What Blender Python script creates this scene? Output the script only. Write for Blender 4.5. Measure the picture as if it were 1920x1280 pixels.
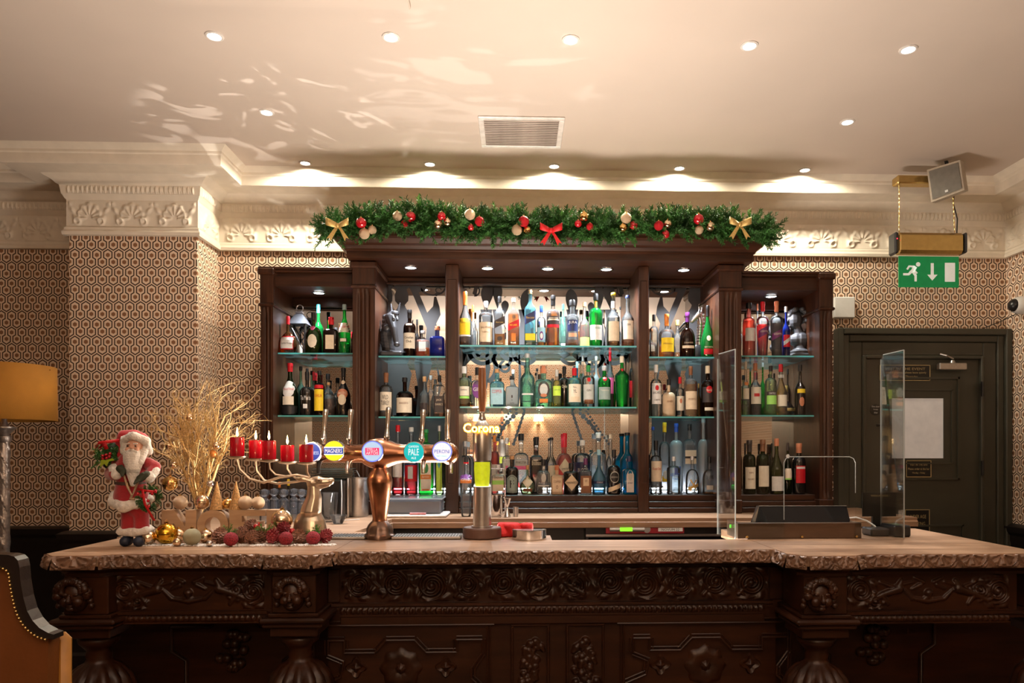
import bpy, math, random
import numpy as np
from mathutils import Vector, Matrix, noise
PI = math.pi
R = math.radians
random.seed(7)
rng = np.random.default_rng(7)
for o in list(bpy.data.objects): bpy.data.objects.remove(o)
SC = bpy.context.scene
COL = SC.collection
# ------------------------------------------------------------ camera, exposure, world, large lights
EYE, YAW, F = 1.46, R(2.0), 1340.0
cd = bpy.data.cameras.new('camera'); cam = bpy.data.objects.new('camera', cd); COL.objects.link(cam)
cam.location = (0, 0, EYE); cam.rotation_euler = (R(90), 0, -YAW)
cd.sensor_width = 36; cd.lens = F/1920*36; cd.shift_x = -55/1920; cd.shift_y = 209/1920; cd.clip_start = .05
SC.camera = cam
vs = SC.view_settings
vs.view_transform = 'Standard'; vs.look = 'None'; vs.gamma = 1; vs.use_curve_mapping = False; vs.exposure = -0.14
w = bpy.data.worlds.new('world'); SC.world = w; w.use_nodes = True
w.node_tree.nodes['Background'].inputs[0].default_value = (1, .86, .75, 1)
w.node_tree.nodes['Background'].inputs[1].default_value = .05
SC.cycles.caustics_reflective = False; SC.cycles.caustics_refractive = False
SC.cycles.max_bounces = 9; SC.cycles.diffuse_bounces = 4; SC.cycles.glossy_bounces = 5
SC.cycles.transparent_max_bounces = 40; SC.cycles.transmission_bounces = 8
SC.cycles.sample_clamp_indirect = 6

def area(name, loc, rot, sx, sy, power, col):
    l = bpy.data.lights.new(name, 'AREA'); l.shape = 'RECTANGLE'; l.size = sx; l.size_y = sy; l.energy = power; l.color = col
    o = bpy.data.objects.new(name, l); COL.objects.link(o); o.location = loc; o.rotation_euler = rot
    return o
# added unseen fill lights brightening the ceiling, behind the camera and in the aisle
area('ceiling_fill', (0.3, -0.2, 2.75), (R(180), 0, 0), 3.4, 1.2, 100, (1, .87, .77))
area('aisle_fill', (0.03, 3.42, .93), (R(196), 0, 0), 1.25, .4, 112, (1, .87, .74))

def P(px, py, Y):
    """point seen at pixel (px,py) on the plane y=Y"""
    a = (px-1015)/F; b = -(py-849)/F
    dx = math.sin(YAW)+a*math.cos(YAW); dy = math.cos(YAW)-a*math.sin(YAW)
    t = Y/dy
    return Vector((dx*t, Y, EYE+b*t))
def PZ(px, py, z):
    a = (px-1015)/F; b = -(py-849)/F
    dx = math.sin(YAW)+a*math.cos(YAW); dy = math.cos(YAW)-a*math.sin(YAW)
    t = (z-EYE)/b
    return Vector((dx*t, dy*t, z))
def X(px, Y): return P(px, 849, Y).x
def Z(py, Y, px=968): return P(px, py, Y).z
def SCL(Y, x=0): return F/(Y*math.cos(YAW)+x*math.sin(YAW))    # pixels per metre
# ------------------------------------------------------------ node materials
MATS = {}
def newmat(name):
    m = bpy.data.materials.new(name); m.use_nodes = True
    return m, m.node_tree, m.node_tree.nodes['Principled BSDF']
def mat(name, col, rough=.5, metal=0, emit=0, ecol=None, var=.12, scale=30, bump=0, bscale=None, coat=0, spec=.5, sheen=0, trans=0):
    if name in MATS: return MATS[name]
    m, nt, b = newmat(name); N = nt.nodes; L = nt.links
    b.inputs['Roughness'].default_value = rough; b.inputs['Metallic'].default_value = metal
    b.inputs['Specular IOR Level'].default_value = spec
    b.inputs['Coat Weight'].default_value = coat; b.inputs['Coat Roughness'].default_value = .15
    if sheen: b.inputs['Sheen Weight'].default_value = sheen
    tc = N.new('ShaderNodeTexCoord'); nz = N.new('ShaderNodeTexNoise'); nz.inputs['Scale'].default_value = scale; nz.inputs['Detail'].default_value = 3
    L.new(tc.outputs['Object'], nz.inputs['Vector'])
    mr = N.new('ShaderNodeMapRange'); mr.inputs['To Min'].default_value = 1-var; mr.inputs['To Max'].default_value = 1+var
    mr.inputs['From Min'].default_value = .3; mr.inputs['From Max'].default_value = .7
    L.new(nz.outputs['Fac'], mr.inputs['Value'])
    mx = N.new('ShaderNodeVectorMath'); mx.operation = 'SCALE'; mx.inputs[0].default_value = col[:3]
    L.new(mr.outputs['Result'], mx.inputs['Scale']); L.new(mx.outputs['Vector'], b.inputs['Base Color'])
    if emit:
        b.inputs['Emission Color'].default_value = (*(ecol or col)[:3], 1); b.inputs['Emission Strength'].default_value = emit
    if bump:
        n2 = N.new('ShaderNodeTexNoise'); n2.inputs['Scale'].default_value = bscale or scale*3; n2.inputs['Detail'].default_value = 4
        L.new(tc.outputs['Object'], n2.inputs['Vector'])
        bp = N.new('ShaderNodeBump'); bp.inputs['Strength'].default_value = bump; bp.inputs['Distance'].default_value = .003
        L.new(n2.outputs['Fac'], bp.inputs['Height']); L.new(bp.outputs['Normal'], b.inputs['Normal'])
    MATS[name] = m; return m
def wood(name, c1, c2, rough=.35, scale=(2, 30, 30), coat=.3, worn=None, spec=.5):
    if name in MATS: return MATS[name]
    m, nt, b = newmat(name); N = nt.nodes; L = nt.links
    tc = N.new('ShaderNodeTexCoord'); mp = N.new('ShaderNodeMapping'); mp.inputs['Scale'].default_value = scale
    L.new(tc.outputs['Object'], mp.inputs['Vector'])
    nz = N.new('ShaderNodeTexNoise'); nz.inputs['Scale'].default_value = 1; nz.inputs['Detail'].default_value = 6; nz.inputs['Roughness'].default_value = .65
    L.new(mp.outputs['Vector'], nz.inputs['Vector'])
    cr = N.new('ShaderNodeValToRGB'); cr.color_ramp.elements[0].position = .35; cr.color_ramp.elements[0].color = (*c1, 1)
    cr.color_ramp.elements[1].position = .65; cr.color_ramp.elements[1].color = (*c2, 1)
    L.new(nz.outputs['Fac'], cr.inputs['Fac'])
    out = cr.outputs['Color']
    if worn:
        n2 = N.new('ShaderNodeTexNoise'); n2.inputs['Scale'].default_value = 3.5; n2.inputs['Detail'].default_value = 5
        L.new(tc.outputs['Object'], n2.inputs['Vector'])
        mr = N.new('ShaderNodeMapRange'); mr.inputs['From Min'].default_value = .42; mr.inputs['From Max'].default_value = .68; L.new(n2.outputs['Fac'], mr.inputs['Value'])
        mx = N.new('ShaderNodeMix'); mx.data_type = 'RGBA'; mx.inputs[7].default_value = (*worn, 1)
        L.new(mr.outputs['Result'], mx.inputs[0]); L.new(out, mx.inputs[6]); out = mx.outputs[2]
    L.new(out, b.inputs['Base Color'])
    b.inputs['Roughness'].default_value = rough; b.inputs['Coat Weight'].default_value = coat; b.inputs['Coat Roughness'].default_value = .2
    b.inputs['Specular IOR Level'].default_value = spec
    bp = N.new('ShaderNodeBump'); bp.inputs['Strength'].default_value = .15; bp.inputs['Distance'].default_value = .002
    L.new(nz.outputs['Fac'], bp.inputs['Height']); L.new(bp.outputs['Normal'], b.inputs['Normal'])
    MATS[name] = m; return m
def glass(name, col, edge=.55, rough=.03, milk=0.0, milkcol=None, gl=1.0):
    """thin tinted glass: clear with a tint that deepens where the wall is seen edge-on, plus Fresnel reflection"""
    if name in MATS: return MATS[name]
    m = bpy.data.materials.new(name); m.use_nodes = True; nt = m.node_tree; N = nt.nodes; L = nt.links
    N.remove(N['Principled BSDF']); out = N['Material Output']
    lw = N.new('ShaderNodeLayerWeight'); lw.inputs['Blend'].default_value = .35
    mc = N.new('ShaderNodeMix'); mc.data_type = 'RGBA'
    mc.inputs[6].default_value = (*col, 1); mc.inputs[7].default_value = (*[c*edge*(c**.6) for c in col], 1)
    L.new(lw.outputs['Facing'], mc.inputs[0])
    tr = N.new('ShaderNodeBsdfTransparent'); L.new(mc.outputs[2], tr.inputs['Color'])
    base = tr.outputs[0]
    if milk:
        tl = N.new('ShaderNodeBsdfTranslucent'); df = N.new('ShaderNodeBsdfDiffuse')
        c = milkcol or col
        tl.inputs['Color'].default_value = (*c, 1); df.inputs['Color'].default_value = (*c, 1)
        a = N.new('ShaderNodeMixShader'); a.inputs[0].default_value = .5; L.new(tl.outputs[0], a.inputs[1]); L.new(df.outputs[0], a.inputs[2])
        k = N.new('ShaderNodeMixShader'); k.inputs[0].default_value = milk; L.new(base, k.inputs[1]); L.new(a.outputs[0], k.inputs[2]); base = k.outputs[0]
    gs = N.new('ShaderNodeBsdfGlossy'); gs.inputs['Roughness'].default_value = rough
    fr = N.new('ShaderNodeFresnel'); fr.inputs['IOR'].default_value = 1.5
    mm = N.new('ShaderNodeMath'); mm.operation = 'MULTIPLY'; mm.inputs[1].default_value = gl; L.new(fr.outputs[0], mm.inputs[0])
    mx = N.new('ShaderNodeMixShader'); L.new(mm.outputs[0], mx.inputs[0]); L.new(base, mx.inputs[1]); L.new(gs.outputs[0], mx.inputs[2])
    L.new(mx.outputs[0], out.inputs['Surface'])
    MATS[name] = m; return m
def emis(name, col, s):
    if name in MATS: return MATS[name]
    m, nt, b = newmat(name); b.inputs['Base Color'].default_value = (*col, 1)
    b.inputs['Emission Color'].default_value = (*col, 1); b.inputs['Emission Strength'].default_value = s; MATS[name] = m; return m
def wallpaper(name, axis):
    m, nt, b = newmat(name); N = nt.nodes; L = nt.links
    g = N.new('ShaderNodeNewGeometry'); sp = N.new('ShaderNodeSeparateXYZ'); L.new(g.outputs['Position'], sp.inputs[0])
    def M(op, a, c=None, d=None):
        n = N.new('ShaderNodeMath'); n.operation = op
        for i, v in enumerate((a, c, d)):
            if v is None: continue
            if isinstance(v, (int, float)): n.inputs[i].default_value = v
            else: L.new(v, n.inputs[i])
        return n.outputs[0]
    p, T = .0716, 1.617
    u = M('DIVIDE', sp.outputs[axis], p); v = M('DIVIDE', sp.outputs[2], p)
    x = M('ABSOLUTE', M('SUBTRACT', u, M('ROUND', u)))
    yb = M('ADD', v, M('MULTIPLY', x, .64))
    y = M('SUBTRACT', M('WRAP', yb, .605, .605-T), M('MULTIPLY', x, .64))
    hexa = M('MAXIMUM', M('SUBTRACT', x, .375), M('MAXIMUM', M('MULTIPLY', M('SUBTRACT', M('ADD', M('MULTIPLY', x, .64), y), .52), .84),
             M('MULTIPLY', M('SUBTRACT', M('MULTIPLY', x, .6), M('ADD', y, .475)), .857)))
    low = M('MINIMUM', M('SUBTRACT', x, .125), M('MULTIPLY', M('ADD', M('ADD', y, .85), M('MULTIPLY', x, .64)), .84))
    f = M('MINIMUM', hexa, M('MAXIMUM', low, y))
    def aa(d, w): # 1 inside
        return M('SUBTRACT', 1, M('MULTIPLY_ADD', d, 1/w, .5))
    def cl(v): 
        n = N.new('ShaderNodeClamp'); L.new(v, n.inputs[0]); return n.outputs[0]
    dark = cl(aa(M('SUBTRACT', M('ABSOLUTE', f), .052), .02))
    def hx(ax, ay): return M('MAXIMUM', ax, M('ADD', M('MULTIPLY', ax, .5), M('MULTIPLY', ay, .866)))
    cA = hx(x, M('ABSOLUTE', y)); cB = hx(M('SUBTRACT', .5, x), M('ABSOLUTE', M('ADD', y, .65)))
    dot = cl(aa(M('SUBTRACT', M('MINIMUM', cA, cB), .185), .03))
    def mix(fac, a, c):
        n = N.new('ShaderNodeMix'); n.data_type = 'RGBA'; L.new(fac, n.inputs[0])
        for i, q in ((6, a), (7, c)):
            if isinstance(q, tuple): n.inputs[i].default_value = (*q, 1)
            else: L.new(q, n.inputs[i])
        return n.outputs[2]
    c = mix(dot, (.84, .66, .50), (.30, .145, .075)); c = mix(dark, c, (.060, .030, .018))
    L.new(c, b.inputs['Base Color']); b.inputs['Roughness'].default_value = .75; b.inputs['Specular IOR Level'].default_value = .25
    return m
# ------------------------------------------------------------ mesh builder
class MB:
    def __init__(s): s.v = []; s.f = []; s.n = 0
    def add(s, v, f):
        s.v.append(np.asarray(v, float).reshape(-1, 3)); b = s.n
        s.f.extend([tuple(int(i)+b for i in q) for q in f]); s.n += len(s.v[-1]); return s
    def box(s, x0, x1, y0, y1, z0, z1, bev=0):
        if bev <= 0:
            v = [(x, y, z) for z in (z0, z1) for y in (y0, y1) for x in (x0, x1)]
            return s.add(v, [(0, 2, 3, 1), (4, 5, 7, 6), (0, 1, 5, 4), (2, 6, 7, 3), (0, 4, 6, 2), (1, 3, 7, 5)])
        b = min(bev, (x1-x0)*.45, (y1-y0)*.45, (z1-z0)*.45)
        xs = (x0, x1); ys = (y0, y1); zs = (z0, z1); v = []; idx = {}
        for i in (0, 1):
            for j in (0, 1):
                for k in (0, 1):
                    c = (xs[i], ys[j], zs[k]); d = [b if q == 0 else -b for q in (i, j, k)]
                    for ax in range(3):
                        idx[(i, j, k, ax)] = len(v)
                        v.append(tuple(c[a]+(0 if a == ax else d[a]) for a in range(3)))
        f = []
        for ax in range(3):
            a, c = [q for q in range(3) if q != ax]
            for sd in (0, 1):
                q = []
                for (m, n) in ((0, 0), (1, 0), (1, 1), (0, 1)):
                    t = [0, 0, 0]; t[ax] = sd; t[a] = m; t[c] = n; q.append(idx[(*t, ax)])
                f.append(tuple(q))
            for (m, n) in ((0, 0), (1, 0), (1, 1), (0, 1)):
                t0 = [0, 0, 0]; t0[a] = m; t0[c] = n; t1 = list(t0); t1[ax] = 1
                f.append((idx[(*t0, a)], idx[(*t0, c)], idx[(*t1, c)], idx[(*t1, a)]))
        for i in (0, 1):
            for j in (0, 1):
                for k in (0, 1): f.append(tuple(idx[(i, j, k, q)] for q in range(3)))
        return s.add(v, f)
    def lathe(s, prof, c=(0, 0, 0), seg=20, nexp=2, dr=1, fn=None, M=None, cap=True):
        t = np.arange(seg)/seg*2*PI; cs, sn = np.cos(t), np.sin(t)
        ux = np.sign(cs)*np.abs(cs)**(2/nexp); uy = np.sign(sn)*np.abs(sn)**(2/nexp)*dr
        V = []
        for (r, z) in prof:
            rr = r*(fn(t, z) if fn else 1)
            V.append(np.stack([ux*rr, uy*rr, np.full(seg, z)], 1))
        V = np.concatenate(V); n = len(prof); f = []
        for i in range(n-1):
            for j in range(seg):
                k = (j+1) % seg; f.append((i*seg+j, i*seg+k, (i+1)*seg+k, (i+1)*seg+j))
        if cap:
            if prof[0][0] > 1e-6: f.append(tuple(range(seg-1, -1, -1)))
            if prof[-1][0] > 1e-6: f.append(tuple((n-1)*seg+j for j in range(seg)))
        if M is not None: V = V @ np.array(M.to_3x3()).T + np.array(M.translation)
        return s.add(V+np.array(c), f)
    def tube(s, pts, r, seg=6, close=True):
        pts = [Vector(p) for p in pts]; n = len(pts)
        rs = r if isinstance(r, (list, tuple)) else [r]*n
        V = []; up = None
        for i, p in enumerate(pts):
            d = (pts[min(i+1, n-1)]-pts[max(i-1, 0)])
            if d.length < 1e-9: d = Vector((0, 0, 1))
            d.normalize()
            if up is None:
                up = Vector((0, 0, 1)) if abs(d.z) < .9 else Vector((1, 0, 0))
            a = d.cross(up)
            if a.length < 1e-6: a = d.cross(Vector((0, 1, 0)))
            a.normalize(); b = a.cross(d); up = b
            for j in range(seg):
                q = 2*PI*j/seg; V.append(p+(a*math.cos(q)+b*math.sin(q))*rs[i])
        f = []
        for i in range(n-1):
            for j in range(seg):
                k = (j+1) % seg; f.append((i*seg+j, i*seg+k, (i+1)*seg+k, (i+1)*seg+j))
        if close: f.append(tuple(range(seg-1, -1, -1))); f.append(tuple((n-1)*seg+j for j in range(seg)))
        return s.add([tuple(q) for q in V], f)
    def ball(s, c, r, seg=12, rings=8, sc=(1, 1, 1), M=None):
        prof = [(math.sin(PI*i/rings), -math.cos(PI*i/rings)) for i in range(rings+1)]
        m = Matrix.Translation(Vector(c)) @ (M or Matrix()) @ Matrix.Diagonal((r*sc[0], r*sc[1], r*sc[2], 1))
        pr = [(max(a, 1e-4), b) for a, b in prof]
        return s.lathe(pr, seg=seg, M=m)
    def cap2(s, p0, r0, p1, r1, n=6):   # tapered capsule chain for blobs
        p0, p1 = Vector(p0), Vector(p1)
        for i in range(n+1):
            t = i/n; s.ball(p0.lerp(p1, t), r0+(r1-r0)*t, 10, 6)
        return s
    def sweep(s, prof, path, closed=False):
        """prof: (out, z); path: plan points; outward = right-hand side of travel"""
        n = len(path); V = []
        for i, p in enumerate(path):
            p = Vector((p[0], p[1])); 
            a = Vector(path[i-1][:2]) if (i > 0 or closed) else None; b = Vector(path[(i+1) % n][:2]) if (i < n-1 or closed) else None
            d1 = (p-a).normalized() if a is not None else None; d2 = (b-p).normalized() if b is not None else None
            if d1 is None: d1 = d2
            if d2 is None: d2 = d1
            n1 = Vector((d1.y, -d1.x)); n2 = Vector((d2.y, -d2.x)); m = (n1+n2); m.normalize(); k = 1/max(.3, m.dot(n1))
            for (o, z) in prof: V.append((p.x+m.x*k*o, p.y+m.y*k*o, z))
        q = len(prof); f = []
        for i in range(n if closed else n-1):
            j = (i+1) % n
            for k in range(q-1): f.append((i*q+k, j*q+k, j*q+k+1, i*q+k+1))
        return s.add(V, f)
    def relief(s, O, U, Wv, Nv, W, H, nu, nv, fn):
        """height field fn(x,z) (metres) over a W x H panel at O"""
        O, U, Wv, Nv = (np.array(q, float) for q in (O, U, Wv, Nv))
        xs = np.linspace(0, W, nu+1); zs = np.linspace(0, H, nv+1); A, B = np.meshgrid(xs, zs)
        h = fn(A, B)
        h[0, :] = 0; h[-1, :] = 0; h[:, 0] = 0; h[:, -1] = 0
        V = O+A[..., None]*U+B[..., None]*Wv+h[..., None]*Nv
        f = [(j*(nu+1)+i, j*(nu+1)+i+1, (j+1)*(nu+1)+i+1, (j+1)*(nu+1)+i) for j in range(nv) for i in range(nu)]
        return s.add(V.reshape(-1, 3), f)
    def prism(s, poly, y0, y1, plane='xz'):
        n = len(poly)
        if plane == 'xz': v = [(a, y0, b) for a, b in poly]+[(a, y1, b) for a, b in poly]
        elif plane == 'xy': v = [(a, b, y0) for a, b in poly]+[(a, b, y1) for a, b in poly]
        else: v = [(y0, a, b) for a, b in poly]+[(y1, a, b) for a, b in poly]
        return s.add(v, [tuple(range(n-1, -1, -1)), tuple(range(n, 2*n))]+[(i, (i+1) % n, n+(i+1) % n, n+i) for i in range(n)])
    def mesh(s, name, m, smooth=35):
        me = bpy.data.meshes.new(name)
        V = np.concatenate(s.v) if s.v else np.zeros((0, 3))
        me.from_pydata(V.tolist(), [], s.f)
        me.materials.append(m)
        if smooth:
            me.polygons.foreach_set('use_smooth', [True]*len(me.polygons))
            me.update(); me.set_sharp_from_angle(angle=R(smooth))
        return me
    def build(s, name, m, parent=None, smooth=35, loc=None, **kw):
        import bmesh
        me = s.mesh(name, m, smooth)
        if kw.pop('fixn', len(s.f) < 60000):
            bm = bmesh.new(); bm.from_mesh(me); bmesh.ops.recalc_face_normals(bm, faces=bm.faces); bm.to_mesh(me); bm.free()
        return link(name, me, parent, loc, **kw)
def link(name, me, parent=None, loc=None, label=None, cat=None, group=None, kind=None):
    o = bpy.data.objects.new(name, me); COL.objects.link(o)
    if loc is not None: o.location = loc
    if parent is not None: o.parent = parent
    return tag(o, label, cat, group, kind)
def tag(o, label=None, cat=None, group=None, kind=None):
    if label: o['label'] = label
    if cat: o['category'] = cat
    if group: o['group'] = group
    if kind: o['kind'] = kind
    return o
def thing(name, label, cat, loc=(0, 0, 0), rz=0, group=None):
    o = bpy.data.objects.new(name, None); COL.objects.link(o); o.location = loc; o.rotation_euler = (0, 0, rz)
    o.empty_display_size = .05
    return tag(o, label, cat, group)
def dup(root, loc, rz=None, label=None, group=None, scale=None):
    r = root.copy(); COL.objects.link(r); r.location = loc
    if rz is not None: r.rotation_euler = (0, 0, rz)
    if scale: r.scale = scale
    if label: r['label'] = label
    if group: r['group'] = group
    for ch in root.children:
        c = ch.copy(); COL.objects.link(c); c.parent = r
        for g in ch.children:
            d = g.copy(); COL.objects.link(d); d.parent = c
    return r
_tc = {}
def textdata(s, shear=0, bold=0):
    k = (s, shear, bold)
    if k not in _tc:
        cu = bpy.data.curves.new('t', 'FONT'); cu.body = s; cu.align_x = 'CENTER'; cu.align_y = 'CENTER'; cu.size = 1; cu.resolution_u = 2
        cu.shear = shear; cu.offset = bold; cu.space_line = .85
        o = bpy.data.objects.new('t', cu); COL.objects.link(o)
        dg = bpy.context.evaluated_depsgraph_get(); dg.update()
        me = bpy.data.meshes.new_from_object(o.evaluated_get(dg))
        V = np.array([v.co[:2] for v in me.vertices]).reshape(-1, 2); Fc = [tuple(p.vertices) for p in me.polygons]
        bpy.data.objects.remove(o); bpy.data.meshes.remove(me)
        if len(V):
            lo, hi = V.min(0), V.max(0); V = V-(lo+hi)/2; sz = hi-lo
        else: sz = np.array([1, 1.])
        _tc[k] = (V, Fc, sz)
    return _tc[k]
def text(name, s, c, width, height, m, parent=None, y=None, shear=0, bold=0, rx=None, extrude=.0006, **kw):
    """flat lettering facing -Y, centred at c, fitted in width x height"""
    V, Fc, sz = textdata(s, shear, bold)
    k = width/sz[0]; kz = height/sz[1] if height else k
    b = MB(); n = len(V)
    v = [(c[0]+a[0]*k, c[1], c[2]+a[1]*kz) for a in V]; b.add(v, Fc)
    return b.build(name, m, parent, smooth=0, **kw)
def sstep(x): x = np.clip(x, 0, 1); return x*x*(3-2*x)
# ------------------------------------------------------------ shared materials
M_ceil = mat('ceiling_paint', (.62, .53, .46), .6, var=.03, scale=2, bump=.05, bscale=40)
M_corn = mat('plaster_paint', (.82, .74, .62), .55, var=.05, scale=12, bump=.1, bscale=60)
M_wp = wallpaper('hexagon_wallpaper', 0); M_wpy = wallpaper('hexagon_wallpaper_side', 1)
M_dado = mat('dado_paint', (.012, .009, .008), .35, var=.1)
M_cab = wood('cabinet_wood', (.019, .0055, .002), (.056, .018, .007), .38, (30, 30, 2.5), .1, spec=.35)
M_cabh = wood('cabinet_wood_rail', (.019, .0055, .002), (.056, .018, .007), .38, (2.5, 30, 30), .1, spec=.35)
M_bartop = wood('bar_top_wood', (.30, .17, .095), (.58, .38, .25), .40, (1.3, 26, 26), .15, worn=(.22, .12, .065))
M_edge = wood('carved_edge_wood', (.11, .055, .03), (.25, .14, .085), .38, (9, 9, 9), .2)
M_bar = wood('bar_front_wood', (.021, .007, .0027), (.050, .016, .006), .38, (2.5, 18, 18), .1, spec=.35)
M_count = wood('back_counter_wood', (.22, .12, .065), (.36, .22, .13), .45, (2, 25, 25), .1)
M_dk = mat('black_satin', (.006, .006, .006), .4, var=.1)
M_blk = mat('black_plastic', (.012, .012, .013), .3)
M_chr = mat('chrome', (.75, .76, .78), .12, 1, var=.02)
M_steel = mat('brushed_steel', (.52, .50, .48), .32, 1, var=.06, scale=60)
M_brass = mat('brass', (.60, .42, .16), .22, 1, var=.08)
M_cu = mat('antique_copper', (.44, .20, .11), .25, 1, var=.25, scale=10)
M_cud = mat('aged_bronze', (.20, .13, .10), .35, 1, var=.2, scale=14)
M_red = mat('red_wax', (.62, .012, .022), .35, var=.05)
M_wh = mat('white_plastic', (.72, .72, .70), .4, var=.03)
M_gold = mat('shiny_gold', (.85, .55, .20), .12, 1, var=.05)
M_champ = mat('champagne_glitter', (.78, .58, .38), .38, .75, var=.25, scale=220, bump=.8, bscale=420)
M_champs = mat('champagne_gloss', (.86, .66, .46), .14, 1, var=.05)
M_redg = mat('red_gloss', (.55, .008, .02), .12, .35, var=.05, coat=1)
M_redgl = mat('red_glitter', (.60, .01, .02), .4, .4, var=.3, scale=260, bump=.8, bscale=420)
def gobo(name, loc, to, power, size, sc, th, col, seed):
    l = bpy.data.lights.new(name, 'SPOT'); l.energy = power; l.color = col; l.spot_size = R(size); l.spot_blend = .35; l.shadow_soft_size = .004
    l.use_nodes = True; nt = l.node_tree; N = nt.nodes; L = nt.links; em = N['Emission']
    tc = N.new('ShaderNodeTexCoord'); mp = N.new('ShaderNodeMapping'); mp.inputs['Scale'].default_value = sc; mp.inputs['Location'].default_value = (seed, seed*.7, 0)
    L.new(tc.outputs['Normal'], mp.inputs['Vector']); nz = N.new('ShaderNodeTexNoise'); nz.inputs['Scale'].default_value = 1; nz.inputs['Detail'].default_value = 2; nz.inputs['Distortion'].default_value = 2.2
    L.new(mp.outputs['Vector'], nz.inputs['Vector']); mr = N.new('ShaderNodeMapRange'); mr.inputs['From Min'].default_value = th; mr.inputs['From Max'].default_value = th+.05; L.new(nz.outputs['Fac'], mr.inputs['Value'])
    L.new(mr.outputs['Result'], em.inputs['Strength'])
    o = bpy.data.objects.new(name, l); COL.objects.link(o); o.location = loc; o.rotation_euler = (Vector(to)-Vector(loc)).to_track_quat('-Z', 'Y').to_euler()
# added patterned spots imitating ceiling glints off the polished metal and glass
gobo('glint_gobo', (-.95, 3.35, 1.35), (-1.40, 4.35, 3.4), 120, 40, (6, 8, 6), .58, (1, .93, .85), 3.1)
gobo('glint_gobo', (-.25, 3.2, 1.3), (-.25, 3.78, 3.4), 45, 40, (4, 8, 4), .57, (1, .93, .88), 8.3)
M_lens = emis('lamp_lens', (1, .96, .92), 14)
M_lensc = emis('cool_lamp_lens', (.93, .95, 1), 12)
M_whring = mat('white_enamel', (.72, .68, .64), .3)
M_mirror, _nt, _b = newmat('mirror_silver'); _b.inputs['Metallic'].default_value = 1; _b.inputs['Roughness'].default_value = .02; _b.inputs['Base Color'].default_value = (.80, .80, .78, 1)
M_shelf = glass('shelf_glass', (.86, .97, .95), .7, milk=.07, milkcol=(.6, .92, .92))
M_shedge = glass('shelf_glass_edge', (.45, .85, .84), .8, milk=.7, milkcol=(.25, .90, .90), gl=1.6)
M_clear = glass('clear_glass', (.95, .97, .97), .6, milk=.03, milkcol=(.9,.95,.95))
M_acr = glass('acrylic_sheet', (.97, .98, .975), 1.0, gl=.55)
M_acre = glass('acrylic_edge', (.9, .93, .93), .8, milk=.6, milkcol=(.85, .9, .9))
# ============================================================ the room
WY, PY, CZ = 5.20, 4.86, 3.40
XR = X(1886, WY); XL = -5.6; RY = -1.4
pxl, pxr = X(130, PY), X(369, PY)
def plane(name, pts, m, **kw):
    return MB().add(pts, [tuple(range(len(pts)))]).build(name, m, smooth=0, fixn=False, **kw)
st = dict(kind='structure')
def slab(name, x0, x1, y0, y1, z0, z1, m): return MB().box(x0, x1, y0, y1, z0, z1).build(name, m, smooth=0, **st)
wl = slab('wall_back', XL-.1, XR+.1, WY, WY+.1, 0, CZ, M_wp)
slab('wall_pier', pxl, pxr, PY, WY-.001, 0, CZ-.001, M_wp)
o = slab('wall_pier_side', pxr-.002, pxr+.0015, PY+.001, WY-.002, 0, CZ-.002, M_wpy)
slab('wall_right', XR, XR+.1, RY, WY, 0, CZ, M_wpy)
slab('wall_left', XL-.1, XL, RY, WY, 0, CZ, M_wpy)
slab('wall_rear', XL-.1, XR+.1, RY-.1, RY, 0, CZ, M_wp)
M_floor = wood('floor_boards', (.06, .03, .018), (.11, .06, .035), .4, (2, 12, 12), .1)
slab('floor', XL-.1, XR+.1, RY-.1, WY+.1, -.1, 0, M_floor)
slab('ceiling', XL-.1, XR+.1, RY-.1, WY+.1, CZ, CZ+.1, M_ceil)
# cornice: plaster profile swept round the walls (outward, z)
zb = 2.905
cor = [(0, zb), (.030, zb), (.034, zb+.02), (.022, zb+.035), (.022, zb+.050), (.012, zb+.060), (.012, zb+.235), (.020, zb+.245), (.028, zb+.262),
       (.034, zb+.268), (.042, zb+.325), (.055, zb+.330), (.075, zb+.350), (.105, zb+.365), (.115, zb+.375), (.262, zb+.378), (.266, zb+.385), (.266, zb+.440), (.275, zb+.447),
       (.275, zb+.462), (.300, CZ-.012), (.31, CZ)]
path = [(XL, RY), (XL, WY), (pxl, WY), (pxl, PY), (pxr, PY), (pxr, WY), (XR, WY), (XR, RY)]
crn = MB().sweep(cor, path+[(XR, RY)][:0]).build('trim_1', M_corn, smooth=30, fixn=False, **st)
MB().sweep(cor, [(XR, RY), (XL, RY)]).build('trim_2', M_corn, smooth=30, fixn=False, **st)
# egg-and-dart band and palmettes in relief, pieces of the cornice
def palm(x, z):
    x = x-.145; cz = .055; r = np.hypot(x*1.15, z-cz); th = np.arctan2(x, z-cz)
    fan = (.55+.45*np.cos(th*11))*sstep((.105-r)/.03)*sstep((r-.012)/.02)*(np.abs(th) < 1.9)*.011
    rim = np.exp(-((r-.088-.006*np.cos(th*11))/.009)**2)*(np.abs(th) < 2.0)*.006
    stem = 0
    for sg in (-1, 1):
        xx = x-sg*.115; stem = stem+np.exp(-((xx+sg*.018*np.sin(z*30))/.014)**2)*sstep(z/.03)*sstep((.17-z)/.03)*(.6+.4*np.cos(z*120))*.010
        stem = stem+np.exp(-((np.hypot(xx+sg*.035, z-.03)-.020)/.007)**2)*.009
    return fan+rim+stem
def dent(x, z):
    u = (x/.030) % 1-.5; v = (z-.028)/.028
    return (np.sqrt(np.clip(1-(u/.36)**2-(v*1.05)**2, 0, 1))*.010+np.exp(-((np.abs(u)-.46)/.05)**2)*.006*(np.abs(v) < .9))
pm_me = MB().relief((0, 0, 0), (1, 0, 0), (0, 0, 1), (0, -1, 0), .29, .17, 58, 34, palm).mesh('palmette', M_corn, 60)
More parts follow.
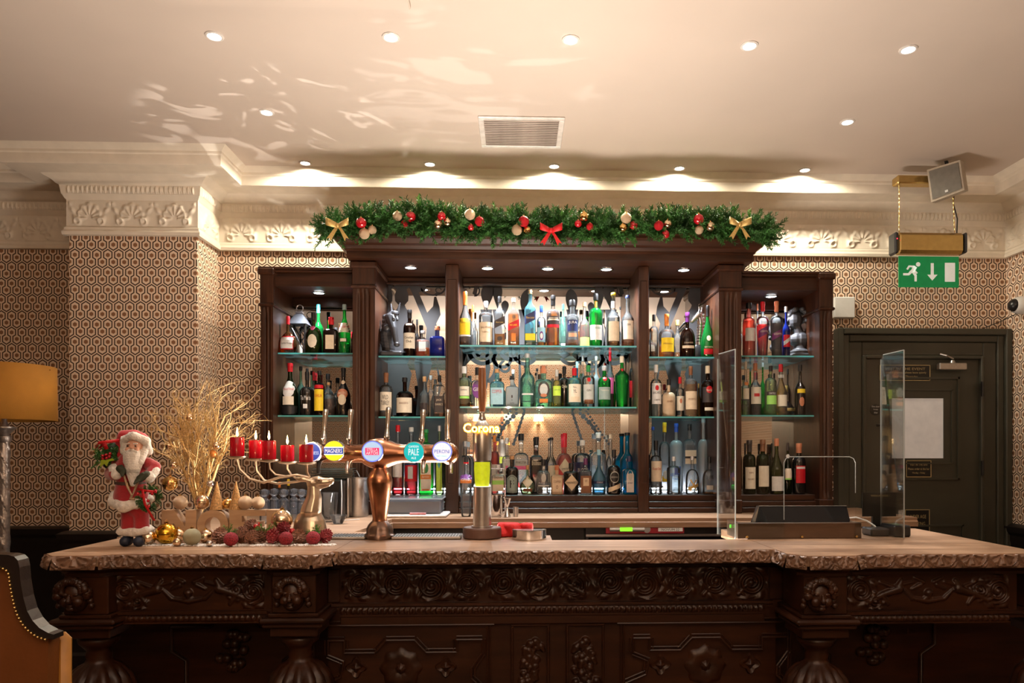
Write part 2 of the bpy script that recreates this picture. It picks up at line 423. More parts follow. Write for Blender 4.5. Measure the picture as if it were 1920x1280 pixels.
def run(x0, y0, x1, y1, step=.29):
    d = Vector((x1-x0, y1-y0, 0)); Lh = d.length; d.normalize(); n = Vector((d.y, -d.x, 0)); ang = math.atan2(d.y, d.x)
    k = max(1, int(round(Lh/step))); s = Lh/k
    for i in range(k):
        q = Vector((x0, y0, zb+.061))+d*s*i+n*.013
        o = link('palmette', pm_me, crn, q); o.rotation_euler = (0, 0, ang); o.scale = (s/.29, 1, 1)
    q = Vector((x0, y0, zb+.271))+n*.0365
    MB().relief(q, d, (0, 0, 1), n, Lh, .055, int(Lh/.005), 8, dent).build('egg_band', M_corn, crn, smooth=60, fixn=False, kind='stuff')
run(X(-40, WY), WY, pxl, WY); run(pxl, PY, pxr, PY); run(pxr, PY, pxr, WY, .34)
run(pxr+.03, WY, X(640, WY), WY); run(X(1425, WY), WY, XR-.03, WY); run(XR, WY, XR, 3.6)
# dado and chair rail
def dado(n, path):
    MB().sweep([(0, 0), (.035, 0), (.035, .12), (.022, .14), (.022, .80), (.030, .82), (.030, .86), (.050, .885), (.055, .925), (.03, .94), (0, .945)], path).build('trim_%d' % n, M_dado, smooth=30, fixn=False, **st)
dado(3, [(XL, RY), (XL, WY), (pxl, WY), (pxl, PY), (pxr, PY), (pxr, WY), (X(540, WY), WY)])
dado(4, [(X(1886, WY)-.001, WY), (XR, WY), (XR, RY)][1:] if False else [(XR, WY-.001), (XR, RY)])
dado(5, [(XR, RY), (XL, RY)])
# raised ceiling panel near the camera
a = PZ(292, 10, CZ-.03); b_ = PZ(768, 10, CZ-.03)
MB().box(a.x, b_.x, 1.6, a.y, CZ-.03, CZ-.0005, .006).build('trim_6', M_ceil, smooth=0, **st)
# ============================================================ door on the right
M_door = mat('dark_olive_door', (.050, .048, .034), .42, var=.08, scale=4, bump=.05)
def XW(px): return X(px, WY)
dx0, dx1, dzt = XW(1562), XW(1884), Z(614, WY)
fr = MB()
def frame_ring(mb, x0, x1, zt, wdt, y0, y1, z0=0):
    mb.box(x0, x0+wdt, y0, y1, z0, zt, .006); mb.box(x1-wdt, x1, y0, y1, z0, zt, .006); mb.box(x0+wdt, x1-wdt, y0, y1, zt-wdt, zt, .006)
frame_ring(fr, dx0, dx1, dzt, .045, WY-.085, WY-.0005)
frame_ring(fr, dx0+.045, dx1-.045, dzt-.045, .05, WY-.06, WY-.0005)
frame_ring(fr, dx0+.095, dx1-.095, dzt-.095, .10, WY-.045, WY-.0005)
frame_ring(fr, dx0+.195, dx1-.195, dzt-.195, .025, WY-.065, WY-.0005)
dr = fr.build('door_1', M_door, smooth=0, **st)
lx0, lx1, lzt = dx0+.222, dx1-.222, dzt-.222
lf = MB()
wx0, wx1, wz0, wz1 = XW(1668), XW(1764), Z(859, WY), Z(745, WY)
yb, yf = WY-.0006, WY-.035
lf.box(lx0, wx0-.001, yf, yb, .005, lzt); lf.box(wx1+.001, lx1, yf, yb, .005, lzt)
lf.box(wx0-.001, wx1+.001, yf, yb, .005, wz0); lf.box(wx0-.001, wx1+.001, yf, yb, wz1, lzt)
leaf = lf.build('leaf', M_door, dr, smooth=0)
mo = MB()
for (a0, a1, c0, c1, wd, yy) in ((XW(1655), XW(1792), Z(900, WY), Z(705, WY), .014, .050), (XW(1662), XW(1780), Z(870, WY), Z(728, WY), .010, .046), (XW(1650), XW(1800), .15, Z(985, WY), .014, .048)):
    mo.box(a0, a1, WY-yy, yf, c1-wd, c1); mo.box(a0, a1, WY-yy, yf, c0, c0+wd); mo.box(a0, a0+wd, WY-yy, yf, c0, c1); mo.box(a1-wd, a1, WY-yy, yf, c0, c1)
mo.build('moulding', M_door, dr, smooth=0)
M_frost = mat('lit_frosted_pane', (.62, .60, .58), .5, emit=.16, ecol=(.85, .80, .74), var=.12, scale=9)
MB().box(wx0, wx1, WY-.03, WY-.002, wz0, wz1).build('pane', M_frost, dr, smooth=0, label='frosted glass pane lit from the room beyond')
for zz in (lzt-.22, 1.35, .55): MB().lathe([(.011, -.055), (.011, .055)], seg=8).build('hinge', M_dk, dr, loc=(lx1+.005, WY-.07, zz))
h = MB(); h.lathe([(.022, 0), (.022, .012)], seg=14, M=Matrix.Translation((XW(1652), WY-.036, Z(797, WY))) @ Matrix.Rotation(R(90), 4, 'X'))
h.tube([(XW(1652), WY-.045, Z(797, WY)), (XW(1652), WY-.075, Z(797, WY)), (XW(1634), WY-.08, Z(797, WY))], .009, 8); h.build('handle', M_dk, dr)
# door closer
cl = MB(); cl.box(XW(1745), XW(1796), WY-.115, WY-.07, Z(693, WY), Z(680, WY), .006); cl.lathe([(.02, 0), (.02, .045), (.012, .06)], (XW(1772), WY-.09, Z(690, WY)), 12)
cl.tube([(XW(1772), WY-.10, Z(672, WY)), (XW(1755), WY-.13, Z(667, WY)), (XW(1748), WY-.10, Z(663, WY))], .006, 6)
dc = cl.build('door_closer', M_steel, dr)
M_plate = mat('black_sign', (.008, .008, .007), .35); M_goldp = mat('gold_print', (.50, .40, .20), .4, .3)
def plate(px0, px1, py0, py1, lines, lab, hs):
    x0, x1, z1, z0 = XW(px0), XW(px1), Z(py0, WY), Z(py1, WY)
    b = MB().box(x0, x1, WY-.042, WY-.0355, z0, z1)
    p = b.build('sign_plate', M_plate, dr, smooth=0, label=lab)
    e = .005; bb = MB()
    for q in ((x0, x1, z1-e, z1), (x0, x1, z0, z0+e), (x0, x0+e, z0, z1), (x1-e, x1, z0, z1)): bb.box(q[0], q[1], WY-.0435, WY-.0418, q[2], q[3])
    bb.build('border', M_goldp, p, smooth=0)
    n = len(lines)
    for i, (s, wf) in enumerate(lines):
        zc = z1-(z1-z0)*(i+1)/(n+1); text('lettering', s, ((x0+x1)/2, WY-.0436, zc), (x1-x0)*wf, hs, M_goldp, p)
plate(1644, 1738, 682, 712, [('VISIT IN THE EVENT', .8), ('Licensed premises please leave quietly', .84), ('Sunday – Thursday', .5)], 'wide black sign plate with gold border above the pane', .018)
plate(1693, 1740, 863, 895, [('VISIT IN THE BAR', .7), ('Please order at the bar', .84), ('Monday – Friday', .5)], 'small black sign plate with gold border below the pane', .016)
plate(1691, 1737, 956, 1010, [('UNDER AGE', .7), ('DRINKING', .62), ('It is an offence', .6)], 'black under age drinking sign plate low on the door', .026)
rd = MB().lathe([(.042, 0), (.042, .004)], seg=24, M=Matrix.Translation((XW(1637), WY-.0355, Z(767, WY))) @ Matrix.Rotation(R(90), 4, 'X')).build('round_sign', M_plate, dr, label='round black door sign with white lettering')
for i, s in enumerate(('Fire door', 'keep', 'shut')): text('lettering', s, (XW(1637), WY-.0402, Z(761, WY)-i*.022), (.058, .034, .026)[i], .013, M_wh, rd)
# ============================================================ back bar cabinet
YF, YM, CTZ = 4.75, 5.165, 1.06
def XC(px): return X(px, YF)
def ZC(py): return Z(py, YF)
cab = thing('back_bar_cabinet', 'tall dark wood back bar cabinet with mirrored bays, fluted pilasters and heavy crown', 'cabinet', (0, 0, 0))
ZS = 2.71; WZ = 2.555
def pilaster(x0, x1, z0, z1, yf, capz, nfl=3, name='pilaster'):
    b = MB(); w = x1-x0
    # fluted shaft: relief front on a box
    def fl(x, z):
        u = x/w; h = np.zeros_like(x)
        k = nfl+ .0
        m = (u > .22) & (u < .78)
        h = np.where(m, -.010*np.abs(np.sin((u-.22)/.56*PI*nfl))**.6, 0)
        zz = sstep((z-.10)/.02)*sstep(((capz-z0)-.16-z)/.02)
        return h*zz
    b.box(x0, x1, yf+.0125, WY-.03, z0, z1)
    b.box(x0, x0+.001, yf, yf+.0125, z0, capz); b.box(x1-.001, x1, yf, yf+.0125, z0, capz)
    b.relief((x0, yf, z0), (1, 0, 0), (0, 0, 1), (0, -1, 0), w, capz-z0, 36, 60, fl)
    b.box(x0-.006, x1+.006, yf-.012, WY-.03, z0, z0+.09, .006)
    b.box(x0-.004, x1+.004, yf-.010, WY-.03, capz-.14, z1-.03, .006)
    b.box(x0-.012, x1+.012, yf-.020, WY-.03, capz-.145, capz-.125, .006)
    b.box(x0-.016, x1+.016, yf-.028, WY-.03, z1-.045, z1, .010)
    b.build(name, M_cab, cab, smooth=25)
xo = [XC(492), XC(515), X(661, 4.70), X(703, 4.70), XC(835), XC(860), XC(1197), XC(1217), X(1348, 4.70), X(1390, 4.70), XC(1533), XC(1557)]
pilaster(xo[0], xo[1], CTZ, 2.665, YF-.03, 2.56, 2); pilaster(xo[10], xo[11], CTZ, 2.665, YF-.03, 2.56, 2)
pilaster(xo[2], xo[3], CTZ, ZS-.001, 4.70, 2.68, 3); pilaster(xo[8], xo[9], CTZ, ZS-.001, 4.70, 2.68, 3)
for a, c in ((xo[4], xo[5]), (xo[6], xo[7])):
    MB().box(a, c, YF, WY-.03, CTZ, ZS-.001, .004).box(a+.014, c-.014, YF-.004, YF+.01, CTZ+.2, ZS-.1, .003).build('upright', M_cab, cab, smooth=0)
# wing heads: header, soffit, top moulding
for a, c, nm in ((xo[1], xo[2], 'l'), (xo[9], xo[10], 'r')):
    MB().box(a, c, YF, YF+.03, WZ, 2.64).build('header', M_cabh, cab, smooth=0)
    MB().box(a, c, YF+.03, WY-.03, WZ+.002, WZ+.03).build('soffit', M_cabh, cab, smooth=0)
    MB().box(a, c, YM-.055, YM-.02, WZ-.06, WZ+.001).build('back_rail', M_cabh, cab, smooth=0)
    x0, x1 = (xo[0]-.005, a*0+xo[2]) if nm == 'l' else (xo[9], xo[11]+.005)
    MB().box(x0-.0, x1, YF-.035, WY-.03, 2.642, 2.655, .003).box(x0-.008, x1+.008*0, YF-.05, WY-.03, 2.655, 2.672, .004).build('top_moulding', M_cabh, cab, smooth=0)
cx0, cx1 = X(650, 4.62), X(1412, 4.62)
MB().box(cx0, cx1, 4.62, WY-.03, ZS, ZS+.02).build('soffit', M_cabh, cab, smooth=0)
crown = [(0, ZS+.02), (0, ZS+.045), (.012, ZS+.05), (.012, ZS+.058), (.028, ZS+.075), (.05, ZS+.085), (.065, ZS+.11), (.085, ZS+.12), (.085, ZS+.14), (.095, ZS+.145), (.095, ZS+.16)]
MB().sweep(crown, [(cx1, WY-.03), (cx1, 4.62), (cx0, 4.62), (cx0, WY-.03)][::-1]).box(cx0-.09, cx1+.09, 4.53, WY-.03, ZS+.150, ZS+.158).build('crown', M_cabh, cab, smooth=20)
for a, c in ((xo[3], xo[4]), (xo[5], xo[6]), (xo[7], xo[8])):
    MB().box(a, c, YM-.06, YM-.02, ZS-.055, ZS-.001, .004).box(a, c, YM-.075, YM-.06, ZS-.055, ZS-.04, .003).build('back_rail', M_cabh, cab, smooth=0)
# plinth steps under every bay
for i, (a, c) in enumerate(((xo[1], xo[2]), (xo[3], xo[4]), (xo[5], xo[6]), (xo[7], xo[8]), (xo[9], xo[10]))):
    zt = 1.177
    MB().box(a, c, YF+.005, YM-.02, CTZ, CTZ+.034, .004).box(a, c, YF+.02, YM-.02, CTZ+.036, CTZ+.075, .004).box(a, c, YF+.04, YM-.02, CTZ+.077, zt, .003).build('plinth', M_cabh, cab, smooth=0)
M_decal = mat('black_mirror_print', (.045, .043, .046), .55, var=.25, scale=5)
mirs = []
for i, (a, c) in enumerate(((xo[1], xo[2]), (xo[3], xo[4]), (xo[5], xo[6]), (xo[7], xo[8]), (xo[9], xo[10]))):
    zt = WZ if i in (0, 4) else ZS-.01
    mirs.append(MB().box(a+.001, c-.001, YM, YM+.008, 1.178, zt).build('mirror', M_mirror, cab, smooth=0))
MB().box(xo[0]+.01, xo[11]-.01, YM+.009, WY-.031, CTZ, WZ+.03).box(xo[2]+.02, xo[9]-.02, YM+.009, WY-.031, WZ, ZS).build('back_board', M_cab, cab, smooth=0)
# printed chandelier silhouette on the mirrors
YD = YM-.0012
def dq(px, py): q = P(px, py, YD); return (q.x, q.z)
def motif(polys=(), strokes=(), beads=(), mir=2):
    b = MB()
    for pl in polys: b.prism([dq(*q) for q in pl], YD-.0006, YD+.0008)
    for pts, wd in strokes:
        p3 = [Vector((*dq(*q), 0)) for q in pts]; n = len(p3); up = []; dn = []
        for i, q in enumerate(p3):
            d = (p3[min(i+1, n-1)]-p3[max(i-1, 0)]).normalized(); nn = Vector((-d.y, d.x, 0))*wd/259/2*(1 if 0 < i < n-1 else .5)
            up.append(q+nn); dn.append(q-nn)
        for i in range(n-1):
            b.prism([tuple(q[:2]) for q in (up[i], up[i+1], dn[i+1], dn[i])], YD-.0006, YD+.0008)
    for (px, py, r) in beads:
        c = dq(px, py); rr = r/259; b.prism([(c[0]+rr*math.cos(t*PI/5), c[1]+rr*math.sin(t*PI/5)) for t in range(10)], YD-.0008, YD+.0006)
    b.build('chandelier_print', M_decal, mirs[mir], smooth=0)
def flame(x, y0, y1, w, lean=0):
    L_ = []; 
    for i in range(17):
        t = i/16; wd = w*math.sin(PI*min(1, t*1.0)**.62)**1.1 if 0 < t < 1 else 0
        L_.append((t, wd))
    pl = [(x+lean*(1-t)**2*-1+wd, y0+(y1-y0)*t) for t, wd in L_[:-1]]+[(x+wd*-1+lean*(1-t)**2*-1, y0+(y1-y0)*t) for t, wd in L_[::-1][:-1]]
    return pl
def arc(cx, cy, r, a0, a1, n=12, ry=None, grow=0):
    return [(cx+(r+grow*i/n)*math.cos(R(a0+(a1-a0)*i/n)), cy-((ry or r)+grow*i/n)*math.sin(R(a0+(a1-a0)*i/n))) for i in range(n+1)]
pol = [flame(912, 531, 582, 12, -4), flame(933, 531, 580, 9), flame(984, 541, 600, 11, -6), flame(1073, 541, 600, 11, 3), flame(1123, 532, 588, 9), flame(1145, 531, 582, 11, 6), flame(947, 563, 590, 7), flame(1108, 566, 592, 6)]
for x, wd in ((912, 14), (933, 12), (984, 15), (1073, 14), (1123, 12), (1145, 14)): pol.append([(x-wd, 648), (x-wd*.55, 600), (x-wd*.8, 580), (x+wd*.8, 580), (x+wd*.55, 600), (x+wd, 648)])
stk = []; bd = []
for sg in (1, -1):
    fx = lambda x: 1028+sg*(x-1028)
    S = lambda pts: [(fx(a), b) for a, b in pts]
    stk += [(S(arc(905, 655, 26, 180, 350, 14)), 8), (S(arc(905, 655, 14, 170, 380, 12)), 5), (S(arc(960, 650, 24, 200, 340, 12)), 8), (S(arc(900, 690, 30, 40, -60, 12)), 9), (S(arc(942, 672, 16, 90, 400, 16)), 6),
            (S(arc(948, 688, 12, 100, 460, 14, grow=-7)), 5), (S(arc(985, 660, 22, 180, 330, 12)), 7), (S([(870, 640), (872, 660), (862, 690), (870, 700)]), 8), (S([(912, 640), (915, 690), (910, 730)]), 9),
            (S([(973, 660), (975, 700), (972, 765)]), 5), (S(arc(1000, 672, 24, 150, 30, 10)), 10)]
    pol.append(S([(975, 646), (1018, 646), (1010, 662), (998, 672), (985, 664)])[::sg])
    pol.append(S([(862, 646), (910, 646), (900, 668), (885, 672), (868, 690)])[::sg])
    for i in range(16): t = i/15; bd.append((fx(983-t*20), 772+t*60, 2.2+1.0*(i % 2)))
    for i in range(10): t = i/9; bd.append((fx(968-t*34-6*math.sin(t*3)), 775+t*48, 3.2+1.6*(i % 2)))
    for i in range(12): t = i/11; bd.append((fx(957-t*42), 770+t*62, 2.4))
    stk.append((S([(866, 534), (900, 537), (1028, 538)]), 2.5)); stk.append((S(arc(889, 545, 10, 160, -90, 10)), 3)); pol.append(S([(890, 536), (896, 540), (893, 556), (886, 550)])[::sg])
motif(pol, stk, bd, 2)
for sg, mi in ((1, 1), (-1, 3)):
    fx = lambda x: 1028+sg*(x-1028)
    S = lambda pts: [(fx(a), b) for a, b in pts]
    pol = []
    def bal(x, k, y0=532, y1=664):
        pr = [(0, .8), (.04, 1.15), (.08, .7), (.16, 1.0), (.24, .95), (.30, .45), (.34, .6), (.42, 1.15), (.55, 1.3), (.66, .9), (.72, .5), (.78, .8), (1, 1.3)]
        L_ = [(x-k*a, y0+(y1-y0)*t) for t, a in pr]; Rr = [(x+k*a, y0+(y1-y0)*t) for t, a in pr][::-1]; return S(L_+Rr)[::sg]
    pol += [bal(727, 9), bal(753, 13)]
    pol.append(S([(766, 534), (800, 534), (797, 545), (785, 548), (801, 586), (812, 574), (814, 556), (818, 556), (824, 575), (826, 590), (818, 606), (822, 625), (820, 664), (796, 664), (800, 615), (790, 590), (774, 552)])[::sg])
    pol += [S([(714, 684), (760, 676), (772, 700), (764, 740), (770, 778), (716, 778)])[::sg], S([(776, 676), (812, 676), (800, 720), (806, 778), (780, 778), (784, 730)])[::sg], S([(716, 790), (834, 786), (834, 850), (820, 905), (800, 922), (770, 922), (748, 870), (716, 850)])[::sg]]
    stk = [(S(arc(812, 540, 22, 180, 360, 12, ry=13)), 3), (S(arc(822, 544, 5, 0, 300, 10)), 2), (S([(820, 690), (826, 720), (818, 760)]), 5)]
    motif(pol, stk, [(fx(818), 552, 3)], mi)
# glass shelves
def shelf(i, a, c, ztop, lab, yf=4.80):
    t = .010
    s = MB().box(a+.004, c-.004, yf+.004, YM-.005, ztop-t, ztop).build('glass_shelf', M_shelf, smooth=0, label=lab, cat='shelf', group='glass shelves of the back bar')
    MB().box(a+.004, c-.004, yf, yf+.004, ztop-t, ztop).build('front_edge', M_shedge, s, smooth=0)
ZR = {'C1': Z(647, 4.8), 'C2': Z(762, 4.8), 'L1': Z(663, 4.8), 'L2': Z(779, 4.8), 'R1': Z(664, 4.8), 'R2': Z(777, 4.8), 'LB1': Z(668, 4.8), 'LB2': Z(781, 4.8), 'RB1': Z(667, 4.8), 'RB2': Z(780, 4.8)}
bay = {'L': (xo[1], xo[2]), 'LB': (xo[3], xo[4]), 'C': (xo[5], xo[6]), 'RB': (xo[7], xo[8]), 'R': (xo[9], xo[10])}
bn = {'L': 'far left bay', 'LB': 'narrow bay left of centre', 'C': 'wide centre bay', 'RB': 'narrow bay right of centre', 'R': 'far right bay'}
for k, z in ZR.items():
    q = k[:-1]; shelf(0, *bay[q], z, '%s teal-edged glass shelf, %s of back bar' % ('upper' if k[-1] == '1' else 'lower', bn[q]))
for k in ('L3', 'LB3', 'C3', 'RB3', 'R3'): ZR[k] = 1.177
# cabinet lamps
def downlight(name, r, lensm, ringm, power, spot, col, blend=.6, glow=.02):
    t = MB().lathe([(r*.86, -.001), (r*.9, -.006), (r*1.05, -.007), (r*1.22, -.004), (r*1.24, 0)], seg=24, cap=False).build(name, ringm)
    MB().lathe([(r*.01, -.003), (r*.88, -.003)], seg=20, cap=False).build('lens', lensm, t)
    if power:
        l = bpy.data.lights.new('spot', 'SPOT'); l.energy = power; l.spot_size = R(spot); l.spot_blend = blend; l.color = col; l.shadow_soft_size = glow
        o = bpy.data.objects.new('spot', l); COL.objects.link(o); o.parent = t; o.location = (0, 0, -.012)
    return t
cl0 = downlight('cabinet_downlight', .040, M_lensc, M_chr, 105, 130, (.90, .94, 1), .8)
cn = ['above the bay left of centre', 'at left of the wide centre bay', 'in the middle of the wide centre bay', 'at right of the wide centre bay', 'above the bay right of centre']
items = [(px, 500+ (px-770)*.004, ZS, 'round chrome downlight in the cabinet soffit '+cn[i]) for i, px in enumerate((770, 914, 1027, 1137, 1282))]
items += [(598, 546, WZ, 'round chrome downlight in the soffit of the far left bay'), (1446, 552, WZ, 'round chrome downlight in the soffit of the far right bay')]
for i, (px, py, z, lab) in enumerate(items):
    q = PZ(px, py, z); q.z = z-.0005; q.y = 4.84 if z == ZS else 4.93
    q.x = X(px, q.y)
    if i == 0: cl0.location = q; tag(cl0, lab, 'light', 'downlights in the back bar cabinet')
    else:
        o = dup(cl0, q, label=lab)
        if i > 4:
            for c in o.children:
                if c.type == 'LIGHT': c.data = c.data.copy(); c.data.energy = 48
# slim light strips standing behind the bottom row
for a, c in ((xo[3], xo[4]), (xo[5], xo[6]), (xo[7], xo[8])):
    MB().box(a+.02, c-.02, 5.138, 5.150, 1.1775, 1.186).build('light_strip', emis('strip_light', (.85, .93, 1), 5), cab, smooth=0)
    o = area('strip_lamp', ((a+c)/2, 5.13, 1.20), (R(145), 0, 0), c-a-.06, .015, 9*(c-a), (.85, .92, 1))
# ceiling downlights
M_lensw = emis('warm_lamp_lens', (1, .97, .93), 16)
d0 = downlight('ceiling_downlight', .034, M_lensw, M_whring, 130, 150, (1, .86, .68), .7)
rows = [((402, 67), (733, 69), (1070, 74), (1405, 85), (1703, 92)), ((500, 210), (1589, 228)), ((573, 306), (806, 307), (1039, 311), (1272, 318), (1503, 324))]
od = ['first from the left', 'second from the left', 'in the middle', 'second from the right', 'first from the right']
k = 0
for ri, rw in enumerate(rows):
    for i, (px, py) in enumerate(rw):
        q = PZ(px, py, CZ); q.z = CZ-.0005; q.y = min(q.y, 4.83)
        lab = ('small round ceiling downlight, front row nearest the camera, ' if ri == 0 else 'small round ceiling downlight in the sparse middle row, ' if ri == 1 else 'small round ceiling downlight over the cornice above the cabinet, ')+(od[i] if ri != 1 else ('on the left' if i == 0 else 'on the right'))
        if k == 0: d0.location = q; tag(d0, lab, 'light', 'ceiling downlights'); o = d0
        else: o = dup(d0, q, label=lab)
        if ri == 2:
            for c in o.children:
                if c.type == 'LIGHT': c.data = c.data.copy(); c.data.spot_size = R(172); c.data.spot_blend = .3; c.data.energy = 52; c.data.color = (1, .90, .70)
        if ri != 2:   # cooler, weaker lamps over the front
            for c in o.children:
                if c.type == 'LIGHT':
                    c.data = c.data.copy(); c.data.energy = 95; c.data.color = (1, .90, .80); c.data.spot_size = R(64)
        k += 1
# ceiling vent
v0 = PZ(896, 216, CZ); v1 = PZ(1060, 216, CZ); vy1 = PZ(970, 275, CZ).y; vx0, vx1, vy0 = v0.x, v1.x, v0.y
vt = MB(); wd = .032
for q in ((vx0, vx1, vy0, vy0+wd), (vx0, vx1, vy1-wd, vy1), (vx0, vx0+wd, vy0+wd, vy1-wd), (vx1-wd, vx1, vy0+wd, vy1-wd)): vt.box(q[0], q[1], q[2], q[3], CZ-.012, CZ-.0005, .003)
vent = vt.build('ceiling_vent', M_whring, smooth=0, label='rectangular white air vent with dusty slats in the ceiling', cat='vent')
M_dust = mat('dusty_slat', (.40, .33, .28), .7, var=.25, scale=6); 
MB().box(vx0+wd, vx1-wd, vy0+wd, vy1-wd, CZ-.004, CZ-.0006).build('backing', mat('dark_duct', (.05, .04, .035), .8), vent, smooth=0)
sl = MB().box(0, vx1-vx0-2*wd, -.0045, .0045, -.001, .001).mesh('slat', M_dust, 0)
n = 15
for i in range(n):
    o = link('slat', sl, vent, (vx0+wd, vy0+wd+(vy1-vy0-2*wd)*(i+.5)/n, CZ-.010)); o.rotation_euler = (R(-28), 0, 0)
# ============================================================ back counter
bc = thing('back_counter', 'long brown wooden back counter under the mirrored cabinet', 'counter')
cy = 4.37
xa, xb = X(735, cy), X(1720, cy)
poly = [(-1.9, 3.47), (X(640, 3.47), 3.47), (xa, cy), (xb, cy), (xb, YF+.42), (xo[0]-.02, YF+.42), (-1.9, 4.6)]
MB().prism(poly, 1.02, CTZ-.0005, 'xy').build('worktop', M_count, bc, smooth=0)
MB().sweep([(0, 1.0), (.008, 1.004), (.008, 1.035), (0, 1.04)], [poly[1], poly[2], poly[3]]).build('edge_strip', M_count, bc, smooth=0, fixn=False)
MB().box(xa-.2, xb, cy+.12, YF+.4, .0, 1.019).box(-1.9, X(640, 3.47)-.12, 3.5, 4.6, 0, 1.019).build('carcass', M_dk, bc, smooth=0)
# undercounter bottle cooler
fx0, fx1 = X(1098, cy), X(1380, cy)
fr_ = thing('bottle_cooler', 'black undercounter bottle cooler with glass front below the back counter', 'fridge')
MB().box(fx0, fx1, cy+.03, cy+.115, .05, Z(983, cy), .004).build('body', M_blk, fr_, smooth=0)
MB().box(fx0+.005, fx1-.005, cy+.02, cy+.03, Z(1007, cy), Z(1003, cy)).build('door_edge', M_steel, fr_, smooth=0)
MB().box(fx0+.02, fx1-.02, cy+.022, cy+.029, .1, Z(1009, cy)).build('glass_door', glass('dark_glass', (.1, .1, .1)), fr_, smooth=0)
M_sgr = mat('dark_red_strip', (.26, .01, .02), .4); M_lime = emis('lime_window', (.25, 1, .03), 1.1)
y_ = cy-.002
s0, s1, t1, t0 = X(1136, y_), X(1283, y_), Z(985, y_), Z(1001, y_)
sg_ = MB().box(s0, s1, y_, y_+.018, t0, t1, .002).build('label_strip', M_sgr, fr_, smooth=0, label='dark red gauge strip with lime window')
M_sil = mat('silver_print', (.45, .44, .42), .35, .6)
tt = MB().tube([(X(1143, y_), y_-.0005, Z(993, y_)), (X(1208, y_), y_-.0005, Z(993, y_))], .013, 10).lathe([(.022, -.003), (.022, .003)], seg=16, M=Matrix.Translation((X(1213, y_), y_, Z(993, y_))) @ Matrix.Rotation(R(90), 4, 'X')).build('gauge', M_sil, sg_)
tt.scale = (1, 1, 1)
MB().box(X(1162, y_), X(1185, y_), y_-.0165, y_-.0135, Z(996, y_), Z(989, y_)).build('window', M_lime, sg_, smooth=0)
MB().box(X(1234, y_), X(1280, y_), y_-.003, y_, Z(997, y_), Z(990, y_), .001).build('badge', M_wh, sg_, smooth=0)
text('lettering', 'NOVUM 22', (X(1257, y_), y_-.0036, Z(993.5, y_)), .11, .014, M_dk, sg_)
# ============================================================ the front bar
bar = thing('front_bar', 'long carved dark wood bar counter with two projecting ends on turned legs', 'bar')
BT = 1.10
YC, YL, YR2 = 2.645, 2.56, 2.47
lx0_, lx1_ = X(68, YL), X(612, YL); rx0_, rx1_ = X(1487, YR2), X(1975, YR2)
ybk = PZ(235, 1000, BT).y
top = MB()
ch = .055
LF = [(lx0_, YL+ch), (lx0_+ch, YL), (X(182, YL), YL), (X(200, YL), YL+.03), (X(478, YL), YL+.03), (X(496, YL), YL), (lx1_-ch, YL), (lx1_, YL+ch)]
RF = [(rx0_, YR2+ch), (rx0_+ch, YR2), (X(1606, YR2), YR2), (X(1624, YR2), YR2+.03), (rx1_, YR2+.03)]
Lp = LF+[(lx1_, 3.28), (lx0_, 3.28)]
Rp = RF+[(rx1_, 3.35), (rx0_, 3.35)]
top.prism([(a, b) for a, b in Lp], BT-.038, BT, 'xy')
MB().prism([(lx1_+.0005, YC), (rx0_-.0005, YC), (rx0_-.0005, 2.96), (X(1035, 2.96), 2.96), (X(1035, 2.96), 3.13), (lx1_+.0005, 3.13)], BT-.038, BT-.0008, 'xy').build('centre_top', M_bartop, bar, smooth=0)
top.build('left_top', M_bartop, bar, smooth=0)
MB().prism(Rp, BT-.038, BT, 'xy').build('right_top', M_bartop, bar, smooth=0)
def leafedge(x, z):
    Pp = .107; H = .046; u = (x/Pp) % 1-.5; v = 1-z/H       # v 0 at top
    r = np.hypot(u*2*.98, v*.95); th = np.arctan2(u*2, v+.05)
    fan = (.5+.5*np.cos(th*10))*sstep((.80-r)/.1)*sstep((r-.1)/.1)*.009
    rim = np.exp(-((r-.92)/.07)**2)*.011
    ce = np.abs(u) > .36
    chv = np.exp(-(((np.abs(np.abs(u)-.5)*2.6)-(v-.55))/.07)**2)*(v > .5)*.010*(np.abs(u) > .3)
    return np.maximum(np.maximum(fan, rim), chv)
def edge(pts):
    for (a, b) in zip(pts[:-1], pts[1:]):
        a, b = Vector((*a, 0)), Vector((*b, 0)); d = (b-a); Lh = d.length; d.normalize(); n = Vector((d.y, -d.x, 0))
        Wv = (Vector((0, 0, 1))*.046-n*.016); Wv.normalize(); Nv = d.cross(Wv)*1
        if Nv.dot(n) < 0: Nv = -Nv
        O = a+n*.016+Vector((0, 0, BT-.048))
        k = max(1, round(Lh/.107)); sc = k*.107/Lh
        MB().relief(O, d, Wv, Nv, Lh, .049, max(4, int(Lh/.004)), 12, lambda x, z: leafedge(x*sc, z)).build('carved_edge', M_edge, bar, smooth=60, fixn=False)
edge([(lx0_, 3.28)]+LF+[(lx1_, YC)])
edge([(lx1_+.02, YC), (rx0_-.02, YC)])
edge([(rx0_, YC)]+RF+[(rx1_, 3.3)])
MB().box(lx1_-.074, rx0_+.074, YC+.126, 2.94, .8345, BT-.0395).build('light_block', M_bar, bar, smooth=0)  # unseen solid boxes added to stop aisle light leaking through the hollow bar
MB().box(lx0_+.075, lx1_-.075, YL+.10, 3.2, .876, BT-.0395).build('light_block', M_bar, bar, smooth=0)
MB().box(rx0_+.075, rx1_-.075, YR2+.10, 3.2, .876, BT-.0395).build('light_block', M_bar, bar, smooth=0)
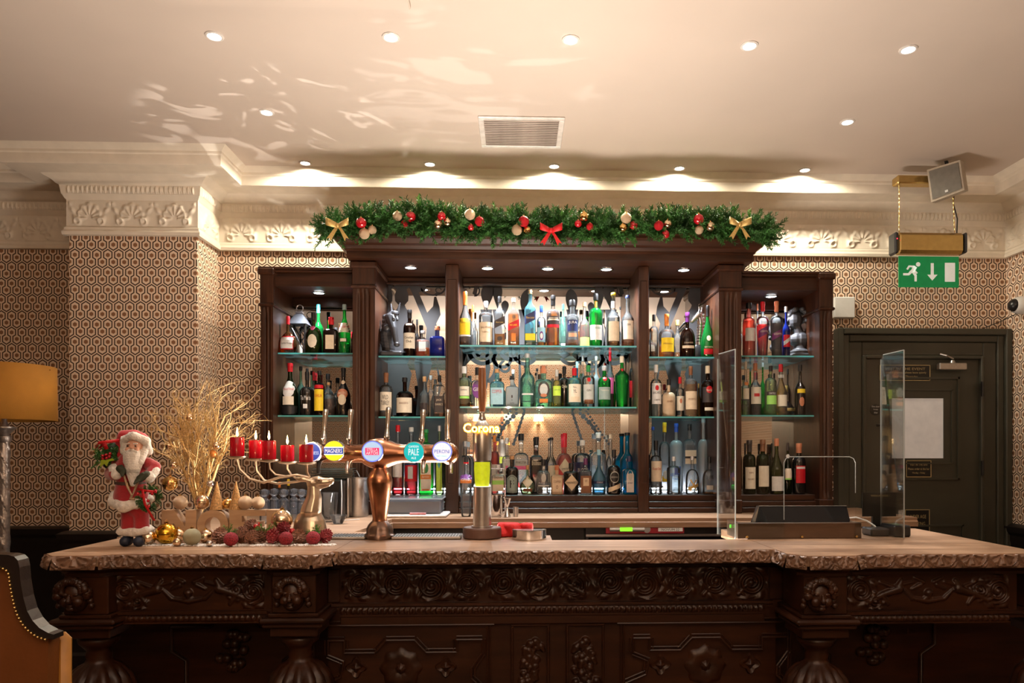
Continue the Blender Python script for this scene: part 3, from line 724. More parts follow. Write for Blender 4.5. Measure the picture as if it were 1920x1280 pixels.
# mouldings under the top
mprof = [(-.02, .86), (-.02, .87), (-.012, .875), (-.012, .885), (-.035, .886), (-.035, 1.018), (-.012, 1.02), (-.012, 1.03), (0, 1.04), (.004, 1.05), (.004, BT-.0385), (0, BT-.0385)]
mprof = [(a-.03, z) for a, z in mprof]
def apron(poly, nm):
    MB().sweep(mprof, poly).build(nm, M_bar, bar, smooth=25, fixn=False)
apron([(lx0_, 3.2)]+LF+[(lx1_, YC+.09)], 'left_apron')
apron([(lx1_-.03, YC+.06), (rx0_+.03, YC+.06)], 'centre_apron')
apron([(rx0_, YC+.09)]+RF+[(rx1_, 3.2)], 'right_apron')
def volutes(cs, extra=None, H=.13, base=.002):
    def fn(x, z):
        h = np.zeros_like(x)
        for (cx, cz, rad, hand, ph) in cs:
            dx, dz = x-cx, z-cz; r = np.hypot(dx, dz); th = np.arctan2(dz, dx)*hand+ph
            spi = .5+.5*np.cos(2*PI*(r/(rad*.36))-th)
            s = spi**1.5*sstep((rad-r)/.012)*.011
            leaf_ = (.5+.5*np.cos(th*7+r*60))*np.exp(-((r-rad*1.05)/(rad*.22))**2)*.009
            rose = np.sqrt(np.clip(1-(r/(rad*.22))**2, 0, 1))*.014
            h = np.maximum(h, np.maximum(np.maximum(s, leaf_), rose))
        if extra is not None: h = np.maximum(h, extra(x, z))
        return h+base*.0
    return fn
def caps(lst):
    def fn(x, z):
        h = np.zeros_like(x)
        for (x0, z0, x1, z1, r) in lst:
            dx, dz = x1-x0, z1-z0; L2 = dx*dx+dz*dz+1e-9; t = np.clip(((x-x0)*dx+(z-z0)*dz)/L2, 0, 1)
            d = np.hypot(x-x0-t*dx, z-z0-t*dz); rr = r*(1-.35*t)
            h = np.maximum(h, np.sqrt(np.clip(rr*rr-d*d, 0, None))*.95)
        return h
    return fn
# centre frieze
fy = YC+.06+.064
f0, f1 = X(640, fy), X(1440, fy); W = f1-f0; cs = []
n = 12
for i in range(n):
    cs.append((W*(i+.5)/n, .066+.006*math.sin(i*2), .052+.006*(i % 3), 1 if i % 2 else -1, i*1.1))
ex = []
for i in range(n*2): ex.append((W*(i+.3)/n/2, .02+.09*(i % 2), W*(i+1.1)/n/2, .055+.03*((i+1) % 2), .008))
ex += [(W*.5-.10, .03, W*.5-.03, .07, .014), (W*.5-.03, .07, W*.5+.0, .10, .013), (W*.5+.10, .03, W*.5+.03, .07, .014), (W*.5-.055, .085, W*.5-.10, .11, .010), (W*.5+.055, .085, W*.5+.10, .11, .010)]
MB().relief((f0, fy-.0, .888), (1, 0, 0), (0, 0, 1), (0, -1, 0), W, .128, 640, 52, volutes(cs, caps(ex))).build('centre_frieze', M_bar, bar, smooth=80, fixn=False)
for u0, u1 in ((f0-.05, f0-.004), (f1+.004, f1+.06)): MB().box(u0, u1, fy-.008, fy+.02, .888, 1.016, .003).build('frieze_block', M_bar, bar, smooth=0)
def eggs(x, z):
    u = (x/.020) % 1-.5; return np.sqrt(np.clip(1-(u/.36)**2-((z-.0135)/.012)**2, 0, 1))*.008+np.exp(-((np.abs(u)-.48)/.05)**2)*.004
ey = YC+.06+.048
MB().box(lx1_, rx0_, ey, ey+.06, .835, .874).build('moulding_back', M_bar, bar, smooth=0)
MB().relief((lx1_, ey, .842), (1, 0, 0), (0, 0, 1), (0, -1, 0), rx0_-lx1_, .027, 480, 7, eggs).build('egg_moulding', M_bar, bar, smooth=60, fixn=False, kind='stuff')
# lower front: body, framed panels
by = YC+.13
MB().box(lx1_-.05, rx0_+.05, by, 2.93, 0, .834).box(lx1_, rx0_, by-.02, by, .80, .834, .004).box(lx1_, rx0_, by-.02, by, 0, .12, .004).build('body', M_bar, bar, smooth=0)
def XB(px): return X(px, by)
def ZB(py): return Z(py, by)
def strip(mb, pts, r=.008, closed=False):
    p3 = [Vector((XB(a), by-.012, ZB(b))) for a, b in pts]
    n = len(p3)
    for off, rr, yy in ((0, r*.55, -.004), (r*1.6, r*.4, 0)):
        for i in range(n-1):
            a, b = p3[i], p3[i+1]; d = (b-a).normalized(); nn = Vector((-d.z, 0, d.x))*off
            mb.tube([a+nn+Vector((0, yy, 0))-d*rr*.3, b+nn+Vector((0, yy, 0))+d*rr*.3], rr, 6)
def panel(cx, w, mir=1):
    f = lambda pts: [(cx+mir*a, b) for a, b in pts]
    mb = MB()
    strip(mb, f([(-w, 1168), (w, 1168)]), .009); strip(mb, f([(w-12, 1172), (w-12, 1420)]), .007); strip(mb, f([(-w+12, 1420), (-w+12, 1172)]), .007)
    hi = [(-150, 1420), (-150, 1280), (-112, 1264), (-106, 1234), (-135, 1222), (-135, 1196), (-105, 1196), (-105, 1219), (-48, 1219), (-26, 1196), (26, 1196), (48, 1219), (105, 1219), (105, 1196), (152, 1196), (152, 1222), (132, 1250), (132, 1268), (150, 1285), (150, 1420)]
    strip(mb, f(hi[::mir]), .008)
    mb.build('panel_moulding', M_bar, bar, smooth=40)
    r = MB().lathe([(.002, .022), (.012, .018), (.020, .008), (.045, .016), (.060, .012), (.075, .004), (.078, 0)], seg=32, fn=lambda t, z: 1+.08*np.cos(t*8), cap=False, M=Matrix.Translation((XB(cx), by, ZB(1250))) @ Matrix.Rotation(R(90), 4, 'X'))
    r.build('rosette', M_bar, bar, smooth=60)
    for sx in (-84, 84):
        MB().lathe([(.002, .016), (.010, .012), (.016, .004), (.030, .010), (.036, 0)], seg=24, fn=lambda t, z: 1+.22*np.cos(t*4), cap=False, M=Matrix.Translation((XB(cx+sx), by, ZB(1248))) @ Matrix.Rotation(R(90), 4, 'X')).build('rosette', M_bar, bar, smooth=60)
panel(752, 174); panel(1322, 165)
def drop(px):
    cl_ = []
    rr = random.Random(px)
    for i in range(60):
        zz = .33-.30*(i/60); xx = (rr.random()-.5)*.09*(.5+.5*abs(math.sin(i*.35))); cl_.append((.065+xx, zz, .065+xx+(rr.random()-.5)*.03, zz-.015, .010+.008*rr.random()))
    MB().relief((XB(px)-.065, by-.001, .40), (1, 0, 0), (0, 0, 1), (0, -1, 0), .13, .385, 52, 150, caps(cl_)).build('carved_drop', M_bar, bar, smooth=80, fixn=False)
    b = MB(); x0, x1 = XB(px)-.075, XB(px)+.075
    b.box(x0, x1, by-.014, by, .79, .80, .003).box(x0, x0+.01, by-.014, by, .12, .79, .003).box(x1-.01, x1, by-.014, by, .12, .79, .003).build('panel_moulding', M_bar, bar, smooth=0)
drop(994); drop(1097)
# projecting ends: carved aprons, corner blocks with heads, ledges, turned legs, dark recess
def head_mesh():
    b = MB(); b.ball((0, 0, 0), .042, 16, 12, (.86, .8, 1.12)); b.ball((-.017, -.022, -.012), .015); b.ball((.017, -.022, -.012), .015)
    b.cap2((0, -.034, .008), .004, (0, -.040, -.008), .008, 3); b.ball((0, -.030, -.031), .009, sc=(1.2, .7, .7)); b.ball((0, -.033, -.020), .006, sc=(1.5, .8, .5)); b.ball((0, -.033, -.024), .006, sc=(1.3, .8, .5))
    b.ball((-.015, -.030, .010), .006, sc=(1.3, .7, .8)); b.ball((.015, -.030, .010), .006, sc=(1.3, .7, .8))
    rr = random.Random(3)
    for i in range(34):
        t = -.2+(PI+.4)*i/33; b.ball((.040*math.cos(t), -.012-.012*rr.random(), .012+.036*math.sin(t)), .010+.004*rr.random(), 8, 6)
        if i % 2: b.ball((.028*math.cos(t), -.026, .020+.026*math.sin(t)), .009, 8, 6)
    for sx in (-1, 1):
        for k in range(3): b.ball((sx*(.040+.003*k), -.004, .002-.014*k), .009, 8, 6)
    return b.mesh('head', M_bar, 60)
hm = head_mesh()
def gad(z0, z1, k=14, a=.16):
    def fn(t, z):
        return 1+a*(np.abs(np.cos(t*k/2))-.5)*(1 if z0 < z < z1 else 0)
    return fn
legp = [(.060, .0), (.062, .05), (.045, .06), (.055, .10), (.035, .14), (.050, .20), (.078, .32), (.086, .42), (.075, .46), (.092, .475), (.096, .50), (.088, .515), (.098, .53), (.112, .56), (.114, .60), (.100, .645), (.072, .68), (.048, .695), (.040, .71), (.044, .725), (.040, .74), (.052, .755), (.066, .77), (.070, .785), (.060, .795)]
def corner(px, y, label=None, hx=0):
    cx = X(px, y)
    cy_ = y+.115
    b = MB(); b.box(cx-.085, cx+.085, cy_-.085, cy_+.085, .80, .835, .004).box(cx-.105, cx+.105, cy_-.105, cy_+.105, .835, .852, .006).box(cx-.115, cx+.115, cy_-.115, cy_+.115, .852, .872, .007).box(cx-.09, cx+.09, cy_-.09, cy_+.09, .872, .885, .003)
    b.build('ledge', M_bar, bar, smooth=0)
    MB().box(cx-.078, cx+.078, cy_-.082, cy_+.08, .885, 1.02, .004).build('corner_block', M_bar, bar, smooth=0)
    hd_ = link('carved_head', hm, bar, (cx+hx, cy_-.090, .952)); hd_.scale = (1.22, 1.1, 1.22)
    MB().lathe(legp, (cx, cy_, 0), 56, fn=gad(.53, .69)).build('turned_leg', M_bar, bar, smooth=60)
corner(545, YL); corner(150, YL, hx=-.03); corner(1556, YR2, hx=-.03); corner(2010, YR2)
def putti(W, H=.125):
    L_ = []
    for sg in (1, -1):
        g = lambda x: W/2+sg*x
        L_ += [(g(.11), .075, g(.17), .055, .017), (g(.17), .055, g(.22), .03, .012), (g(.22), .03, g(.25), .045, .009), (g(.11), .085, g(.10), .105, .013), (g(.12), .085, g(.06), .10, .008), (g(.13), .08, g(.18), .10, .008), (g(.17), .05, g(.15), .02, .011),
               (g(.0), .03, g(.06), .04, .010), (g(.06), .04, g(.09), .07, .009), (g(.03), .09, g(.06), .075, .009), (g(.02), .10, g(.05), .115, .008)]
    L_ += [(W/2, .06, W/2, .045, .016), (W/2-.012, .04, W/2+.012, .04, .009)]
    return caps(L_)
for (a, c, yy) in ((X(182, YL), X(478, YL), YL+.094), (X(1612, YR2), X(1925, YR2), YR2+.094)):
    W = c-a; cs = [(W*.08, .07, .05, 1, 0), (W*.93, .065, .055, -1, 1), (W*.82, .07, .035, 1, 2), (W*.17, .03, .03, -1, .5)]
    MB().relief((a, yy, .889), (1, 0, 0), (0, 0, 1), (0, -1, 0), W, .126, int(W/.0028), 46, volutes(cs, putti(W))).build('end_frieze', M_bar, bar, smooth=80, fixn=False)
    MB().relief((a, yy-.012, .845), (1, 0, 0), (0, 0, 1), (0, -1, 0), W, .027, int(W/.005), 6, eggs).box(a, c, yy-.012, yy+.05, .84, .874).build('egg_moulding', M_bar, bar, smooth=60, fixn=False, kind='stuff')
    MB().box(a-.2, c+(.1 if yy < 2.6 and a < 0 else .9), 3.02, 3.2, 0, .86).build('recess_panel', M_bar, bar, smooth=0)
    m_ = (a+c)/2+.03
    r = MB()
    for q in ([(-.2, .1), (-.2, .60), (-.26, .64), (-.26, .74), (-.1, .74), (-.06, .79), (.06, .79), (.1, .74), (.26, .74), (.26, .64), (.2, .6), (.2, .1)],): r.tube([(m_+p[0], 3.012, p[1]) for p in q], .009, 6)
    for i in range(14): r.ball((m_+.07*math.cos(i*.9)*(i % 3)/2, 3.01, .64+.07*math.sin(i*.9)), .022, 8, 6)
    r.build('recess_carving', M_bar, bar, smooth=60)
# ============================================================ bottles
SH = {  # hs shoulder start, hn neck start, rn neck radius, nexp, depth, rb bottom radius, style
 'std': (.60, .73, .30, 2, 1, 1, 1), 'burg': (.40, .76, .27, 2, 1, 1, 0), 'bord': (.62, .74, .36, 2, 1, 1, 1), 'sq': (.64, .80, .28, 7, .95, 1, 0), 'sqh': (.68, .78, .26, 7, .9, 1, 1),
 'flat': (.66, .80, .26, 6, .5, 1, 1), 'squat': (.50, .66, .24, 2, 1, 1, 1), 'sqt': (.58, .68, .30, 6, .85, 1, 1), 'moon': (.10, .60, .16, 2, .7, .75, 2), 'dome': (.34, .66, .22, 2, .75, 1, 1),
 'tear': (.26, .80, .20, 2, .65, 1, 0), 'apo': (.66, .76, .26, 2, 1, 1, 1), 'tall': (.52, .70, .30, 2, 1, 1, 0), 'hour': (.58, .70, .36, 2, 1, 1, 3), 'tap': (.62, .74, .28, 2, 1, .74, 1), 'bulb': (.30, .66, .22, 2, 1, .92, 0),
 'rib': (.60, .76, .24, 2, 1, .78, 0), 'ball': (.06, .50, .22, 2, 1, .6, 2), 'deca': (.45, .60, .25, 6, 1, 1, 1)}
GL = {'cl': ((.96, .98, .98), .75), 'gn': ((.10, .75, .18), .55), 'dg': ((.12, .22, .05), .5), 'br': ((.16, .05, .025), .5), 'bk': None, 'bl': ((.02, .05, .42), .5), 'pb': ((.42, .78, .90), .55),
      'aq': ((.58, .90, .80), .55), 'pk': ((.95, .40, .36), .6), 'am': ((.75, .45, .18), .6), 'lb': ((.30, .62, .85), .6), 'ol': ((.42, .48, .14), .5), 'pg': ((.75, .88, .62), .5), 'cy': ((.05, .50, .75), .6), 'fr': None}
LQ = {'am': (.85, .30, .02), 'ld': (.88, .42, .07), 'bn': (.45, .17, .05), 'rd': (.70, .02, .03), 'or': (.95, .22, .01), 'yl': (.80, .85, .05), 'oy': (.95, .58, .03), 'gr': (.25, .75, .15), 'pp': (.95, .35, .30), 'cr': (.90, .62, .42), 'dk': (.04, .012, .015), 'op': (.95, .36, .20)}
CC = {'k': (.012, .012, .013), 'r': (.55, .01, .02), 'w': (.75, .74, .72), 'c': (.50, .27, .12), 'g': (.03, .25, .08), 'b': (.03, .10, .50), 't': (.05, .35, .38), 'y': (.85, .60, .03), 'o': (.70, .22, .04), 's': (.65, .65, .66),
      'u': (.55, .20, .10), 'p': (.12, .02, .10), 'l': (.75, .62, .45), 'e': (.80, .72, .58), 'n': (.22, .09, .04), 'm': (.90, .15, .40), 'v': (.16, .03, .22), 'q': (.60, .85, .10), 'h': (.55, .57, .55), 'd': (.04, .03, .03), 'G': (.62, .45, .16), 'i': (.02, .03, .10), 'a': (.35, .60, .70), 'x': (.35, .75, .15), 'z': (.30, .40, .38)}
def bgl(code):
    if code == 'bk': return mat('black_bottle_glass', (.008, .007, .007), .08, var=.05, coat=1)
    if code == 'fr': return glass('frosted_bottle_glass', (.85, .93, .97), .8, rough=.3, milk=.5, milkcol=(.75, .85, .90))
    if code == 'cm': return mat('cream_bottle_glass', (.55, .40, .26), .3, var=.08)
    c, e = GL[code]; return glass('bottle_glass_'+{'cl': 'clear', 'gn': 'green', 'dg': 'dark_green', 'br': 'brown', 'bl': 'cobalt', 'pb': 'pale_blue', 'aq': 'aqua', 'pk': 'pink', 'am': 'amber', 'lb': 'sky_blue', 'ol': 'olive', 'pg': 'pale_green', 'cy': 'cyan'}[code], c, e, milk={'gn': .2, 'pb': .2, 'aq': .18, 'pk': .3, 'lb': .35, 'cy': .3, 'bl': .3, 'cl': .10, 'pg': .15}.get(code, .05), milkcol={'cl': (.85, .92, .95), 'aq': (.45, .9, .8), 'pb': (.3, .75, .9), 'gn': (.03, .75, .15), 'cy': (.0, .5, .85)}.get(code))
def lqm(code): c = LQ[code]; return glass('liquid_'+code, [x**.45 for x in c], .95, milk=.28, milkcol=c, gl=.3)
def ccm(code): return mat('print_'+code if code.islower() else 'print_big_'+code, CC[code], .38, metal=.5 if code in 'Gs' else 0, var=.06, scale=60)
def prof_of(shape, Rr, H):
    hs, hn, rn, nexp, dr, rb, style = SH[shape]
    pr = [(.0, 0.0), (rb*.86, 0), (rb*.97, .012), (rb, .03)]
    if style == 2:
        for i in range(1, 13):
            t = i/12; h = .03+(hn-.03)*t; r = rn+(1-rn)*math.sin(PI*(.22+.78*t))**.9 if t > .36 else rb+(1-rb)*math.sin(PI/2*t/.36)
            pr.append((r, h))
        pr[-1] = (rn, hn)
    elif style == 3:
        pr += [(.98, .10), (.86, .30), (.90, .48), (1.0, hs)]
        for i in range(1, 7): t = i/6*PI/2; pr.append((rn+(1-rn)*math.cos(t), hs+(hn-hs)*math.sin(t)))
    else:
        if rb < 1: pr += [(rb+(1-rb)*t, .03+(hs-.03)*t) for t in (.3, .6, .85)]
        pr.append((1, hs))
        for i in range(1, 9):
            t = i/8
            if style == 1: r = rn+(1-rn)*math.cos(t*PI/2); h = hs+(hn-hs)*math.sin(t*PI/2)**.9
            else: r = rn+(1-rn)*(.5+.5*math.cos(PI*t)); h = hs+(hn-hs)*t
            pr.append((r, h))
    pr += [(rn*.95, .93), (rn*1.15, .94), (rn*1.15, .985), (rn*.8, .99)]
    return [(r*Rr, h*H) for r, h in pr]
def r_at(pr, z):
    for (r0, z0), (r1, z1) in zip(pr[1:-1], pr[2:]):
        if z0 <= z <= z1 and z1 > z0: return r0+(r1-r0)*(z-z0)/(z1-z0)
    return pr[3][0]
PLACED = {}
ROWY = {'f': 4.87, 'b': 5.03}
ROWB = {'L1': 663, 'L2': 779, 'L3': 925, 'LB1': 668, 'LB2': 781, 'LB3': 926, 'C1': 647, 'C2': 762, 'C3': 928, 'RB1': 667, 'RB2': 780, 'RB3': 928, 'R1': 664, 'R2': 777, 'R3': 923}
def bottle(row, cx, w, top, shape, gl, liq, lvl, cap, ch, labels, txt, lab, back=0, name='liquor_bottle', grp=None, Y=None, zb_=None):
    y = Y or (ROWY['b'] if back else ROWY['f'])
    z0 = ZR[row] if zb_ is None else zb_
    z0 += .0008
    for dy_ in ((0,) if Y else (0, .035, -.035, .07, -.06, .10, .12)):
        yy = y+dy_; px = P(cx, 849, yy).x; s = SCL(yy, px); r0_ = w/s/2
        if all((px-a)**2+(yy-b)**2 > (r0_+c+.002)**2 for a, b, c in PLACED.get(row, [])): break
    y = yy; PLACED.setdefault(row, []).append((px, y, r0_))
    px = P(cx, 849, y).x; s = SCL(y, px); H = Z(top, y, cx)-z0; Rr = w/s/2*.97
    if shape in ('dome', 'moon', 'squat', 'ball'): Rr *= 1.0
    hs, hn, rn, nexp, dr, rb, style = SH[shape]
    pr = prof_of(shape, Rr, H)
    seg = 24 if nexp == 2 else 32
    fn = (lambda t, z: 1-.05*np.abs(np.cos(t*8))*(z < hs*H)) if shape == 'rib' else None
    o = MB().lathe(pr, seg=seg, nexp=nexp, dr=dr, fn=fn, cap=False).build(name, bgl(gl), smooth=40 if nexp == 2 else 50, loc=(px, y, z0), label=lab, cat='bottle', group=grp)
    if liq and gl != 'bk':
        zt = lvl*H; ip = [(.001, .006*H)]+[(r*.93, max(z, .008*H)) for r, z in pr[1:] if z < zt and z < .93*H]
        ip += [(r_at(pr, zt)*.93, zt), (.001, zt)]
        MB().lathe(ip, seg=seg, nexp=nexp, dr=dr, cap=False).build('liquid', lqm(liq), o, smooth=40)
    # cap or foil
    c0 = top and (H-ch/s)
    rc = rn*Rr*1.28
    cp = [(rc*.98, c0), (rc, c0+.004), (rc, H-.004), (rc*.9, H+.001), (.001, H+.001)]
    if ch > 14: cp = [(max(r_at(pr, c0)*1.06, rc*.9), c0), (rc*.92, c0+.6*(H-c0)), (rc, c0+.62*(H-c0)), (rc, H-.003), (rc*.9, H+.001), (.001, H+.001)]
    MB().lathe(cp, seg=16).build('cap' if ch <= 14 else 'foil_neck', ccm(cap), o, smooth=40, fixn=False)
    def front(x, z, off):
        r = r_at(pr, z); q = max(1e-6, 1-abs(min(abs(x)/r, .999))**nexp)
        return -(r*dr*q**(1/nexp))-off
    lo = None
    for li, (kd, h0, h1, cc, wf) in enumerate(labels):
        n = 14; mb = MB(); V = []; Fq = []; off = .0007+.0005*li
        for i in range(n+1):
            u = -1+2*i/n; x = u*Rr*wf*.96
            if kd == 'o': hm_ = (h0+h1)/2; q = math.sqrt(max(0, 1-u*u)); a, b = hm_-(h1-h0)/2*q, hm_+(h1-h0)/2*q
            elif kd == 'd': hm_ = (h0+h1)/2; q = 1-abs(u); a, b = hm_-(h1-h0)/2*q, hm_+(h1-h0)/2*q
            elif kd == 's': a, b = h0+.05*u, h1+.05*u
            elif kd == 'a': a, b = h0, h1-(h1-h0)*.22*u*u
            else: a, b = h0, h1
            for k in range(5):
                z = (a+(b-a)*k/4)*H; V.append((x, front(x, z, off), z))
        for i in range(n):
            for k in range(4): Fq.append((i*5+k, (i+1)*5+k, (i+1)*5+k+1, i*5+k+1))
        lo = MB().add(V, Fq).build('paper_label', ccm(cc), o, smooth=0, fixn=False)
    for (s_, hc, hh, cc, wf) in txt:
        V, Fc, sz = textdata(s_); tw = Rr*2*wf*.84; k = tw/sz[0]; kz = hh*H/sz[1]
        vv = [(a[0]*k, front(a[0]*k, hc*H+a[1]*kz, .0026), hc*H+a[1]*kz) for a in V]
        MB().add(vv, Fc).build('lettering', ccm(cc), lo or o, smooth=0, fixn=False)
    return o
B = bottle
# ---- far left bay
B('L1', 540, 35, 593, 'moon', 'am', 'am', .55, 'r', 15, [('w', .10, .46, 'r', .74), ('w', .13, .43, 'w', .68)], [('Cordon Rouge', .26, .06, 'k', .7)], 'squat round amber liqueur bottle with red neck and red-bordered white label')
B('L1', 597, 20, 571, 'tall', 'gn', None, 0, 't', 16, [], [], 'tall slim bright green bottle with teal foil top behind the round-label bottle', 1)
B('L1', 588, 32, 586, 'dome', 'dg', None, 0, 'k', 14, [('o', .14, .46, 'e', .58), ('o', .56, .68, 'm', .28)], [], 'dark green bulbous bottle with round cream label and black cap')
B('L1', 621, 28, 595, 'sqt', 'br', None, 0, 'r', 14, [('w', .12, .50, 'l', .6)], [], 'dark brown square bottle with red wax cap and tan label')
B('L1', 646, 24, 571, 'burg', 'gn', None, 0, 'z', 10, [('w', .42, .62, 'e', .98), ('w', .22, .30, 'k', .6), ('w', .23, .29, 'e', .5)], [('Ricard', .54, .06, 'r', .9)], 'tall bright green bottle with white label and red script against the pilaster')
B('L2', 564, 17, 687, 'tall', 'aq', None, 0, 'k', 8, [], [], 'slim pale aqua bottle with black cap behind the green vermouth bottle', 1)
B('L2', 576, 14, 691, 'tall', 'pg', None, 0, 'k', 14, [], [], 'slim pale green bottle with black foil behind the vermouth and coffee liqueur', 1)
B('L2', 544, 31, 681, 'burg', 'dg', None, 0, 'r', 16, [('w', .02, .18, 'k', 1), ('o', .34, .66, 'w', .78), ('w', .20, .36, 'e', .7)], [('MARTINI', .50, .045, 'r', .72)], 'green vermouth bottle with round white emblem label and red cap')
B('L2', 588, 13, 697, 'tall', 'cl', 'rd', .3, 'r', 16, [], [], 'clear bottle with bright red foil neck behind the black coffee liqueur', 1)
B('L2', 576, 28, 697, 'squat', 'bk', None, 0, 'k', 16, [('w', .16, .26, 'w', .3)], [('Tia Maria', .40, .10, 'w', .8)], 'black round-shouldered coffee liqueur bottle with white script')
B('L2', 615, 22, 701, 'tall', 'cl', 'bn', .3, 'k', 10, [], [], 'clear bottle with wide black stopper behind the little carafe', 1)
B('L2', 599, 20, 695, 'std', 'br', None, 0, 'k', 8, [('w', .10, .58, 'y', .9), ('w', .60, .68, 'r', .9)], [('KAHLUA', .44, .07, 'r', .8)], 'brown bottle with tall bright yellow label')
B('L2', 616, 24, 717, 'dome', 'cl', 'bn', .50, 'c', 5, [], [], 'small clear carafe half full of brown liqueur')
B('L2', 644, 27, 690, 'burg', 'bk', None, 0, 'k', 16, [('o', .34, .56, 'u', .8), ('o', .22, .44, 'l', .6), ('o', .66, .74, 'l', .3)], [('BAILEYS', .47, .05, 'e', .7)], 'black tapered cream liqueur bottle with bronze and tan oval label')
# ---- narrow bay left of centre
B('LB1', 782, 10, 599, 'tall', 'bk', None, 0, 'k', 10, [], [], 'thin black bottle behind the small amber decanter', 1)
B('LB1', 768, 24, 581, 'std', 'br', None, 0, 'k', 16, [('w', .17, .50, 'e', .95), ('w', .66, .70, 'l', .5)], [('Canadian', .40, .05, 'k', .8), ('Club', .32, .05, 'k', .5)], 'dark whisky bottle with broad cream label beside the horse head')
B('LB1', 793, 25, 620, 'sqt', 'cl', 'or', .36, 's', 5, [('w', .22, .58, 'w', .55)], [], 'small square clear bottle with orange spirit and white label')
B('LB1', 820, 28, 612, 'sqt', 'bl', None, 0, 'u', 7, [], [], 'squat cobalt blue bottle with copper stopper')
B('LB2', 808, 16, 704, 'tall', 'cl', None, 0, 's', 8, [], [], 'clear bottle with silver cap behind the cork-topped bottle', 1)
B('LB2', 724, 25, 699, 'std', 'cl', 'bn', .10, 'n', 18, [('w', .14, .56, 'e', .95)], [('WILD', .44, .10, 'k', .55), ('TURKEY', .31, .10, 'k', .75)], 'clear bourbon bottle with cream label and bold black lettering')
B('LB2', 759, 33, 708, 'squat', 'br', None, 0, 'k', 8, [('w', .10, .48, 'e', .92)], [("MAKER'S", .34, .05, 'n', .6)], 'broad dark brown bottle with wide cream label and black stopper')
B('LB2', 796, 19, 706, 'tall', 'cl', 'ld', .3, 'c', 9, [('w', .08, .34, 'd', .7)], [], 'slender clear bottle with tan cork top and small dark label')
B('LB2', 824, 21, 704, 'sqh', 'cl', 'bn', .42, 'k', 12, [('w', .10, .50, 'd', .95)], [("JACK", .40, .06, 'l', .6), ("DANIEL'S", .30, .05, 'l', .8)], 'square whiskey bottle with black cap and dark brown label')
B('LB3', 746, 23, 797, 'std', 'cl', 'rd', .24, 'r', 12, [('w', .26, .58, 'w', .8), ('w', .50, .58, 'k', .98), ('w', .06, .08, 'r', .95)], [('CAMPARI', .54, .05, 'w', .9)], 'clear bitters bottle with red screw cap and black and white label')
B('LB3', 771, 25, 801, 'std', 'cl', 'rd', .62, 'h', 8, [('w', .20, .60, 'r', .98), ('w', .44, .56, 'i', .98), ('w', .24, .42, 'h', .4)], [('APEROL', .50, .06, 'y', .85)], 'red aperitif bottle with navy banner label and grey cap')
B('LB3', 799, 28, 805, 'flat', 'gn', None, 0, 'g', 6, [('w', .06, .52, 'e', .74), ('w', .24, .31, 'o', .76), ('o', .33, .48, 'g', .4), ('w', .07, .09, 'o', .5)], [('Jägermeister', .275, .035, 'e', .6)], 'flat square green herbal liqueur bottle with cream label and orange band')
B('LB3', 824, 17, 798, 'std', 'pg', None, 0, 's', 10, [('w', .05, .56, 'q', .66), ('d', .38, .50, 't', .4)], [], 'narrow pale bottle with lime green label beside the upright')
# ---- wide centre bay, top shelf
B('C1', 887, 11, 572, 'tall', 'cl', None, 0, 'o', 12, [], [], 'slim clear bottle with amber foil behind the orange-labelled one', 1)
B('C1', 872, 26, 547, 'burg', 'cl', 'bn', .16, 'o', 25, [('w', .20, .50, 'y', .80), ('w', .17, .195, 'w', .9)], [('GLENMORANGIE', .42, .03, 'n', .7)], 'clear single malt bottle with orange foil neck and orange label')
B('C1', 911, 27, 565, 'apo', 'cl', 'bn', .12, 'w', 12, [('w', .08, .52, 'l', .96)], [('BALVENIE', .40, .04, 'n', .8), ('DoubleWood', .30, .03, 'n', .6)], 'round-shouldered clear malt bottle with large tan label and white cap')
B('C1', 937, 21, 556, 'sq', 'cl', 'am', .24, 'k', 11, [('s', .40, .55, 'd', .98), ('o', .10, .19, 'd', .5)], [('Black Label', .47, .03, 'G', .8)], 'square clear whisky bottle, nearly empty, with slanted black label')
B('C1', 963, 22, 559, 'sq', 'cl', 'am', .76, 'l', 7, [('s', .36, .50, 'r', .98), ('w', .10, .26, 'o', .4)], [('RED LABEL', .43, .035, 'y', .8)], 'square whisky bottle full of amber with slanted red label')
B('C1', 994, 22, 544, 'sq', 'pb', 'am', .22, 'c', 7, [('s', .42, .58, 'i', .98), ('w', .10, .22, 'y', .9)], [('Blue Label', .50, .04, 'G', .85)], 'tall square blue-tinted whisky bottle with slanted navy label')
B('C1', 1015, 17, 573, 'std', 'cl', 'am', .10, 'b', 12, [('w', .10, .46, 'a', .95), ('o', .14, .36, 'v', .5), ('o', .18, .32, 'w', .35)], [], 'small clear bottle with bright blue cap and blue and white label')
B('C1', 1037, 25, 554, 'std', 'cl', 'am', .74, 'k', 19, [('w', .38, .58, 'd', .98), ('w', .36, .42, 'r', .98), ('w', .50, .52, 'l', .9)], [('AUCHENTOSHAN', .54, .035, 'l', .85)], 'amber whisky bottle with black neck and black over red label')
B('C1', 1056, 12, 570, 'std', 'aq', 'ld', .3, 't', 10, [('w', .04, .14, 'w', .8)], [], 'slim pale aqua bottle with teal cap behind the waisted bottle', 1)
B('C1', 1073, 27, 563, 'hour', 'cl', 'am', .14, 'k', 10, [('w', .32, .56, 'i', .75), ('w', .20, .28, 'u', .6)], [('JURA', .50, .07, 'w', .7)], 'waisted clear malt bottle with black label and dark cap')
B('C1', 1096, 20, 567, 'tall', 'cl', 'am', .52, 'c', 8, [('w', .08, .26, 'q', .9)], [], 'amber bottle with cork cap and pale yellow-green label behind the front rank', 1)
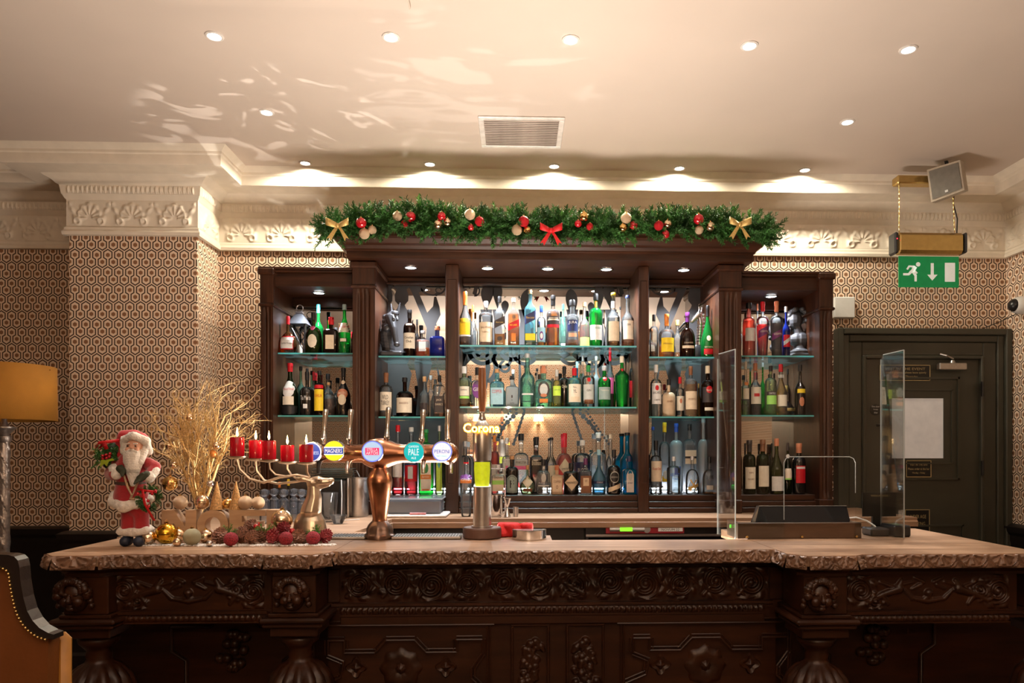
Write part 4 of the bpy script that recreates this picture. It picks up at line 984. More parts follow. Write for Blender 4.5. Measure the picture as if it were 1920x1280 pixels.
B('C1', 1117, 25, 551, 'std', 'gn', None, 0, 'k', 12, [('w', .12, .40, 'w', .96), ('w', .74, .86, 'o', .2)], [('GLENFIDDICH', .34, .035, 'g', .8)], 'bright green whisky bottle with white label and black cap')
B('C1', 1163, 9, 575, 'tall', 'cl', None, 0, 'k', 5, [], [], 'thin clear bottle with black cap between the two cream-labelled malts', 1)
B('C1', 1150, 25, 549, 'tall', 'cl', 'am', .12, 'y', 4, [('w', .10, .46, 'l', .85), ('w', .72, .84, 'w', .34)], [('TALISKER', .54, .03, 'h', .7)], 'clear malt bottle with yellow-tipped cap and long cream label')
B('C1', 1177, 24, 554, 'tall', 'cl', 'am', .15, 'i', 5, [('w', .14, .50, 'e', .85)], [('OBAN', .42, .04, 'd', .4)], 'clear malt bottle nearest the right upright of the top shelf, cream label and low amber')
# ---- wide centre bay, second shelf
B('C2', 870, 24, 687, 'std', 'pg', 'or', .20, 'w', 13, [('w', .27, .50, 'e', .92), ('w', .20, .26, 'x', .92)], [('Gordons', .42, .05, 'd', .6)], 'pale gin bottle with white cap, cream label and orange spirit at the bottom')
B('C2', 895, 23, 689, 'sqt', 'cl', None, 0, 'k', 14, [('o', .22, .66, 'v', .84)], [('GIN', .44, .09, 'w', .75)], 'clear gin bottle with purple disc label and black cap')
B('C2', 962, 15, 693, 'tall', 'cl', None, 0, 'w', 8, [], [], 'clear bottle with white cap behind the frosted stubby bottle', 1)
B('C2', 932, 28, 692, 'sqt', 'pb', None, 0, 'c', 7, [('w', .06, .50, 'a', .9), ('w', .30, .42, 'p', .01)], [('COPPER', .40, .09, 'r', .8)], 'square pale blue gin bottle with printed front and cork cap')
B('C2', 960, 25, 705, 'sqt', 'fr', None, 0, 'k', 7, [('o', .28, .38, 'd', .12)], [('A', .22, .06, 'd', .10), ('GIN', .12, .05, 'd', .4)], 'stubby frosted white square bottle with dark cap')
B('C2', 989, 28, 663, 'tall', 'aq', None, 0, 's', 8, [('w', .22, .25, 'w', .8)], [('A', .36, .04, 'd', .1)], 'very tall clear gin bottle with high shoulders and long neck')
B('C2', 1007, 12, 691, 'tall', 'cl', None, 0, 'k', 5, [], [], 'clear bottle with black cap behind the round-labelled aqua bottle', 1)
B('C2', 1019, 33, 686, 'sqt', 'aq', None, 0, 'u', 14, [('o', .22, .62, 'd', .72), ('o', .28, .56, 'h', .5), ('w', .10, .20, 'o', .5), ('o', .24, .32, 'u', .4)], [('PLYMOUTH GIN', .50, .035, 'e', .4)], 'broad aqua green gin bottle with black round label and copper cap')
B('C2', 1044, 17, 693, 'std', 'cl', 'yl', .72, 'h', 12, [('w', .30, .56, 'q', .9)], [('Limoncello', .46, .04, 'g', .8)], 'narrow bottle of bright lime yellow liqueur')
B('C2', 1058, 20, 687, 'std', 'bk', None, 0, 'k', 14, [], [('Opihr', .5, .10, 'e', .6)], 'black gin bottle with pale vertical lettering')
B('C2', 1082, 13, 678, 'tall', 'cy', None, 0, 'a', 12, [], [], 'tall cyan bottle behind the cream-labelled bottle', 1)
B('C2', 1093, 12, 667, 'tall', 'cl', None, 0, 's', 10, [], [], 'tall clear silver-capped bottle behind the cream-labelled bottle', 1)
B('C2', 1077, 28, 690, 'apo', 'aq', None, 0, 'r', 14, [('w', .12, .58, 'e', .86), ('w', .14, .26, 'l', .6)], [('No.', .50, .05, 'd', .3), ('YL', .40, .08, 'd', .3)], 'round gin bottle with dark red cap and large cream label')
B('C2', 1103, 25, 685, 'apo', 'cl', None, 0, 'g', 12, [('w', .10, .54, 'h', .84), ('o', .60, .70, 'r', .3), ('w', .08, .18, 'n', .7)], [('GIN', .40, .05, 'd', .4)], 'clear gin bottle with green cap and red wax seal')
B('C2', 1118, 14, 668, 'tall', 'fr', None, 0, 's', 8, [], [], 'tall frosted white bottle behind the red-sealed bottles', 1)
B('C2', 1144, 15, 655, 'tall', 'cl', 'rd', .4, 'r', 22, [('w', .25, .52, 'm', .9)], [], 'very tall bottle with long red foil neck and pink label at the back', 1)
B('C2', 1133, 25, 686, 'std', 'gn', None, 0, 's', 9, [('w', .18, .48, 'z', .92), ('o', .62, .74, 'r', .35)], [('Tanqueray', .40, .045, 'e', .8)], 'vivid green gin bottle with silver cap, red seal and grey label')
B('C2', 1166, 28, 668, 'rib', 'gn', None, 0, 'e', 12, [('o', .70, .76, 'r', .2)], [], 'ribbed green gin bottle tapering to the base with pale cork')
B('C2', 1185, 12, 662, 'std', 'bk', None, 0, 'k', 12, [('w', .2, .5, 'r', .9)], [], 'black bottle with red label half hidden by the right upright on the second shelf', 1)
# ---- wide centre bay, bottom
B('C3', 872, 24, 827, 'std', 'cl', None, 0, 's', 10, [], [], 'clear bottle with silver cap behind the ribbed spiced gin bottle', 1)
B('C3', 927, 16, 816, 'std', 'pk', 'pp', .7, 'o', 12, [('w', .28, .5, 'w', .8)], [], 'coral pink bottle with orange foil behind the steel tap column', 1)
B('C3', 950, 18, 821, 'sqt', 'cl', 'pp', .4, 'w', 10, [('w', .20, .62, 'w', .9), ('w', .30, .5, 'm', .3)], [], 'clear gin bottle with white cap and white and coral label', 1)
B('C3', 934, 25, 871, 'sqt', 'cl', None, 0, 'w', 10, [('w', .12, .70, 'e', .92), ('w', .34, .48, 'x', .94)], [('GORDONS', .58, .09, 'n', .7)], 'short gin bottle with bright green band on its label beside the tap column')
B('C3', 977, 29, 813, 'sqt', 'cl', None, 0, 'k', 12, [('w', .40, .56, 'h', .88), ('w', .40, .46, 'm', .9)], [('PINKSTER', .52, .04, 'k', .8)], 'broad clear gin bottle with hot pink band on a grey label', 1)
B('C3', 1006, 25, 819, 'sqt', 'bk', None, 0, 'k', 16, [], [('Brockmans', .54, .08, 'e', .85)], 'square black gin bottle with white gothic lettering and tall black cap', 1)
B('C3', 1034, 20, 820, 'tall', 'cl', None, 0, 'k', 5, [('w', .2, .5, 'e', .7)], [], 'clear bottle with flat black stopper left of the pink bottle', 1)
B('C3', 1059, 32, 812, 'dome', 'pk', 'pp', .5, 'r', 26, [('d', .28, .58, 'e', .8), ('w', .24, .30, 'w', .8)], [('JJ WHITLEY', .40, .04, 'd', .5)], 'big round coral pink gin bottle with red neck and diamond label', 1)
B('C3', 1092, 31, 825, 'apo', 'cl', None, 0, 'w', 10, [('w', .16, .58, 'i', .94)], [('BLOOM', .44, .07, 'w', .75)], 'broad clear bottle with large navy blue label and white cap', 1)
B('C3', 1122, 28, 811, 'sqt', 'cl', None, 0, 'w', 10, [('w', .2, .45, 'h', .5)], [], 'tall square clear bottle with glass stopper behind the blue flask', 1)
B('C3', 1145, 18, 814, 'tall', 'cl', None, 0, 'l', 8, [], [], 'clear bottle with gold-tinted stopper behind the black round-shouldered bottle', 1)
B('C3', 1176, 28, 811, 'tall', 'cy', None, 0, 'k', 5, [], [('STAR', .55, .04, 'w', .4)], 'tall cyan blue gin bottle at the back, tallest of the blue ones', 1)
B('C3', 960, 25, 855, 'std', 'bk', None, 0, 'c', 6, [('a', .06, .52, 'z', .84), ('a', .09, .49, 'd', .72), ('a', .10, .48, 'z', .68)], [('F', .28, .20, 'k', .38)], 'black stoneware bottle with grey label bearing a large letter F')
B('C3', 989, 30, 872, 'moon', 'pg', None, 0, 'c', 8, [('d', .20, .66, 'l', .7), ('w', .10, .22, 'n', .6)], [], 'squat round pale bottle with beige diagonal label and cork')
B('C3', 1019, 24, 861, 'sqt', 'cl', None, 0, 'k', 12, [('w', .24, .27, 'h', .9), ('o', .35, .6, 'h', .4)], [], 'thick-based clear tumbler-shaped bottle with black cap')
B('C3', 1044, 23, 872, 'sqt', 'cm', None, 0, 'u', 9, [('w', .10, .56, 'l', .8)], [('COPPER', .44, .08, 'n', .75), ('o', .26, .12, 'n', .2)], 'small copper-tan square gin bottle')
B('C3', 1071, 30, 868, 'apo', 'bk', None, 0, 'k', 10, [('d', .12, .64, 'l', .92)], [("HENDRICK'S", .38, .07, 'k', .7)], 'squat black apothecary gin bottle with cream diamond label')
B('C3', 1098, 23, 859, 'sqt', 'cl', None, 0, 'p', 12, [('w', .04, .52, 'n', .94), ('w', .24, .46, 'l', .5)], [('W', .38, .08, 'n', .3)], 'small bottle with brown wrap label and dark purple cap')
B('C3', 1123, 28, 843, 'bulb', 'lb', None, 0, 'a', 10, [('w', .24, .30, 'i', .94)], [('CITADELLE', .27, .03, 'w', .5)], 'sky blue flask-shaped bottle with thin navy band')
B('C3', 1151, 26, 843, 'squat', 'bk', None, 0, 'k', 14, [('s', .10, .20, 'l', .9), ('o', .26, .52, 'h', .7), ('o', .28, .50, 'k', .64)], [('BROCKMANS', .39, .04, 'h', .6)], 'round-shouldered black gin bottle with slanted cream strip')
B('C3', 1180, 26, 855, 'sqt', 'cy', None, 0, 'i', 10, [('a', .06, .64, 'w', .56), ('o', .36, .56, 'h', .3)], [('BOMBAY', .30, .04, 'i', .45)], 'square bright blue gin bottle with white arched label')
B('C3', 874, 25, 858, 'rib', 'cl', 'bn', .0, 'k', 8, [('a', .58, .72, 'v', .94), ('w', .57, .63, 'o', .9), ('w', .90, .93, 'r', .4)], [('OPIHR', .63, .04, 'w', .8)], 'ribbed clear spiced gin bottle with purple and orange label standing on the back counter', Y=4.52, zb_=CTZ)
# ---- narrow bay right of centre
B('RB1', 1226, 17, 590, 'std', 'cl', 'bn', .14, 'k', 12, [], [], 'clear bottle with black neck against the left upright, little left in it')
B('RB1', 1270, 20, 600, 'tall', 'cl', 'ld', .2, 'G', 10, [], [], 'clear gold-necked bottle behind the two cognacs', 1)
B('RB1', 1250, 30, 589, 'squat', 'cl', 'am', .30, 'o', 22, [('w', .12, .44, 'y', .84)], [('Hennessy', .30, .06, 'n', .7)], 'round-shouldered cognac bottle with orange neck and yellow scroll label')
B('RB1', 1289, 30, 586, 'dome', 'br', 'or', .2, 'v', 18, [('w', .20, .26, 'l', .8)], [('COURVOISIER', .32, .03, 'l', .7)], 'dark bulbous cognac bottle with purple foil neck')
B('RB1', 1327, 27, 573, 'tear', 'gn', None, 0, 'k', 20, [('w', .06, .17, 'r', .7), ('o', .32, .42, 'l', .32)], [('REMY MARTIN', .20, .03, 'l', .7)], 'tapering green cognac bottle with gold seal and red label')
B('RB2', 1230, 22, 684, 'std', 'cl', None, 0, 'w', 14, [('w', .24, .64, 'w', .86), ('o', .50, .60, 'r', .34)], [('BACARDI', .46, .045, 'k', .8), ('CARTA', .32, .03, 'k', .6)], 'clear white rum bottle with red dot on its white label')
B('RB2', 1310, 10, 719, 'tall', 'am', None, 0, 'G', 8, [], [], 'thin gold bottle between the two rums', 1)
B('RB2', 1254, 25, 711, 'squat', 'cm', None, 0, 'k', 11, [], [('KRAKEN', .40, .05, 'n', .5)], 'cream-coloured round rum bottle with black cap')
B('RB2', 1275, 17, 707, 'std', 'cl', None, 0, 'r', 12, [('w', .16, .52, 'e', .9), ('o', .34, .46, 'u', .3)], [], 'clear bottle with scarlet cap and pale label')
B('RB2', 1295, 25, 687, 'apo', 'cl', 'ld', .64, 'n', 16, [('w', .14, .50, 'l', .92)], [('DIPLOMATICO', .34, .04, 'n', .7)], 'golden rum bottle with tan label and brown cap')
B('RB2', 1327, 25, 686, 'std', 'br', None, 0, 'l', 14, [('w', .28, .58, 'd', .96), ('o', .46, .60, 'r', .5), ('w', .12, .18, 'e', .7)], [('Havana Club', .52, .05, 'e', .5)], 'brown rum bottle with dark label and red emblem')
B('RB3', 1224, 16, 800, 'tall', 'cl', None, 0, 'b', 6, [('w', .3, .4, 'b', .5)], [], 'clear bottle with small blue cap at the back beside the left upright', 1)
B('RB3', 1246, 22, 792, 'std', 'cl', None, 0, 'y', 18, [('w', .16, .24, 'y', .6), ('o', .2, .32, 'w', .5)], [('Ketel One', .42, .04, 'd', .7)], 'clear vodka bottle with bright yellow cap', 1)
B('RB3', 1268, 25, 794, 'apo', 'fr', None, 0, 'b', 16, [('w', .26, .38, 'b', .5)], [], 'frosted vodka bottle with navy blue cap', 1)
B('RB3', 1293, 24, 795, 'sqh', 'cl', None, 0, 'k', 12, [('w', .42, .62, 'e', .94), ('w', .50, .53, 'd', .95)], [('CHASE', .66, .05, 'k', .8)], 'clear vodka bottle with black-striped cream label and black stopper', 1)
B('RB3', 1319, 22, 786, 'std', 'fr', None, 0, 'a', 6, [], [('GREY', .5, .04, 'z', .6)], 'tall frosted pale blue vodka bottle', 1)
B('RB3', 1230, 23, 826, 'std', 'cl', None, 0, 'k', 18, [('w', .24, .62, 'e', .92)], [('Ketel One', .48, .05, 'r', .8)], 'clear vodka bottle with black cap and cream label with red script')
B('RB3', 1263, 26, 856, 'apo', 'cl', None, 0, 's', 8, [], [('ABSOLUT', .52, .09, 'b', .82), ('VODKA', .42, .07, 'b', .55)], 'clear apothecary vodka bottle with blue lettering')
B('RB3', 1298, 26, 855, 'dome', 'cl', None, 0, 's', 7, [('s', .16, .24, 'G', .8)], [('X', .24, .30, 'G', .7)], 'clear bell-shaped bottle with large gold X')
B('RB3', 1330, 27, 856, 'dome', 'cl', 'am', .06, 'k', 12, [('w', .12, .24, 'h', .6)], [('NUVO', .46, .10, 'd', .6)], 'clear bell-shaped bottle with black cap at the right end of the bottom row')
# ---- far right bay
B('R1', 1420, 11, 570, 'tall', 'cl', None, 0, 'u', 12, [], [], 'clear bottle with copper foil behind the pink gin and red vermouth', 1)
B('R1', 1404, 24, 568, 'bord', 'pk', 'op', .66, 'k', 11, [('w', .28, .52, 'w', .8)], [], 'peach pink bottle with black cap and pale label')
B('R1', 1430, 24, 566, 'tap', 'cl', 'rd', .58, 'r', 18, [('s', .38, .52, 'p', .86)], [('LOCH FYNE', .45, .035, 'e', .75)], 'deep red liqueur bottle with red foil and slanted label')
B('R1', 1456, 24, 565, 'tap', 'cl', 'dk', .60, 'u', 20, [('s', .34, .46, 'p', .86)], [('LOCH FYNE', .40, .035, 'e', .75)], 'near-black liqueur bottle with maroon foil and slanted label')
B('R1', 1474, 15, 575, 'tall', 'bl', None, 0, 's', 10, [('w', .20, .44, 'r', .9), ('s', .28, .36, 'h', .9)], [], 'cobalt blue bottle with red and white label beside the bust')
B('R2', 1398, 14, 678, 'tall', 'cl', None, 0, 'e', 14, [('w', .3, .5, 'e', .8), ('w', .56, .62, 'o', .5)], [], 'clear bottle with cream label tight against the main pilaster')
B('R2', 1430, 11, 680, 'tall', 'gn', None, 0, 's', 8, [], [], 'slim green bottle behind the dark amaro', 1)
B('R2', 1416, 22, 681, 'tall', 'cl', 'dk', .40, 'u', 14, [('w', .22, .54, 'e', .92), ('w', .36, .42, 'r', .5)], [], 'bottle of very dark amaro with white label and maroon cap')
B('R2', 1445, 22, 686, 'apo', 'pg', 'gr', .34, 'k', 10, [('w', .22, .44, 'x', .9), ('w', .40, .48, 'd', .9)], [('CHARTREUSE', .44, .04, 'w', .7)], 'clear bottle with green label, green liqueur and black cap')
B('R2', 1477, 10, 692, 'tall', 'bk', None, 0, 'k', 10, [], [], 'thin black bottle behind the orange liqueur', 1)
B('R2', 1464, 24, 683, 'burg', 'cl', 'oy', .72, 'r', 14, [('w', .18, .40, 'e', .8), ('w', .74, .80, 'w', .5)], [], 'bottle of orange-yellow liqueur with red and white neck')
B('R2', 1473, 34, 723, 'ball', 'bk', None, 0, 'G', 12, [('w', .16, .26, 'G', .98)], [], 'round black liqueur flask with gold crown stopper and gold belt')
B('R2', 1500, 20, 684, 'tall', 'bk', None, 0, 'k', 12, [('w', .44, .52, 'y', .8), ('o', .18, .36, 'u', .5)], [], 'tall black bottle with yellow band and fruit emblem')
WG = 'wine bottles at the bottom of the far right bay'
B('R3', 1447, 10, 831, 'burg', 'dg', None, 0, 'k', 14, [], [], 'dark green wine bottle behind, between the tan-capsule and pale green bottles', 1, 'wine_bottle', WG)
B('R3', 1397, 9, 831, 'bord', 'bk', None, 0, 'd', 14, [], [], 'black wine bottle behind, hard against the pilaster', 1, 'wine_bottle', WG)
B('R3', 1405, 24, 825, 'bord', 'dg', 'dk', .60, 'd', 22, [('w', .10, .50, 'e', .86)], [('BIN', .40, .03, 'n', .4), ('MALBEC', .28, .03, 'n', .6)], 'dark green wine bottle with cream label, leftmost in front', 0, 'wine_bottle', WG)
B('R3', 1430, 24, 824, 'bord', 'dg', 'dk', .60, 'n', 22, [('w', .14, .52, 'e', .86)], [], 'dark green wine bottle with orange-brown capsule and plain cream label', 0, 'wine_bottle', WG)
B('R3', 1456, 26, 822, 'burg', 'ol', None, 0, 'u', 14, [('w', .06, .32, 'w', .92)], [], 'olive green sloping-shouldered wine bottle with low square white label', 0, 'wine_bottle', WG)
B('R3', 1477, 15, 830, 'burg', 'dg', 'dk', .6, 'd', 14, [('w', .30, .50, 'e', .9), ('w', .28, .31, 'x', .9), ('o', .70, .78, 'w', .5)], [], 'slim dark wine bottle with white label and thin green line', 0, 'wine_bottle', WG)
B('R3', 1498, 25, 831, 'bord', 'bk', None, 0, 'u', 18, [('w', .22, .56, 'r', .76), ('w', .50, .54, 'w', .7)], [], 'black wine bottle with vivid red label standing apart on the right', 0, 'wine_bottle', WG)
# ============================================================ helpers for sculpted things
def remesh(o, v, it=3):
    m = o.modifiers.new('remesh', 'REMESH'); m.mode = 'VOXEL'; m.voxel_size = v; m.use_smooth_shade = True
    s = o.modifiers.new('smooth', 'SMOOTH'); s.iterations = it; s.factor = .5
    return o
class Loc:
    """local frame: pixels measured on the plane Y, relative to a foot point"""
    def __init__(s, px, py, Y, z): s.px, s.Y, s.o = px, Y, Vector((P(px, 849, Y).x, Y, z)); s.k = SCL(Y, s.o.x); s.py = py
    def __call__(s, px, py, dy=0): return Vector(((px-s.px)/s.k, dy, (s.py-py)/s.k))
    def r(s, px): return px/s.k
def RX(a): return Matrix.Rotation(R(a), 4, 'X')
def face(c, a=90): return Matrix.Translation(Vector(c)) @ RX(a)
M_fur = mat('white_fur', (.80, .76, .70), .95, var=.12, scale=90, bump=1, bscale=160, sheen=.5)
M_coat = mat('red_velvet', (.36, .006, .014), .8, var=.15, scale=40, bump=.4, sheen=.6)
M_skin = mat('doll_skin', (.70, .38, .26), .45, var=.04)
M_fir = mat('fir_green', (.035, .13, .022), .6, var=.55, scale=9)
_n = M_fir.node_tree.nodes['Principled BSDF']
M_fir2 = mat('fir_light_green', (.10, .30, .05), .6, var=.4, scale=9)
def needles(b, base, d, L_, n, nl, wdt, rnd):
    """a fir tip: a thin stem with a brush of flat needles"""
    d = Vector(d).normalized(); a = d.orthogonal().normalized(); c = d.cross(a)
    base = Vector(base)
    V = []; Fc = []
    V += [base+a*.003, base-a*.003, base+d*L_]; Fc.append((0, 1, 2))
    for i in range(n):
        t = (i+.5)/n; q = base+d*L_*t; th = rnd.random()*2*PI
        out = (a*math.cos(th)+c*math.sin(th)+d*(.55+.5*t)).normalized()
        s = d.cross(out).normalized(); s = (s*math.cos(th*3)+out.cross(s)*math.sin(th*3))*wdt
        k = len(V); l = nl*(1.1-.55*t)
        V += [q-s*.5, q+s*.5, q+out*l+s*.25, q+out*l-s*.25]; Fc.append((k, k+1, k+2, k+3))
    b.add([tuple(v) for v in V], Fc)
# ============================================================ garland on the crown
gz = ZS+.17
gx0, gx1 = X(600, 4.55), X(1445, 4.55)
gar = thing('fir_garland', 'thick artificial green fir garland lying along the crown of the cabinet', 'garland', ((gx0+gx1)/2, 4.56, gz))
rnd = random.Random(11)
def garpt(t): return Vector(((gx0+gx1)/2*0+(t-.5)*(gx1-gx0)*.97, .02*math.sin(t*23)-.03, .0+.012*math.sin(t*9)-(.03 if t<.06 or t>.94 else 0)))
MB().tube([garpt(i/60) for i in range(61)], .028, 8).build('rope', M_fir, gar)
for nm, mm, cnt, seed in (('foliage', M_fir, 1000, 1), ('fresh_tips', M_fir2, 190, 2)):
    b = MB(); rr = random.Random(seed)
    for i in range(cnt):
        t = rr.random(); p = garpt(t); th = rr.uniform(-85, 165)
        d = Vector((rr.uniform(-.5, .5)+(.6 if t > .96 else -.6 if t < .04 else 0), -math.cos(R(th))*1.0, math.sin(R(th))))
        if nm == 'fresh_tips': d = Vector((rr.uniform(-.5, .5), rr.uniform(-.3, .6), rr.uniform(.4, 1)))
        if d.z < -.1 : d.y = -abs(d.y)-.35
        if d.y > .3: d.y *= .5
        Ls = rr.uniform(.10, .165)*(1.0 if d.z > -.2 else .95)
        needles(b, p+Vector((rr.uniform(-.02, .02), -.02 if d.z < 0 else 0, rr.uniform(-.02, .02))), d, Ls, 48, .036, .0058, rr)
    b.build(nm, mm, gar, smooth=0, kind='stuff', fixn=False)
def bauble_mesh(m, r, kind=''):
    b = MB()
    fn = None
    if kind == 'stripe': b.lathe([(max(1e-4, r*math.sin(PI*i/32)*(1+.03*math.sin(i*2.2))), -r*math.cos(PI*i/32)) for i in range(33)], seg=24)
    else: b.ball((0, 0, 0), r, 24, 16)
    return b.mesh('bauble', m, 180)
_bm = {}
def bauble(px, py, r, m, lab, Y, grp=None, kind='', z=None, capm=None, ground=None):
    x = P(px, 849, Y).x; k = SCL(Y, x); rr = r/k
    key = (m.name, kind)
    if key not in _bm: _bm[key] = bauble_mesh(m, 1, kind)
    o = link('bauble', _bm[key], None, (x, Y, Z(py, Y, px) if ground is None else ground+rr+.0005), label=lab, cat='bauble', group=grp); o.scale = (rr, rr, rr)
    c = _bm.get('cap') or MB().lathe([(.2, .95), (.2, 1.13), (.16, 1.15), (.001, 1.15)], seg=12).tube([(.0, 0, 1.1), (.09, 0, 1.25), (0, 0, 1.34), (-.09, 0, 1.25), (0, 0, 1.1)], .02, 5).mesh('cap', M_gold)
    _bm['cap'] = c
    link('cap', c, o)
    return o
RG, RGG, CH, CHG, GO = M_redg, M_redgl, M_champ, M_champs, M_gold
cl_pos = ['beside the left gold bow', 'second group from the left end', 'third group from the left end', 'fourth group from the left end', 'left of the red bow', 'right of the red bow', 'second group right of the red bow', 'second group from the right end', 'beside the right gold bow']
gb = [[(677, 418, 10, RG, 'upper shiny red'), (683, 438, 10, CH, 'lower champagne glitter'), (698, 431, 8, CH, 'small champagne')],
      [(745, 405, 9, CH, 'champagne glitter'), (770, 406, 10, RG, 'large shiny red'), (758, 420, 7, RGG, 'small red')],
      [(828, 405, 8, RG, 'upper shiny red'), (821, 421, 9, CHG, 'lower left gold'), (839, 417, 8, CHG, 'lower right champagne')],
      [(881, 402, 10, CH, 'large pale champagne'), (899, 415, 9, RGG, 'red'), (883, 426, 6, RG, 'tiny red')],
      [(982, 415, 10, RGG, 'red glitter'), (969, 431, 10, CH, 'champagne glitter'), (989, 432, 8, GO, 'small shiny gold')],
      [(1095, 406, 9, GO, 'shiny gold'), (1084, 419, 7, RG, 'dark red'), (1106, 425, 7, RGG, 'crimson')],
      [(1174, 409, 10, CH, 'large champagne glitter'), (1168, 427, 8, GO, 'small shiny gold'), (1188, 422, 8, RG, 'red')],
      [(1235, 423, 9, RGG, 'red glitter'), (1252, 420, 8, CHG, 'shiny champagne'), (1248, 439, 8, RG, 'lower shiny red')],
      [(1310, 411, 10, RG, 'shiny red'), (1311, 431, 8, CH, 'lower champagne'), (1332, 425, 9, CHG, 'right-hand champagne')]]
for g, ps in zip(gb, cl_pos):
    for i, (px, py, r, m, d) in enumerate(g): bauble(px, py, r, m, '%s bauble in the garland, %s' % (d, ps), 4.40+.012*i, 'baubles in the fir garland')
M_gfab = mat('gold_glitter_fabric', (.62, .43, .15), .5, .5, var=.2, scale=200, bump=.4, bscale=300); M_rfab = mat('red_glitter_fabric', (.62, .01, .015), .5, .1, var=.2, scale=200, bump=.4, bscale=300)
def ribbon(b, pts, w, t=.0012):
    """thick ribbon through pts, width direction given per point"""
    V = []; n = len(pts)
    for (p, wd) in pts:
        p = Vector(p); wd = Vector(wd).normalized()*w
        V += [tuple(p+wd*.5), tuple(p-wd*.5)]
    f = [(2*i, 2*i+1, 2*i+3, 2*i+2) for i in range(n-1)]
    b.add(V, f)
def bow(px, py, sc, m, lab, Y=4.36, rot=0):
    o = thing('ribbon_bow', lab, 'bow', (P(px, 849, Y).x, Y, Z(py, Y, px)), group='bows on the fir garland'); s = sc/SCL(Y)
    for sg in (-1, 1):
        b = MB(); pts = []
        for i in range(13):
            t = i/12*2*PI; x = sg*(.5-.5*math.cos(t))*1.0; q = math.sin(t)
            pts.append(((x*s, -abs(math.sin(t/2))*.4*s+q*.30*s, (.32*x*sg+.12*q)*s), (0, .1*q, .35+.75*(.5-.5*math.cos(t)))))
        V = []
        for (p, wd) in pts:
            p = Vector(p); wv = Vector((wd[0], wd[1], 1)).normalized()*s*(.22+.38*abs(wd[2])); V += [tuple(p+wv*.5), tuple(p-wv*.5)]
        b.add(V, [(2*i, 2*i+1, 2*i+3, 2*i+2) for i in range(12)])
        l = b.build('loop', m, o, smooth=80); md = l.modifiers.new('s', 'SOLIDIFY'); md.thickness = .0015
        a = Vector((sg*.08*s, -.1*s, -.1*s)); c = Vector((sg*.62*s, -.15*s, -1.35*s)); c2 = Vector((sg*.98*s, -.15*s, -1.15*s)); m1 = Vector((sg*.72*s, -.15*s, -1.05*s))
        tb = MB().add([tuple(Vector((-.06*s, -.1*s, -.1*s))), tuple(Vector((.06*s+.1*s*0, -.1*s, -.1*s))), tuple(c), tuple(m1), tuple(c2), (sg*.22*s, -.1*s, -.05*s)], [(0, 1, 2, 3) if sg > 0 else (1, 0, 2, 3), (1, 5, 4, 3)] if sg > 0 else [(1, 0, 3, 2), (0, 5, 4, 3)])
        l = tb.build('tail', m, o, smooth=0); md = l.modifiers.new('s', 'SOLIDIFY'); md.thickness = .0015
    MB().ball((0, -.25*s, 0), .2*s, 10, 8, (1, .8, 1.1)).build('knot', m, o)
bow(634, 424, 21, M_gfab, 'gold glitter bow at the left end of the garland'); bow(1033, 433, 21, M_rfab, 'bright red bow hanging at the middle of the garland'); bow(1386, 422, 21, M_gfab, 'gold glitter bow at the right end of the garland')
# ============================================================ exit sign, speaker, wall boxes, camera
M_exg = mat('exit_green', (.0, .17, .045), .45, emit=.35, ecol=(0, .30, .08)); M_exw = mat('exit_white', (.75, .78, .72), .45, emit=.35)
ex = thing('exit_sign', 'green running man exit sign hanging from a brass light housing on chains', 'exit sign')
EY = 4.72
def E(px, py): return P(px, py, EY)
def bx(n, px0, px1, py0, py1, y0, y1, m, par, bev=.003, **kw):
    a, c = E(px0, py1), E(px1, py0); return MB().box(a.x, c.x, y0, y1, a.z, c.z, bev).build(n, m, par, smooth=30, **kw)
bx('sign_panel', 1685, 1798, 481, 538, EY, EY+.006, M_exg, ex, .001)
pb_ = bx('housing', 1680, 1806, 438, 476, EY-.03, EY+.05, M_brass, ex, .02)
bx('end_cap', 1673, 1681, 437, 477, EY-.035, EY+.055, M_blk, ex, .01); bx('end_cap', 1804, 1809, 438, 476, EY-.035, EY+.055, M_blk, ex, .008)
MB().ball(tuple(E(1677, 450)+Vector((0, -.036, 0))), .004).build('indicator_lamp', emis('red_led', (1, .02, .05), 3), ex)
g = MB()
def pp(pts): g.prism([(E(a, b_).x, E(a, b_).z) for a, b_ in pts], EY-.0012, EY-.0002)
def zz(x, y): return (1560+x*360/1280, 280+y*360/1280)
pp([zz(752, 756), zz(820, 756), zz(820, 882), zz(752, 882)])
pp([zz(658, 758), zz(678, 758), zz(678, 835), zz(703, 835), zz(668, 874), zz(635, 835), zz(658, 835)])
hd = [zz(574+15*math.cos(t*PI/7), 766+15*math.sin(t*PI/7)) for t in range(14)]; pp(hd)
def limb(a, b_, w1, w2):
    a, b_ = Vector((*a, 0)), Vector((*b_, 0)); d = (b_-a).normalized(); n = Vector((-d.y, d.x, 0))
    pp([zz(*(a+n*w1/2)[:2]), zz(*(b_+n*w2/2)[:2]), zz(*(b_-n*w2/2)[:2]), zz(*(a-n*w1/2)[:2])])
for q in (((555, 780), (535, 815), 28, 24), ((555, 783), (515, 778), 14, 12), ((516, 776), (500, 800), 13, 12), ((560, 785), (548, 808), 12, 12), ((548, 806), (568, 826), 11, 10), ((530, 812), (512, 832), 20, 15), ((515, 832), (474, 832), 15, 15), ((538, 812), (557, 840), 20, 16), ((557, 836), (557, 880), 16, 15)): limb(*q)
g.build('pictogram', M_exw, ex, smooth=0)
